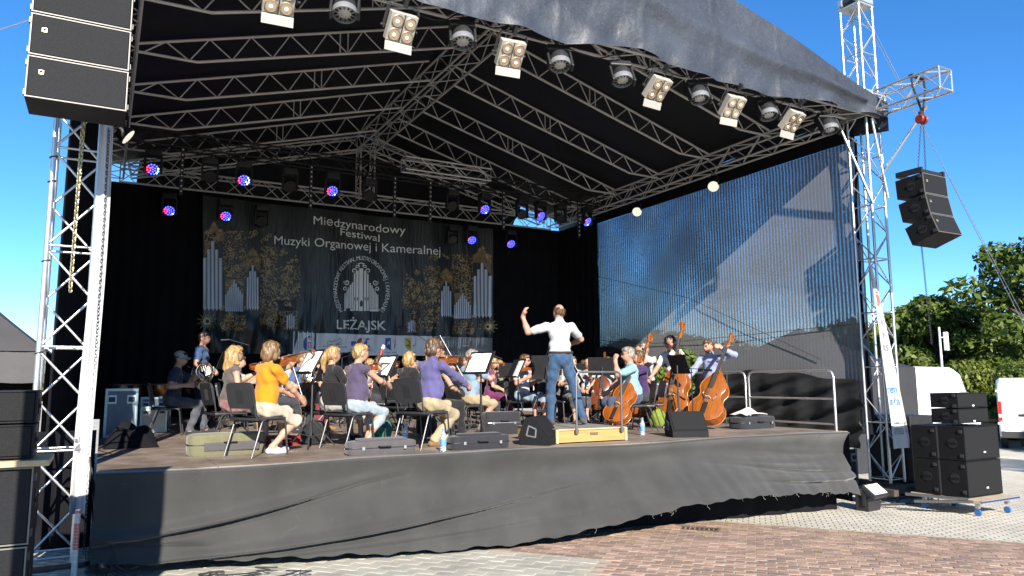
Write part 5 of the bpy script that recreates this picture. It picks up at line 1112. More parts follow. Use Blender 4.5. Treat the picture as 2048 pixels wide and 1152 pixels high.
# ================================================================ BANNER
BY = 19.2
def bp(u, v, dy=0.):     # photograph grid reference of a print element -> point on the banner plane
    d = fw*1470+rt*(u-1024)-upv*(v-576); k = BY/d.y; X, Z = d.x*k, EYE+d.z*k
    Y = BY+.05*math.sin(X*2.2)+.02*math.sin(X*6.1+Z)
    lo_ = max(0, min(1, (4.4-Z)/1.2)); Y += lo_*(.035*math.sin(X*11+Z*1.5)+.02*math.sin(X*23-Z*3)+(.05*math.sin(X*5+Z*6) if X < 4.2 else 0))
    return Vector((X, Y-.012-dy, Z))
def banner():
    t = thing('festival_banner', 'large dark festival banner with organ pictures and pale lettering at the back', 'banner', (6, BY, 2.7))
    base = bpy.data.materials.new('banner_vinyl'); base.use_nodes = True; n = base.node_tree; b = n.nodes['Principled BSDF']; b.inputs['Roughness'].default_value = .38
    tc = n.nodes.new('ShaderNodeTexCoord'); ns = n.nodes.new('ShaderNodeTexNoise'); ns.inputs['Scale'].default_value = 1.4; ns.inputs['Detail'].default_value = 8; n.links.new(tc.outputs['Object'], ns.inputs['Vector'])
    cr = n.nodes.new('ShaderNodeValToRGB'); cr.color_ramp.elements[0].color = (.008, .009, .010, 1); cr.color_ramp.elements[1].color = (.026, .030, .032, 1); n.links.new(ns.outputs[0], cr.inputs[0]); n.links.new(cr.outputs[0], b.inputs['Base Color'])
    mp = n.nodes.new('ShaderNodeMapping'); mp.inputs['Scale'].default_value = (9, 9, 1.2); n.links.new(tc.outputs['Object'], mp.inputs[0]); n2 = n.nodes.new('ShaderNodeTexNoise'); n2.inputs['Scale'].default_value = 1.5; n2.inputs['Detail'].default_value = 6; n.links.new(mp.outputs[0], n2.inputs['Vector'])
    bpn = n.nodes.new('ShaderNodeBump'); bpn.inputs['Strength'].default_value = .7; bpn.inputs['Distance'].default_value = .05; n.links.new(n2.outputs[0], bpn.inputs['Height']); n.links.new(bpn.outputs[0], b.inputs['Normal'])
    def quad(c00, c10, c11, c01):
        def P(u, v):
            x = (c00[0]*(1-u)+c10[0]*u)*(1-v)+(c01[0]*(1-u)+c11[0]*u)*v; y = (c00[1]*(1-u)+c10[1]*u)*(1-v)+(c01[1]*(1-u)+c11[1]*u)*v; return x, y
        return P
    q = quad((405, 392), (985, 458), (987, 713), (405, 706))
    MB().grid(lambda u, v: bp(*q(u, v)), 200, 70).build('sheet', base, t, True, True, autosmooth=False)
    DY = [.012]
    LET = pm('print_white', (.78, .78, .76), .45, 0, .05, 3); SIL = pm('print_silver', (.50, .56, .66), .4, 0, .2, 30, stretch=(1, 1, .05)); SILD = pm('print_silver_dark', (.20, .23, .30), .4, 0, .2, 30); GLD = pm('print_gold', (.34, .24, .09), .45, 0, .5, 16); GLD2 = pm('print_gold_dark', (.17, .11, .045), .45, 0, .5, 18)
    def poly(name, pts, mat, dy=.012, parent=None):     # convex print shape, cut into strips so that it follows the cloth
        return MB().add([bp(u, v, dy) for u, v in pts], [tuple(range(len(pts)))]).build(name, mat, parent or t, world=True)
    def strips(mb, x0, x1, y0, y1, dy=.012, n=6, tap=0):
        mb.add([bp(x, y0+(y1-y0)*j/n, dy) for j in range(n+1) for x in (x0+tap*j/n, x1+tap*j/n)], [(2*j, 2*j+2, 2*j+3, 2*j+1) for j in range(n)])
    def ribbon(mb, pts, w, dy=.014):
        k = len(pts); vs = []
        for i in range(k):
            a = pts[max(0, i-1)]; b_ = pts[min(k-1, i+1)]; dx, dy_ = b_[0]-a[0], b_[1]-a[1]; L = math.hypot(dx, dy_) or 1; ww = w*(1-.5*abs(2*i/(k-1)-1))
            vs += [bp(pts[i][0]-dy_/L*ww, pts[i][1]+dx/L*ww, dy), bp(pts[i][0]+dy_/L*ww, pts[i][1]-dx/L*ww, dy)]
        mb.add(vs, [(2*i, 2*i+1, 2*i+3, 2*i+2) for i in range(k-1)])
    # lettering
    def line(s, p0, p1, capx, bold, name='lettering', serif=0.):
        v, f = text_mesh(s, 1., bold); xs = [a for a, _ in v]; x0, x1 = min(xs), max(xs); L = p1[0]-p0[0]
        def m_(a, b_): k = (a-x0)/(x1-x0); return bp(p0[0]+L*k, p0[1]+(p1[1]-p0[1])*k-b_/.727*capx, .013)
        mb = MB().add([m_(a, b_) for a, b_ in v], f)
        return mb.build(name, LET, t, world=True)
    line('Międzynarodowy', (626, 449), (810, 469), 17, .0); line('Festiwal', (680, 471), (760, 483), 15, .0); line('Muzyki Organowej i Kameralnej', (549, 488), (879, 511), 18, .0)
    line('LEŻAJSK', (672, 658), (773, 660), 19, .012)
    ring = 'MIĘDZYNARODOWY FESTIWAL MUZYKI ORGANOWEJ I KAMERALNEJ'; cx, cy, rx, ry = 722.5, 581, 50, 61; n_ = len(ring); wid = {'I': .45, ' ': .5, 'M': 1.25, 'W': 1.3, 'J': .7, 'L': .85, 'E': .9, 'F': .85}
    tot = sum(wid.get(c, 1.) for c in ring); acc = 0; A0, A1 = R(222), R(-42)
    for c in ring:
        w_ = wid.get(c, 1.); a = A0+(A1-A0)*(acc+w_/2)/tot; acc += w_
        if c == ' ': continue
        v, f = text_mesh(c, 11.5, .012); tx, ty = math.sin(a)*rx, math.cos(a)*ry; L = math.hypot(tx, ty); tx, ty = tx/L, ty/L; px_, py_ = cx+rx*math.cos(a), cy-ry*math.sin(a)
        MB().add([bp(px_+tx*x*.82+ty*y, py_+ty*x*.82-tx*y, .013) for x, y in v], f).build('ring_letter', LET, t, world=True)
    z6 = lambda zx, zy: (630+zx/6.063, 490+zy/6.063)
    for x0, x1, yt, yb in ((470, 491, 348, 795), (499, 528, 312, 797), (535, 583, 285, 800), (594, 621, 315, 800), (629, 650, 358, 797), (352, 364, 588, 770), (369, 380, 572, 770), (385, 398, 545, 770), (403, 416, 513, 770), (421, 440, 482, 770), (445, 463, 452, 770), (659, 676, 460, 772), (684, 699, 490, 772), (703, 717, 528, 772), (723, 737, 562, 772), (742, 754, 588, 772), (759, 770, 602, 772)):
        mb = MB(); a = z6(x0, yt); b_ = z6(x1, yb); strips(mb, a[0], b_[0], a[1], b_[1], .013); mb.build('logo_pipe', LET, t, world=True)
    for (x0, y0, x1, y1) in ((350, 775, 466, 800), (659, 777, 775, 804)):
        mb = MB(); a = z6(x0, y0); b_ = z6(x1, y1); strips(mb, a[0], b_[0], a[1], b_[1], .013, 2); mb.build('logo_base', LET, t, world=True)
    mb = MB()
    def curl(cx_, cy_, r, a0, turns, sx=1, N=22): return [(cx_+sx*r*(1-.75*i/N)*math.cos(a0+turns*2*math.pi*i/N), cy_+r*(1-.75*i/N)*math.sin(a0+turns*2*math.pi*i/N)) for i in range(N+1)]
    for sx, ox in ((-1, 722), (1, 722)):
        ribbon(mb, curl(ox+sx*14, 542, 6, 1.5, 1.2, sx), 1.1); ribbon(mb, curl(ox+sx*8, 534, 4, 2.5, 1.1, sx), .9); ribbon(mb, curl(ox+sx*29, 565, 6, -.5, 1.3, sx), 1.1); ribbon(mb, curl(ox+sx*33, 578, 5, 2.2, 1.2, sx), 1.0); ribbon(mb, [(ox+sx*3, 533), (ox+sx*6, 528), (ox, 526)], 1.6)
    mb.build('logo_scrolls', LET, t, world=True)
    mb = MB(); mb.add([bp(*z6(*p), .016) for p in ((546, 745), (546, 690), (563, 665), (580, 690), (580, 745))], [(0, 1, 2, 3, 4)])
    for x in (483, 517, 607, 640): mb.add([bp(*z6(*p), .016) for p in ((x-7, 650), (x, 625), (x+7, 650), (x, 690))], [(0, 1, 2, 3)])
    mb.build('logo_windows', pm('print_black', (.02, .02, .022), .5), t, world=True)
    # pale strip with crests
    q2 = quad((598, 665.5), (986, 676), (986.5, 712.5), (585, 710))
    MB().grid(lambda u, v: bp(*q2(u, v), .010), 120, 10).build('logo_strip', pm('print_strip', (.78, .79, .81), .45, 0, .08, 2), t, True, True, autosmooth=False)
    q3 = quad((862, 672.8), (986, 676), (986.5, 712.5), (850, 711.8))
    MB().grid(lambda u, v: bp(*q3(u, v), .011), 40, 8).build('strip_end', pm('print_strip_grey', (.16, .17, .18), .4, 0, .25, 3, .6, 6), t, True, True, autosmooth=False)
    BLU = pm('print_blue', (.03, .10, .42), .5, 0, .1, 20); RED = pm('print_red', (.45, .04, .03), .5, 0, .1, 20); YEL = pm('print_yellow', (.72, .55, .12), .5, 0, .1, 20); GRN = pm('print_green', (.05, .28, .08), .5, 0, .1, 20); INK = MATS['print_black']
    poly('crest_oval', [(617+12.5*math.cos(a), 688+15.5*math.sin(a)) for a in np.linspace(0, 6.28, 25)[:-1]], BLU, .014)
    poly('crest_shield', [(610.5, 684), (623.5, 684), (623, 693), (617, 699), (611, 693)], PAPER, .017); poly('crest_shield_field', [(611.5, 685), (622.5, 685), (622, 692.5), (617, 697.5), (612, 692.5)], RED, .019)
    mb = MB(); strips(mb, 616.1, 617.9, 686, 696, .021, 2); strips(mb, 613.5, 620.5, 688, 689.4, .021, 1); strips(mb, 613, 621, 691.4, 692.8, .021, 1); mb.build('crest_cross', PAPER, t, world=True)
    mb = MB(); ribbon(mb, [(608, 681), (613, 678), (617, 679), (621, 676), (627, 678)], 1.3, .018); ribbon(mb, [(615, 678), (616, 674), (618, 678)], 1.1, .018); mb.build('crest_leaf', YEL, t, world=True)
    mb = MB()
    for pts in ([(653, 690), (654, 683), (657, 684), (659, 681), (661, 685), (664, 683), (667, 681), (671, 682), (675, 680)], [(675, 680), (677, 680), (679, 674.5), (681, 680), (684, 682)], [(653, 690), (662, 689), (672, 688), (683, 684)], [(660, 692), (670, 690), (684, 688)]): ribbon(mb, pts, .55, .014)
    mb.build('monastery_drawing', INK, t, world=True)
    def small(s, p0, p1, cap, mat=INK, bold=0.):
        v, f = text_mesh(s, 1., bold); xs = [a for a, _ in v]; x0, x1 = min(xs), max(xs)
        MB().add([bp(p0[0]+(p1[0]-p0[0])*(a-x0)/(x1-x0), p0[1]+(p1[1]-p0[1])*(a-x0)/(x1-x0)-b_/.727*cap, .016) for a, b_ in v], f).build('small_print', mat, t, world=True)
    small('Klasztor OO. Bernardynów', (645, 694), (694, 695.5), 3.2); small('w Leżajsku', (659, 700), (680, 700.5), 3); small('Miasto Leżajsk', (606, 705), (630, 706), 2.4); small('Powiat Leżajski', (771, 705.5), (793, 706), 2.4); small('Gmina Leżajsk', (809, 706), (829, 706.5), 2.4); small('Miejskie Centrum Kultury', (699, 701), (746, 701.5), 3); small('w Leżajsku', (712, 706), (734, 706.5), 3)
    small('m', (701, 690.5), (715, 690.8), 11, BLU, .06)
    poly('logo_disc', [(724+8.8*math.cos(a), 685+9.5*math.sin(a)) for a in np.linspace(0, 6.28, 21)[:-1]], RED, .014); small('c', (718.5, 690), (728.5, 690), 10, PAPER, .04)
    poly('logo_shield', [(732, 676.5), (749.5, 676.5), (747, 687), (740, 696), (733, 690)], BLU, .013); small('k', (735, 690), (745, 690), 10, PAPER, .05)
    for x0, mats in ((771, (BLU, RED, BLU)), (809, (YEL, YEL, YEL))):
        poly('shield_left', [(x0, 676), (x0+10, 676), (x0+10, 701), (x0+3, 696), (x0, 690)], mats[0], .014); poly('shield_right', [(x0+10, 676), (x0+20.5, 676), (x0+20.5, 690), (x0+17, 696), (x0+10, 701)], mats[1], .014)
    poly('shield_wedge', [(809, 676), (829.5, 676), (819, 689)], RED, .017); mb = MB(); ribbon(mb, [(811, 692), (815, 690), (818, 694)], 1.8, .018); ribbon(mb, [(822, 693), (826, 690)], 1.8, .018); mb.build('shield_leaves', GRN, t, world=True)
    mb = MB(); ribbon(mb, [(774, 681), (776, 686), (775, 690)], 1.6, .018); ribbon(mb, [(778, 682), (779, 689)], 1.4, .018); mb.build('shield_figure', PAPER, t, world=True)
    mb = MB(); ribbon(mb, [(783, 681), (786, 683), (789, 681)], 1.0, .018); ribbon(mb, [(786, 681), (786, 690)], .9, .018); mb.build('shield_eagle', YEL, t, world=True); poly('shield_waves', [(772, 693), (791, 693), (788, 697), (781.5, 701), (775, 697)], BLU, .016)
    # organ pictures left and right
    FRET = bpy.data.materials.new('print_fretwork'); FRET.use_nodes = True; n = FRET.node_tree; b = n.nodes['Principled BSDF']; b.inputs['Roughness'].default_value = .45
    tc = n.nodes.new('ShaderNodeTexCoord'); q_ = n.nodes.new('ShaderNodeTexNoise'); q_.inputs['Scale'].default_value = 7; q_.inputs['Detail'].default_value = 5; q_.inputs['Distortion'].default_value = 3.5; n.links.new(tc.outputs['Object'], q_.inputs['Vector'])
    cr = n.nodes.new('ShaderNodeValToRGB'); e = cr.color_ramp.elements; e[0].position = .47; e[0].color = (.006, .006, .008, 1); e[1].position = .60; e[1].color = (.34, .24, .09, 1); e.new(.53).color = (.05, .03, .014, 1); n.links.new(q_.outputs[0], cr.inputs[0]); n.links.new(cr.outputs[0], b.inputs['Base Color'])
    rr = random.Random(11)
    def organ(fn, mirror):
        def pipes(x0, x1, top, bot_, n, shape, foot=True):
            for i in range(n):
                a = x0+(x1-x0)*i/n; b_ = x0+(x1-x0)*(i+1)/n; k = abs((i+.5)/n*2-1); yt = top+shape*k
                w_ = b_-a; mb = MB(); p, q_ = fn(a+.08*w_, yt), fn(b_-.08*w_, bot_)
                strips(mb, min(p[0], q_[0]), max(p[0], q_[0]), p[1], q_[1]-(6 if foot else 2), .013)
                m_ = fn((a+b_)/2, bot_); c0 = q_[1]-(6 if foot else 2)
                mb.add([bp(min(p[0], q_[0]), c0, .013), bp(max(p[0], q_[0]), c0, .013), bp(m_[0], q_[1], .013)], [(0, 1, 2)]); mb.build('printed_pipe', SIL, t, world=True)
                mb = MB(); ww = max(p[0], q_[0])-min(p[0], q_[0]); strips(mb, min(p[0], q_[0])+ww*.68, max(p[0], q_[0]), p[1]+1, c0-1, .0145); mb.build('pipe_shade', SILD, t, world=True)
        pipes(18, 162, 300, 800, 5, 150); pipes(178, 312, 575, 806, 9, 120, False); pipes(335, 425, 470, 795, 5, 110); pipes(622, 680, 815, 935, 4, 30)
        def blob(x0, y0, x1, y1, m, lace):
            pts = [fn(x, y) for x, y in lace]; MB().add([bp(*p, .0125) for p in pts], [tuple(range(len(pts)))]).build('printed_crown', m, t, world=True)
        blob(0, 0, 0, 0, GLD2, [(28, 420), (28, 230), (60, 215), (95, 150), (135, 215), (168, 230), (168, 420), (140, 340), (98, 290), (60, 340)][:6]+[(168, 300), (28, 300)]); blob(0, 0, 0, 0, GLD2, [(330, 520), (330, 400), (380, 340), (430, 400), (430, 520), (380, 465)])
        blob(0, 0, 0, 0, GLD2, [(178, 690), (178, 570), (312, 570), (312, 690), (245, 575)])
        for (x0, y0, x1, y1) in ((165, 225, 332, 565), (432, 330, 560, 900), (560, 470, 720, 720), (22, 225, 168, 300), (332, 400, 428, 470), (180, 575, 312, 700), (560, 800, 700, 930), (160, 830, 330, 940)):
            a, b_ = fn(x0, y0), fn(x1, y1); MB().grid(lambda u, v: bp(a[0]+(b_[0]-a[0])*u, a[1]+(b_[1]-a[1])*v, .0118), 10, 12).build('printed_fretwork', FRET, t, True, True, autosmooth=False)
        mb = MB()
        spots = [(98, 260, 40), (60, 240, 25), (140, 240, 25), (98, 185, 34), (265, 255, 36), (235, 380, 48), (245, 520, 44), (210, 600, 26), (290, 600, 26), (375, 250, 34), (380, 400, 36), (350, 440, 24), (410, 440, 24), (480, 270, 38), (490, 470, 46), (480, 540, 40), (605, 380, 34), (640, 480, 44), (625, 540, 40), (680, 420, 26), (490, 640, 40), (560, 650, 42), (700, 640, 30), (640, 760, 34), (520, 830, 40), (500, 740, 24), (220, 850, 40), (180, 920, 36), (270, 915, 34), (165, 780, 16), (320, 780, 16), (640, 600, 26), (510, 910, 30)]
        for (x, y, r) in spots:
            for k in range(6):
                a0 = rr.uniform(0, 6.28); ox, oy = rr.uniform(-.7, .7)*r, rr.uniform(-.8, .8)*r
                ribbon(mb, [fn(*p) for p in curl(x+ox, y+oy, r*rr.uniform(.22, .6), a0, rr.uniform(.4, 1.2), rr.choice((-1, 1)), 16)], rr.uniform(.45, 1.15), .0155+.0008*k)
        k_ = mb.build('printed_scrolls', GLD, t, world=True); k_['kind'] = 'stuff'
        mb = MB(); sx, sy = 48, 875
        for k in range(24):
            a = k/24*2*math.pi; L = 72 if k % 2 else 50; ribbon(mb, [fn(sx+24*math.cos(a), sy+24*math.sin(a)), fn(sx+L*math.cos(a), sy+L*math.sin(a))], .7, .016)
        ribbon(mb, [fn(sx+20*math.cos(a), sy+20*math.sin(a)) for a in np.linspace(0, 6.3, 20)], 2.2, .017); mb.build('printed_sun', pm('print_pale_gold', (.55, .45, .22), .45, 0, .2, 20), t, world=True)
    organ(lambda x, y: (400+x/3.6, 400+y/3.6), False)
    def fr(x, y):       # mirrored picture on the right, slightly lower
        return (984.5-(x-18)/3.6*.93, 430+(y-150)/3.6*.93+2+(25 if False else 0)+(33.5-.0*x)*1)
    organ(lambda x, y: (984-(x-18)/3.6*.92, 492+(y-150)/3.6*.80), True)
banner()
# ================================================================ STAGE FURNITURE
BIRCH = pm('birch', (.34, .205, .07), .5, 0, .12, 5, .1, 40, stretch=(.6, 6, 6)); BIRCHL = pm('birch_light', (.45, .33, .17), .5, 0, .06, 5); CARPET = pm('podium_carpet', (.16, .145, .125), .95, 0, .15, 30, .4, 200)
t = thing('podium', 'low pale wooden conductor podium with a grey carpet top', 'podium', (5.7, 8.6, DECK))
MB().box((5.69, 8.62, DECK+.098), (1.10, 1.02, .165)).build('box', BIRCH, t, world=True); MB().bbox((5.69, 8.62, DECK+.1845), (1.13, 1.05, .008), .002).build('carpet', CARPET, t, world=True)
for x in (5.14, 6.24): MB().bbox((x, 8.105, DECK+.092), (.035, .035, .176), .006).build('corner_strip', BIRCHL, t, world=True)
MB().box((5.69, 8.103, DECK+.178), (1.06, .02, .016)).build('front_lip', BIRCHL, t, world=True); MB().box((5.72, 8.106, DECK+.115), (.12, .012, .03)).build('name_plate', pm('plate', (.10, .075, .05), .5), t, world=True)
t = thing('podium_rail', 'grey steel hoop rail at the front of the podium', 'rail', (5.8, 8.09, DECK+.15))
MB().tube([(5.43, 8.08, DECK+.12), (5.43, 8.08, DECK+.86), (5.45, 8.08, DECK+.90), (5.49, 8.08, DECK+.92), (6.10, 8.08, DECK+.92), (6.14, 8.08, DECK+.90), (6.16, 8.08, DECK+.86), (6.16, 8.08, DECK+.12)], .015, 10).build('hoop', pm('grey_steel', (.16, .16, .165), .4, .7), t, True, True)
for x in (5.43, 6.16): MB().box((x, 8.09, DECK+.15), (.05, .03, .06)).build('bracket', DARKSTEEL, t, world=True)
def wedge(label, x, y, az, w=.46):
    t = thing('stage_monitor', label, 'monitor speaker', (x, y, DECK), R(-az), 'stage monitors')
    # side profile (y,z): grille slopes up towards +y
    prof = [(-.20, 0), (.17, 0), (.22, .10), (.12, .34), (.02, .36), (-.20, .08)]
    m = MB().prism(prof, w, Matrix(((0, 0, 1, -w/2), (1, 0, 0, 0), (0, 1, 0, 0), (0, 0, 0, 1)))); m.build('cabinet', CAB, t)
    d = Vector((0, .22, .28)).normalized(); n = Vector((0, -d.z, d.y)); c = Vector((0, -.09, .22))
    MB().box(c+n*.006, (w-.05, .30, .012), Matrix((Vector((1, 0, 0)), d, n)).transposed()).build('grille', GRILLE2, t)
    for s in (-1, 1):
        m = MB(); x_ = s*(w/2+.004)
        for a, b in (((-.02, .10), (.10, .12)), ((.10, .12), (.07, .24)), ((.07, .24), (-.03, .20)), ((-.03, .20), (-.02, .10))): m.cyl((x_, a[0], a[1]), (x_, b[0], b[1]), .012, n=6)
        m.build('handle', pm('worn_plastic', (.10, .10, .10), .5), t)
    MB().box((0, .215, .05), (w*.6, .02, .06)).build('connector_plate', DARKSTEEL, t)
    return t
wedge('black stage monitor left of the podium', 4.98, 8.25, -38); wedge('black stage monitor before the double basses', 7.42, 8.22, 24, .52)
# railing at the right edge of the deck
for i, (y0, y1, nm) in enumerate(((7.85, 9.62, 'nearer'), (9.70, 11.5, 'farther'))):
    t = thing('guard_rail', f'{nm} galvanised guard rail at the right edge of the stage', 'railing', (10.2, y0, DECK)); x = 10.2
    MB().tube([(x, y0, DECK), (x, y0, DECK+.85), (x, y0+.03, DECK+.92), (x, y0+.10, DECK+.95), (x, y1-.10, DECK+.95), (x, y1-.03, DECK+.92), (x, y1, DECK+.85), (x, y1, DECK)], .021, 10).build('hoop', ALU, t, True, True)
    for z in (.10, .50): MB().cyl((x, y0, DECK+z), (x, y1, DECK+z), .016, n=8).build('cross_tube', ALU, t, True, True)
# instrument cases
def case(name, label, x, y, az, L, w, h, mat, band=None, taper=.75, z=DECK, handle=True, pocket=None):
    t = thing(name, label, 'case', (x, y, z), R(-az), 'instrument cases')
    def half(k):
        P = []
        for i in range(40):
            a = 2*math.pi*i/40; c, s = math.cos(a), math.sin(a); e = .45
            px = L/2*abs(c)**e*(1 if c >= 0 else -1); ww = w/2*(taper+(1-taper)*(.5-px/L)); P.append((px*k, ww*abs(s)**e*(1 if s >= 0 else -1)*k))
        return P
    rings = [(0.96, 0), (1.0, h*.10), (1.0, h*.85), (.97, h*.95), (.88, h)]
    m = MB(); vs = []
    for k, z_ in rings: vs += [(px, py, z_) for px, py in half(k)]
    n = 40; m.add(vs, [(i*n+j, i*n+(j+1) % n, (i+1)*n+(j+1) % n, (i+1)*n+j) for i in range(len(rings)-1) for j in range(n)]+[tuple(range(n))[::-1], tuple(range(4*n, 5*n))]); m.build('shell', mat, t, True)
    m = MB(); P = half(1.006); m.tube([(px, py, h*.52) for px, py in P], .006, 5, True); m.build('zip', band or BLKM, t)
    if handle: MB().tube([(-.07, -w/2*.9-.005, h*.6), (-.06, -w/2*.9-.035, h*.62), (.06, -w/2*.9-.035, h*.62), (.07, -w/2*.9-.005, h*.6)], .009, 6).build('handle', BLKM, t)
    if pocket: MB().bbox((0, 0, h+.012), (L*.7, w*.6, .03), .012).build('pocket', pocket, t, True)
    for s in (-1, 1): MB().box((s*L*.3, -w/2*.94, h*.5), (.03, .014, .035)).build('clasp', STEEL, t)
    return t
gcase = C('case_gray', (.13, .12, .125), .08, .3); bcase = C('case_black', (.025, .025, .03), .1, .4)
case('violin_case', 'oblong grey violin case lying at the stage edge', 2.80, 8.12, 1, .80, .27, .15, gcase, pocket=gcase); case('violin_case', 'oblong black violin case lying beside the monitor', 4.02, 8.10, 2, .78, .27, .16, bcase, pocket=bcase)
t = case('soft_case', 'big olive and grey soft case under the chair of the woman in orange', 1.28, 9.0, -6, .84, .34, .24, C('olive_case', (.24, .23, .13), .1, .4), taper=.8)
MB().bbox((.02, -.15, .10), (.6, .035, .10), .015).build('side_pocket', gcase, t)
case('violin_case', 'red instrument case lying behind the front music stand', 2.15, 10.0, 4, .6, .22, .12, C('case_red', (.40, .03, .03), .1, .3))
case('hard_case', 'dark hard case with metal edges behind the legs of the grey-haired man', 5.42, 10.15, 4, .60, .28, .34, bcase, STEEL, .95)
case('guitar_case', 'black instrument case with a white cloth on it by the guard rail', 9.60, 9.0, 2, .85, .38, .20, bcase, taper=.7)
def rag(u, v): 
    x, y = -.33+.62*u, -.17+.34*v; return Matrix.Translation((9.52, 9.0, DECK+.205)) @ Matrix.Rotation(R(8), 4, 'Z') @ Vector((x, y, .12*math.exp(-((x+.05)/.19)**2-((y)/.13)**2)+.02*math.sin(x*22+y*9)*math.sin(y*19)+.025))
tag(MB().grid(rag, 26, 18).build('cloth', C('white_cloth', (.82, .80, .78), .04, .5), None, True), 'crumpled white cloth lying on the black case by the rail', 'cloth')
# flight cases at the back left
FLB = pm('flight_grey', (.10, .13, .16), .5, 0, .1, 8, .2, 60); FLE = pm('flight_edge', (.34, .44, .48), .4, .5, .1, 10)
def flight(label, x0, x1, y0, y1, h, mat=FLB, z=DECK):
    t = thing('flight_case', label, 'flight case', ((x0+x1)/2, (y0+y1)/2, z), 0, 'flight cases'); w, d = x1-x0, y1-y0
    MB().box((0, 0, h/2), (w-.02, d-.02, h-.02)).build('panel_box', mat, t)
    for sx in (-1, 1):
        for sy in (-1, 1): MB().box((sx*(w/2-.015), sy*(d/2-.015), h/2), (.034, .034, h)).build('edge', FLE, t)
        for z_ in (.015, h-.015): MB().box((sx*(w/2-.014), 0, z_), (.03, d-.07, .033)).build('edge', FLE, t)
    for sy in (-1, 1):
        for z_ in (.015, h-.015): MB().box((0, sy*(d/2-.014), z_), (w-.07, .03, .033)).build('edge', FLE, t)
    for q in (-.12, .12):
        k = MB().box((q*w/.4, -d/2+.004, h*.78), (w*.28, .012, h*.18)).build('latch_dish', FLE, t); MB().box((q*w/.4, -d/2-.004, h*.78), (w*.2, .010, h*.10)).build('latch', BLKM, k)
    return t
flight('tall grey flight case with pale edges at the back left', .06, .50, 12.7, 13.3, .72); flight('low white flight case beside the tall grey one', .58, .98, 13.6, 14.1, .42, pm('flight_white', (.55, .54, .5), .5)); flight('low grey flight case stacked behind the white one', .60, 1.0, 14.2, 14.7, .56)
tag(MB().grid(lambda u, v: Vector((.06+.62*u, 10.4+1.0*v, DECK+.01+.27*(math.sin(u*math.pi)*math.sin(v*math.pi))**.7*(1+.35*math.sin(u*6+v*4)*math.sin(v*7-u*2)+.10*math.sin(v*17-u*9)))), 30, 30).build('cloth_heap', BLKF, None, True), 'heap of black cloth and bags on the left of the stage', 'cloth')
flight('black flight case behind the foot of the right tower', 12.02, 12.50, 9.2, 9.9, .80, pm('flight_black', (.02, .022, .025), .5), gz(12))
# percussion
t = thing('bass_drum', 'black bass drum standing in front of the banner strip', 'drum', (4.95, 17.4, DECK))
MB().cyl((4.7, 17.5, DECK+1.15), (5.15, 17.3, DECK+1.15), .36, n=28).build('shell', pm('drum_black', (.02, .02, .022), .25), t, True, True)
for a, b in (((4.68, 17.51), (4.72, 17.49)), ((5.13, 17.31), (5.17, 17.29))): MB().cyl((*a, DECK+1.15), (*b, DECK+1.15), .38, n=28).build('hoop', DARKSTEEL, t, True, True)
for x in (4.75, 5.1): MB().cyl((x, 17.4, DECK+.9), (x, 17.4, DECK), .02, n=6).build('leg', BLKM, t, world=True)
t = thing('tubular_bells', 'tall frame of silver tubular bells behind the horn player', 'tubular bells', (3.75, 16.6, DECK))
MB().box((3.86, 16.6, DECK+1.95), (.62, .06, .04)).build('top_bar', BLKM, t, world=True)
for x in (3.58, 4.14): MB().cyl((x, 16.6, DECK), (x, 16.6, DECK+1.95), .018, n=8).build('post', BLKM, t, world=True)
for k in range(5): MB().cyl((3.66+.1*k, 16.58, DECK+.55+.06*k), (3.66+.1*k, 16.58, DECK+1.93), .016, n=10).build('bell_tube', STEEL, t, True, True)
for i, (x, y, l) in enumerate(((.95, 15.6, 'copper kettle drum in the shade behind the capped horn player'), (.35, 16.2, 'second copper kettle drum at the dark back left'))):
    t = thing('kettle_drum', l, 'drum', (x, y, DECK), 0, 'kettle drums'); MB().lathe([(.06, .28), (.22, .38), (.30, .55), (.31, .78), (.30, .79), (0, .79)], 24).build('bowl', pm('copper', (.45, .20, .09), .25, .9), t, True)
    for k in range(4): a = R(45+90*k); MB().cyl((.28*math.cos(a), .28*math.sin(a), .7), (.30*math.cos(a), .30*math.sin(a), 0), .014, n=6).build('leg', STEEL, t)
    MB().tube([(.315*math.cos(a), .315*math.sin(a), .78) for a in np.linspace(0, 6.28, 25)[:-1]], .012, 5, True).build('rim', STEEL, t)
t = thing('marimba_table', 'wooden percussion bars on a dark stand behind the conductor', 'percussion', (7.0, 10.6, DECK))
for k in range(7): MB().box((6.78+.062*k, 10.9-.03*k, DECK+.93), (.055, .42-.02*k, .022), Matrix.Rotation(R(-25), 3, 'Z')).build('bar', BIRCH, t, world=True)
for x, y in ((6.75, 10.85), (7.2, 10.7)): MB().cyl((x, y, DECK), (x, y, DECK+.91), .012, n=6).build('leg', DARKSTEEL, t, world=True)
# microphones
mic_stand(6.55, 15.3, -62, 'boom microphone stand leaning before the right half of the banner', 1.55, .75, .5); mic_stand(8.55, 9.30, 175, 'boom microphone stand beside the nearest double bass', 1.0, .3, -.02); mic_stand(2.35, 15.2, -70, 'microphone stand behind the capped horn player', 1.55, .25, .1)
mic_stand(5.9, 14.2, 80, 'low boom microphone before the wind players', 1.3, .6, .12); mic_stand(3.9, 13.6, 60, 'low boom microphone left of the wind players', 1.25, .55, .15); mic_stand(7.6, 14.5, -60, 'boom microphone behind the light-haired woman', 1.35, .6, .25); mic_stand(9.0, 14.6, 40, 'boom microphone at the back right of the orchestra', 1.4, .5, .25)
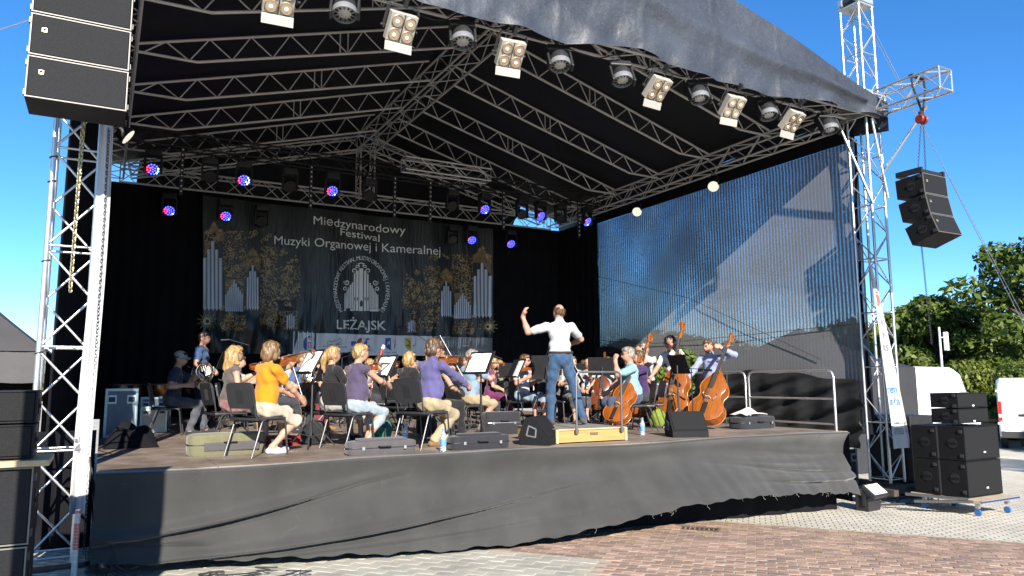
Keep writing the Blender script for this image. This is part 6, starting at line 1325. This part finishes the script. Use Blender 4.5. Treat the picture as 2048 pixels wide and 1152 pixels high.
# bottles
def bottle(label, x, y, z=DECK, c=(.55, .70, .80)):
    t = thing('water_bottle', label, 'bottle', (x, y, z), 0, 'water bottles'); PET = pm('pet', (.75, .85, .9), .08, 0, .05, 20, trans=.75)
    MB().lathe([(0, 0), (.034, .002), (.036, .02), (.034, .06), (.036, .09), (.034, .12), (.036, .16), (.030, .19), (.014, .225), (.013, .24)], 14).build('body', PET, t, True)
    MB().cyl((0, 0, .07), (0, 0, .135), .0372, n=14).build('label_band', pm('bottle_label', (.10, .25, .55), .4, 0, .3, 60), t, True); MB().cyl((0, 0, .24), (0, 0, .258), .016, n=10).build('cap', MATS['bottle_label'], t)
bottle('water bottle standing at the stage edge before the man in violet', 3.52, 8.02); bottle('water bottle behind the chair of the man in violet', 3.5, 9.2); bottle('water bottle beside the legs of the cellist', 7.05, 8.75)
for nm, lab, x, y, col in (('bag', 'teal bag on the floor behind the man in violet', 3.35, 9.75, (.03, .20, .17)), ('bag', 'black bag under the chair of the blonde woman', 2.45, 9.75, (.015, .015, .017)), ('bag', 'bright green bag beneath the cellist chairs', 8.45, 10.05, (.26, .36, .03)), ('bag', 'black rucksack behind the music stand pages', 4.3, 10.4, (.02, .02, .022))):
    tag(MB().grid(lambda u, v: Vector((x+.16*math.sin(v*math.pi)**.5*math.cos(u*2*math.pi)*(1+.12*math.sin(u*19)), y+.11*math.sin(v*math.pi)**.5*math.sin(u*2*math.pi), DECK+.005+.15*(1-math.cos(v*math.pi))*(1+.06*math.sin(u*12)))), 20, 10).build(nm, C('bag'+str(col[0]), col, .2, .6), None, True), lab, 'bag')
# white vertical banners on the towers
WB = C('banner_cloth', (.84, .84, .85), .03, .5, 7)
def tower_banner(label, top, bottom, wt, wb, marks, seg=70):
    t = thing('tower_banner', label, 'banner', bottom, 0, 'white banners on the towers'); top, bottom = Vector(top), Vector(bottom)
    def P(u, v, dy=0): c = top.lerp(bottom, v); w = wt+(wb-wt)*v; f = math.sin(u*7+v*5)*.016+math.sin(u*13-v*9)*.008; return Vector((c.x+w*(u-.5)+.02*math.sin(v*5), c.y+f-dy-.03*math.sin(v*3.1), c.z))
    MB().grid(P, 14, seg).build('cloth', WB, t, True, True, autosmooth=False)
    MB().grid(lambda u, v: P(.90+.04*u, v, .004), 2, seg).build('pink_edge', C('pink_line', (.75, .45, .42), .05, .1), t, True, True, autosmooth=False)
    for s, u0, u1, v, h, mat in marks:
        vv, f = text_mesh(s, 1., .02); xs = [a for a, _ in vv]; x0, x1 = min(xs), max(xs)
        MB().add([P(u0+(u1-u0)*(a-x0)/(x1-x0), v-b_*h, .006) for a, b_ in vv], f).build('printed_mark', mat, t, world=True)
PBLUE = pm('mark_blue', (.05, .16, .45), .6, 0, .1, 20); PGREY = pm('mark_grey', (.16, .15, .17), .6, 0, .1, 20); PRED = pm('mark_red', (.55, .10, .09), .6, 0, .1, 20)
tower_banner('narrow white banner tied down the front of the left tower', (-.115, 8.40, 4.95), (-.11, 8.38, .76), .12, .15, [('al', .02, .3, .838, .018, PGREY), ('4', .02, .42, .862, .03, PGREY)])
tower_banner('twisted white advertising banner on the right tower', (12.12, 8.40, 4.05), (12.60, 8.36, .78), .06, .50, [('ji', .2, .8, .20, .09, PRED), ('I', .3, .6, .33, .05, PGREY), ('N', .2, .7, .40, .05, PGREY), ('IS', .1, .7, .47, .05, PGREY), ('resm', .04, .8, .70, .065, PBLUE), ('is Va', .08, .85, .765, .065, PBLUE), ('kultura.l.pl', .3, .95, .87, .022, PGREY), ('177553 4', .22, .95, .925, .045, PGREY)])
# tower feet
t = thing('base_beam', 'dark steel base beams under the right tower', 'beam', (12.3, 8.3, -.02)); RUST = pm('rusty_steel', (.07, .055, .045), .7, .3, .3, 12, .3, 50)
MB().box((12.2, 8.25, .10), (2.0, .14, .13)).build('beam', RUST, t, world=True); MB().box((12.55, 8.75, .095), (.14, 1.6, .12)).build('beam', RUST, t, world=True); MB().box((11.6, 8.1, .13), (.12, .5, .10)).build('beam', RUST, t, world=True)
t = thing('base_beam', 'dark steel base beam under the left tower', 'beam', (-.35, 8.4, .2)); MB().box((-.35, 8.35, .25), (1.3, .14, .10)).build('beam', RUST, t, world=True)
for (x, y, z, h, l) in ((-.12, 7.75, .27, .62, 'red and white marker post at the foot of the left tower'), (12.35, 7.72, .0, .72, 'red and white screw jack post before the right tower')):
    t = thing('jack_post', l, 'post', (x, y, gz(x)), R(0), 'striped jack posts')
    for k in range(22): MB().cyl((x, y, gz(x)+h*k/22), (x, y, gz(x)+h*(k+.8)/22), .024, n=10).build('thread_ring', pm('post_red', (.60, .16, .12), .5, 0, .2, 20) if 9 < k < 18 or k > 20 else pm('post_white', (.66, .60, .54), .6, 0, .2, 20), t, True, True)
    MB().cyl((x, y, gz(x)), (x, y, gz(x)+h), .019, n=8).build('core', STEEL, t, True, True)
# cables on the ground
rc = random.Random(4)
for i in range(7):
    x0, y0 = .25+.09*i, 7.35+rc.uniform(-.2, .15); P = []
    for k in range(40):
        a = k/39*2*math.pi*rc.choice((2, 2.3)); P.append((x0+.16*math.cos(a)*(1+.2*i/7)+.012*k*(i % 3), y0+.10*math.sin(a)-.002*k, gz(x0)+.012+.01*(i % 3)))
    tag(MB().tube(P, .007, 5).build('cable', RUBBER, None, True), f'{ORDN[i]} loop of black cable from the left at the foot of the skirt', 'cable', 'cables by the left tower')
for i in range(4):
    tag(MB().tube([(-.06+.02*i, 8.3-.05*i, 1.3-.1*i), (.0+.03*i, 8.0-.06*i, .75), (.06+.05*i, 7.75-.05*i, .4), (.18+.08*i, 7.5, gz(.2)+.01)], .008, 5).build('cable', RUBBER, None, True), f'{ORDN[i]} black cable hanging down between left tower and skirt', 'cable', 'cables by the left tower')
for i in range(5):
    P = [(10.9+.3*k+rc.uniform(-.05, .05), 7.75+.35*math.sin(k*1.1+i)*.4+.08*i, gz(11)+.012) for k in range(7)]
    tag(MB().tube(P, .009, 5).build('cable', RUBBER, None, True), f'{ORDN[i]} black cable lying between flood light and subwoofers', 'cable', 'cables by the right tower')
# ================================================================ SURROUNDINGS
TENTM = pm('tent_canvas', (.045, .043, .046), .7, 0, .15, 2, .3, 6)
t = thing('tent', 'dark grey pointed tent standing left behind the tower', 'tent', (-3.4, 14.5, gz(0)))
def tentP(u, v): 
    a = u*4; k = int(a) % 4; f = a-int(a); cs = [(-2.5, -2.5), (2.5, -2.5), (2.5, 2.5), (-2.5, 2.5)]; p = Vector(cs[k]).lerp(Vector(cs[(k+1) % 4]), f); r = v; sag = .25*math.sin(v*math.pi)
    return Vector((-3.2+p.x*r, 14.6+p.y*r, 4.9-2.45*r-sag*.5))
MB().grid(tentP, 40, 12).build('roof', TENTM, t, True, True)
MB().grid(lambda u, v: Vector((-5.7+5*u, 12.1+.03*math.sin(u*30), 2.45-.42*v+.02*math.sin(u*25))), 40, 3).build('front_valance', TENTM, t, True, True); MB().grid(lambda u, v: Vector((-.70+.02*math.sin(u*30), 12.1+5*u, 2.45-2.1*v)), 20, 4).build('side_wall', TENTM, t, True, True); MB().grid(lambda u, v: Vector((-5.9+4.9*u, 16.9, 2.3-2.0*v)), 20, 4).build('back_wall', BLKF, t, True, True)
for x in (-5.65, -.75): MB().cyl((x, 12.15, gz(0)), (x, 12.15, 2.44), .03, n=8).build('pole', ALUD, t, True, True)
# gazebo seen through the mesh wall
t = thing('gazebo', 'dark pointed gazebo seen through the mesh side wall', 'gazebo', (15.6, 13.1, gz(15)))
GZM = pm('gazebo_canvas', (.022, .022, .026), .7, 0, .15, 3, .3, 8)
def gp(u, v):
    a = u*4; k = int(a) % 4; f = a-int(a); cs = [(-1.9, -1.9), (1.9, -1.9), (1.9, 1.9), (-1.9, 1.9)]; p = Vector(cs[k]).lerp(Vector(cs[(k+1) % 4]), f); return Vector((15.9+p.x*v, 13.2+p.y*v, 3.35-1.05*v-.08*math.sin(v*math.pi)))
MB().grid(gp, 32, 8).build('roof', GZM, t, True, True)
for a, b in (((14.0, 11.3), (14.0, 15.1)), ((14.0, 11.3), (17.8, 11.3)), ((14.0, 15.1), (17.8, 15.1))):
    MB().grid(lambda u, v: Vector((a[0]+(b[0]-a[0])*u, a[1]+(b[1]-a[1])*u, 2.30+(gz(15)-2.30)*v)), 12, 4).build('wall', GZM, t, True, True)
# vans
VANW = pm('van_white', (.80, .81, .82), .25, 0, .03, 2); GLS = pm('van_glass', (.02, .025, .03), .08, 0, .1, 4); TAIL = pm('tail_red', (.45, .015, .015), .2); BUMP = pm('bumper', (.03, .03, .032), .6)
def van(label, x, y, az, L=5.9, w=2.0, h=2.5):
    # local: rear at y=0, front at +y
    t = thing('van', label, 'van', (x, y, gz(x)), R(-az), 'white delivery vans')
    prof = [(0, .45), (0.0, 1.2), (.06, h-.25), (.16, h-.08), (.4, h), (3.9, h), (4.35, h-.12), (5.0, 1.55), (5.55, 1.25), (5.85, 1.05), (5.9, .5), (5.6, .38), (.3, .38)]
    m = MB(); n = len(prof)
    for sgn, ins in ((-1, .0), (1, .0)): pass
    sec = []
    for k, xx in enumerate((-w/2, -w/2+.12, w/2-.12, w/2)):
        e = k in (0, 3); sec.append([(xx, py if not e else py+(.05 if py < .3 else -.05 if py > 5.5 else 0), pz if not (e and pz > h-.3) else pz-.10) for py, pz in prof])
    vs = [v for s in sec for v in s]; fs = [(k*n+i, k*n+(i+1) % n, (k+1)*n+(i+1) % n, (k+1)*n+i) for k in range(3) for i in range(n)]+[tuple(range(n))[::-1], tuple(range(3*n, 4*n))]
    m.add(vs, fs); b = m.build('body', VANW, t)
    bv = b.modifiers.new('bev', 'BEVEL'); bv.width = .04; bv.segments = 2
    for s in (-1, 1):
        MB().box((s*(w/2-.055), -.012, 1.25), (.10, .03, .62)).build('tail_lamp', TAIL, t)
        MB().box((s*(w/2-.06), -.018, 1.10), (.09, .03, .10)).build('reverse_lamp', PAPER, t)
        MB().box((s*(w/2+.002), 4.55, 1.60), (.012, .75, .5)).build('side_window', GLS, t)
        MB().box((s*(w/2+.09), 4.85, 1.35), (.14, .10, .28)).build('mirror', BUMP, t)
        for y_ in (1.55, 3.3): MB().box((s*(w/2+.001), y_, 1.25), (.006, .012, 1.6)).build('panel_seam', ALUD, t)
        MB().box((s*(w/2+.003), 2.9, .80), (.012, 4.6, .10)).build('side_moulding', BUMP, t)
        for y_ in (1.0, 4.85):
            c = MB().cyl((s*(w/2-.22), y_, .34), (s*(w/2-.01), y_, .34), .34, n=24).build('tyre', RUBBER, t, True); MB().cyl((s*(w/2-.02), y_, .34), (s*(w/2+.003), y_, .34), .20, n=16).build('rim', STEEL, c, True)
    MB().box((0, -.03, .50), (w-.1, .12, .20)).build('rear_bumper', BUMP, t); MB().box((0, -.006, 1.35), (.012, .012, 1.75)).build('door_seam', BUMP, t); MB().box((0, -.02, .98), (.52, .02, .11)).build('number_plate', PAPER, t)
    MB().box((0, -.012, 1.12), (.9, .02, .07)).build('plate_strip', BUMP, t); MB().box((w*.12, -.02, 1.2), (.05, .03, .16)).build('door_handle', BUMP, t)
    for s in (-1, 1):
        for z in (.85, 1.9): MB().box((s*(w/2-.02), -.016, z), (.10, .03, .07)).build('hinge', ALUD, t)
    MB().add([(-w/2+.15, 4.42, h-.16), (w/2-.15, 4.42, h-.16), (w/2-.12, 5.02, 1.60), (-w/2+.12, 5.02, 1.60)], [(0, 1, 2, 3)]).build('windscreen', GLS, t)
    return t
van('white high-roof van with dappled shade parked right of the tower', 17.9, 12.9, 78, h=2.58); van('white van cut by the right picture edge', 26.2, 12.75, 62, h=2.32)
# trees
BARK = pm('bark', (.05, .038, .028), .9, 0, .3, 10, .8, 18, stretch=(3, 3, .5))
def leafm(name, c):
    m = bpy.data.materials.new(name); m.use_nodes = True; n = m.node_tree; b = n.nodes['Principled BSDF']; b.inputs['Roughness'].default_value = .5; b.inputs['Specular IOR Level'].default_value = .3
    g = n.nodes.new('ShaderNodeNewGeometry'); cr = n.nodes.new('ShaderNodeValToRGB'); cr.color_ramp.elements[0].color = (c[0]*.55, c[1]*.6, c[2]*.6, 1); cr.color_ramp.elements[1].color = (c[0]*1.5, c[1]*1.35, c[2]*1.2, 1)
    n.links.new(g.outputs['Random Per Island'], cr.inputs[0]); n.links.new(cr.outputs[0], b.inputs['Base Color'])
    tl = n.nodes.new('ShaderNodeBsdfTranslucent'); n.links.new(cr.outputs[0], tl.inputs[0]); mx = n.nodes.new('ShaderNodeMixShader'); mx.inputs[0].default_value = .28; n.links.new(b.outputs[0], mx.inputs[1]); n.links.new(tl.outputs[0], mx.inputs[2]); n.links.new(mx.outputs[0], n.nodes['Material Output'].inputs[0]); return m
L1 = leafm('leaf_green', (.075, .115, .018)); L2 = leafm('leaf_dark', (.05, .085, .016)); L3 = leafm('leaf_yellow', (.115, .145, .024))
def leaves(name, parent, clumps, n, size, mat, seed):
    rg = np.random.default_rng(seed); C_ = np.array([c[:3] for c in clumps]); Rr = np.array([c[3] for c in clumps]); w = Rr**2.2; k = rg.choice(len(clumps), n, p=w/w.sum())
    d = rg.normal(size=(n, 3)); d /= np.linalg.norm(d, axis=1)[:, None]; rad = Rr[k]*(.55+.5*rg.random(n)**.6); P = C_[k]+d*rad[:, None]*np.array([1, 1, .8])
    nrm = d+rg.normal(size=(n, 3))*.7+np.array([0, 0, .4]); nrm /= np.linalg.norm(nrm, axis=1)[:, None]
    a = np.cross(nrm, rg.normal(size=(n, 3))); a /= np.linalg.norm(a, axis=1)[:, None]; b = np.cross(nrm, a); s = size*(.6+.8*rg.random(n))[:, None]
    V = np.stack([P-a*s, P-b*s*.45, P+a*s, P+b*s*.45], 1).reshape(-1, 3); Q = np.arange(4*n).reshape(-1, 4)
    o = bpy.data.objects.new(name, np_mesh(name, V, Q, np.zeros(n), [mat])); link(o); o.parent = parent
    return o
def tree(label, x, y, h, r, mat=L1, n=9000, size=.16, seed=1, airy=False, cat='tree', name='tree', group='trees behind the stage', z0=.28):
    rg = random.Random(seed); g = gz(x); t = thing(name, label, cat, (x, y, g), 0, group)
    H = h; tr = MB(); path = [(0, 0, 0), (.1*rg.uniform(-1, 1), .1*rg.uniform(-1, 1), H*.3), (.25*rg.uniform(-1, 1), .25*rg.uniform(-1, 1), H*.6), (.3*rg.uniform(-1, 1), .3*rg.uniform(-1, 1), H*.9)]
    tr.tube(path, [.035*H, .028*H, .018*H, .006*H], 8); cl = []; nb = 16 if airy else 13
    for i in range(nb):
        f = z0+(.97-z0)*(i+.5)/nb; a = i*2.4+rg.uniform(-.4, .4); z = H*f; prof = math.sin(min(1, (f-z0)/(1-z0)*.85+.18)*math.pi)**.6; L = r*prof*rg.uniform(.7, 1.05)
        b = Vector((0, 0, z*.82)); e = Vector((L*math.cos(a), L*math.sin(a), z+.08*H)); m_ = b.lerp(e, .5)+Vector((0, 0, .03*H)); tr.tube([b, m_, e], [.012*H, .008*H, .003*H], 5)
        for q in (e, m_.lerp(e, .4)): cl.append((q.x+rg.uniform(-.2, .2)*r, q.y+rg.uniform(-.2, .2)*r, q.z, r*rg.uniform(.22, .36)*(1 if not airy else .85)))
        cl.append((e.x*.55, e.y*.55, z+.06*H, r*rg.uniform(.22, .4)*(1 if not airy else .55)))
    cl.append((0, 0, H*.93, r*.3))
    tr.build('trunk', BARK, t, True); k = leaves('crown', t, cl, n, size, mat, seed); return t
def dirp(u, dist): 
    d = fw*1470+rt*(u-1024)-upv*(760-576); v = Vector((d.x, d.y)).normalized()*dist; return v.x, v.y
for i, (u, dist, h, r, mat, n, sz, ai, lab) in enumerate(((1880, 42, 5.7, 2.7, L1, 13000, .19, False, 'dense green tree behind the white high-roof van'), (1920, 46, 4.4, 1.9, L2, 9000, .20, False, 'dark green tree between the dense tree and the airy one'), (1815, 47, 5.7, 2.2, L3, 9000, .18, False, 'yellowish green tree half hidden by the right tower'),
        (2092, 40, 8.0, 3.3, L1, 7500, .17, True, 'tall airy tree with visible branches at the right picture edge'), (1350, 52, 4.9, 3.6, L1, 9000, .24, False, 'green tree seen through the gap below the mesh wall'), (1470, 56, 4.2, 3.4, L2, 7000, .26, False, 'green tree behind the mesh wall left of the gazebo'), (1700, 52, 5.2, 3.4, L2, 8000, .24, False, 'dark tree behind the mesh wall right of the gazebo'), (1250, 58, 4.4, 3.6, L2, 6000, .28, False, 'dark tree behind the far corner of the mesh wall'), (1590, 58, 4.2, 3.6, L1, 6000, .28, False, 'low green tree directly behind the gazebo'))):
    x, y = dirp(u, dist); tree(lab, x, y, h, r, mat, n, sz, 20+i, ai)
def shrub(label, x, y, r, h, mat, n, seed, size=.10):
    rg = random.Random(seed); t = thing('shrub', label, 'shrub', (x, y, gz(x)), 0, 'shrubs along the car park'); m = MB()
    for k in range(6): a = k*1.05; m.tube([(0, 0, 0), (.3*r*math.cos(a), .3*r*math.sin(a), h*.4), (.6*r*math.cos(a), .6*r*math.sin(a), h*.75)], [.04, .025, .01], 5)
    m.build('stems', BARK, t, True); leaves('foliage', t, [(rg.uniform(-.8, .8)*r, rg.uniform(-.8, .8)*r, h*rg.uniform(.25, .8), r*rg.uniform(.3, .5)) for _ in range(14)], n, size, mat, seed)
for i, (u, dist, r, h, mat) in enumerate(((1835, 36, 2.2, 2.9, L1), (1905, 36, 1.9, 3.0, L1), (1950, 36, 1.9, 3.2, L3), (1998, 37, 2.0, 3.0, L1), (2045, 38, 2.2, 2.8, L2), (2100, 36, 2.3, 3.3, L1), (1980, 33, 1.3, 1.7, L1), (2015, 34.5, 1.0, 1.2, L3))):
    x, y = dirp(u, dist); shrub(f'{["first", "second", "third", "fourth", "fifth", "sixth", "low seventh", "low eighth"][i]} leafy shrub from the left behind the vans', x, y, r, h, mat, 4200, 60+i)
# far wood closing the horizon
rg = random.Random(9); wood_cl = []
for k in range(90):
    a = R(-60+150*k/89); D = rg.uniform(75, 95); wood_cl.append((D*math.sin(a), D*math.cos(a), rg.uniform(.5, 2.6), rg.uniform(2.5, 4.0)))
o = leaves('far_wood', None, wood_cl, 14000, .7, L2, 5); o['kind'] = 'stuff'; tag(o, 'distant line of green woodland along the horizon', 'wood')
# trees beyond the right edge of the picture that shade the car park
tree('tall tree outside the picture shading the right car park', 19.0, -2.5, 7.0, 2.4, L1, 5000, .22, 77, group='trees before the stage', z0=.35); tree('second tree outside the picture shading the vans', 24.0, -1.5, 8.5, 3.0, L1, 5000, .24, 78, group='trees before the stage', z0=.35)
# bench and lamp post
x, y = dirp(1985, 31); t = thing('bench', 'wooden park bench before the shrubs', 'bench', (x, y, gz(x)), R(-60)); WD = pm('bench_wood', (.22, .12, .05), .6, 0, .2, 10)
for k in range(3): MB().box((0, .12*k-.12, .45), (1.7, .09, .03)).build('seat_slat', WD, t)
for k in range(3): MB().box((0, .24+.03*k, .58+.13*k), (1.7, .025, .09)).build('back_slat', WD, t)
for s in (-.7, .7): MB().box((s, 0, .22), (.06, .4, .44)).build('leg', BLKM, t); MB().box((s, .25, .6), (.05, .05, .6), Matrix.Rotation(R(-12), 3, 'X')).build('back_post', BLKM, t)
x, y = dirp(1886, 33); t = thing('lamp_post', 'slim grey lamp post with a pale box lamp before the dense tree', 'lamp post', (x, y, gz(x)))
MB().cyl((0, 0, 0), (0, 0, 4.3), .055, .04, n=10).build('post', ALUD, t, True); MB().bbox((.24*.87, -.24*.48, 3.75), (.14, .14, .72), .02).build('lamp_box', pm('lamp_white', (.75, .74, .70), .4), t); MB().cyl((0, 0, 3.9), (.2, -.11, 3.9), .02, n=6).build('arm', ALUD, t)
# unseen black sheet, added only to shade the left end of the skirt
t = thing('skirt_shade_blocker', 'added black sheet out of view that shades the left end of the skirt', 'shade blocker', (-.83, 3.3, gz(0))); MB().box((-.83, 3.3, gz(0)+1.75), (.62, .012, 3.4)).build('sheet', BLKF, t, world=True); MB().box((-.83, 3.3, gz(0)+.05), (.66, .2, .1)).build('foot', ALUD, t, world=True)

# ================================================================ PAVING
BR = [pm(f'brick_{i}', c, .85, 0, .18, 18, .5, 60) for i, c in enumerate(((.265, .18, .138), (.235, .158, .122), (.31, .215, .168), (.195, .136, .113)))]
SL = [pm(f'slab_{i}', c, .85, 0, .12, 14, .4, 70) for i, c in enumerate(((.31, .30, .26), (.34, .325, .28), (.28, .27, .235)))]
for m in BR+SL:      # broad dirt and wear running across the pieces
    n = m.node_tree; b = n.nodes['Principled BSDF']; src = b.inputs['Base Color'].links[0].from_socket; g = n.nodes.new('ShaderNodeNewGeometry'); q = n.nodes.new('ShaderNodeTexNoise'); q.inputs['Scale'].default_value = 1.7; q.inputs['Detail'].default_value = 9; q.inputs['Roughness'].default_value = .7; n.links.new(g.outputs['Position'], q.inputs['Vector'])
    cr = n.nodes.new('ShaderNodeValToRGB'); cr.color_ramp.elements[0].position = .34; cr.color_ramp.elements[0].color = (.80, .80, .78, 1); cr.color_ramp.elements[1].position = .66; cr.color_ramp.elements[1].color = (1.22, 1.2, 1.16, 1); n.links.new(q.outputs[0], cr.inputs[0])
    mx = n.nodes.new('ShaderNodeMix'); mx.data_type = 'RGBA'; mx.blend_type = 'MULTIPLY'; mx.inputs[0].default_value = 1; n.links.new(src, mx.inputs[6]); n.links.new(cr.outputs[0], mx.inputs[7]); n.links.new(mx.outputs[2], b.inputs['Base Color'])
U = Vector((math.cos(R(-47)), math.sin(R(-47)), 0)); N = Vector((-U.y, U.x, 0))
def w2(u, v): p = U*u+N*v; return p.x, p.y
def proj(x, y, z):
    d = Vector((x, y, z-EYE)); k = d.dot(fw)
    return (1024+1470*d.dot(rt)/k, 576-1470*d.dot(upv)/k) if k > .1 else (-1, -1)
bed = MB(); bed.grid(lambda a, b: Vector((*w2(-6+12*a, 5.0+5.92*b), gz(w2(-6+12*a, 5.0+5.92*b)[0])+.003)), 24, 12)
BED = struct(bed.build('paving_bed', pm('sand_joint', (.33, .30, .235), .95, 0, .2, 20, .4, 90)))
def mk(mats, L, W_, tag_):
    out = []
    for m in mats:
        for q in range(3):
            mb = MB().bbox((0, 0, 0), (L-.010-.004*q, W_-.010-.002*q, .05), .006); me = mb.mesh(tag_, m); out.append(me)
    return out
def pave(name, L, W_, meshes, inside, ur, vr, jit):
    cand = []; v = vr[0]; row = 0
    while v < vr[1]:
        u = ur[0]+(L*.5 if row % 2 else 0)
        while u < ur[1]:
            if inside(u, v):
                x, y = w2(u, v); px, py = proj(x, y, gz(x))
                if -40 < px < 2090 and 980 < py < 1190 and y < 8.35: cand.append((-(py), x, y))
            u += L
        v += W_; row += 1
    cand.sort(); rg = random.Random(2); rest = MB()
    for i, (_, x, y) in enumerate(cand):
        z = gz(x)-.017+rg.uniform(-jit, jit); a = R(-47)+rg.uniform(-.02, .02)
        if i < 300:
            o = bpy.data.objects.new(name, rg.choice(meshes)); link(o); o.parent = BED; o.location = (x, y, z); o.rotation_euler = (rg.uniform(-.01, .01), rg.uniform(-.01, .01), a)
        else:
            rest.mi = rg.randrange(len(meshes)//3); rest.box((x, y, z), (L-.012, W_-.012, .05), Matrix.Rotation(a, 3, 'Z'))
    if rest.v: k = rest.build(name+'_field', BR if name == 'brick' else SL, BED); k['kind'] = 'stuff'
    return len(cand)
red = lambda u, v: v < 10.88 and (v > 7.93 or u > -1.50)
pave('brick', .205, .105, mk(BR, .205, .105, 'brick'), red, (-6, 6), (5.0, 10.88), .003)
pave('slab', .30, .15, mk(SL, .30, .15, 'slab'), lambda u, v: not red(u, v) and v < 10.8 and v < 7.90 and u < -1.62, (-6.1, -1.6), (4.0, 7.85), .002)
# weeds in the joints
rg = random.Random(8); wd = MB()
for k in range(520):
    u, v = rg.uniform(-2.5, 4.5), rg.choice((rg.gauss(10.6, .5), rg.gauss(9.6, .8)));
    if not (8.0 < v < 11.1): continue
    u = round(u/.205)*.205+rg.uniform(-.02, .02) if rg.random() < .5 else u; x, y = w2(u, round(v/.105)*.105+.05)
    if y > 8.2: continue
    for q in range(4): a = rg.uniform(0, 6.28); L = rg.uniform(.01, .035); b = Vector((x+rg.uniform(-.02, .02), y+rg.uniform(-.02, .02), gz(x)+.004)); e = b+Vector((L*.7*math.cos(a), L*.7*math.sin(a), L*.8)); s = Vector((-math.sin(a), math.cos(a), 0))*.004; wd.add([b-s, b+s, e], [(0, 1, 2)])
k = wd.build('weeds', leafm('weed_green', (.22, .24, .05))); k['kind'] = 'stuff'; tag(k, 'small weeds growing in the brick joints before the stage', 'weeds')
t = thing('drain_grate', 'small iron drain grate in the bricks below the skirt', 'drain', (6.9, 7.45, gz(6.9)), R(-47))
for k in range(8): MB().box((-.21+.06*k, 0, .010), (.028, .16, .012)).build('bar', RUST, t)
MB().box((0, .09, .010), (.5, .02, .014)).build('frame_bar', RUST, t); MB().box((0, -.09, .010), (.5, .02, .014)).build('frame_bar', RUST, t)
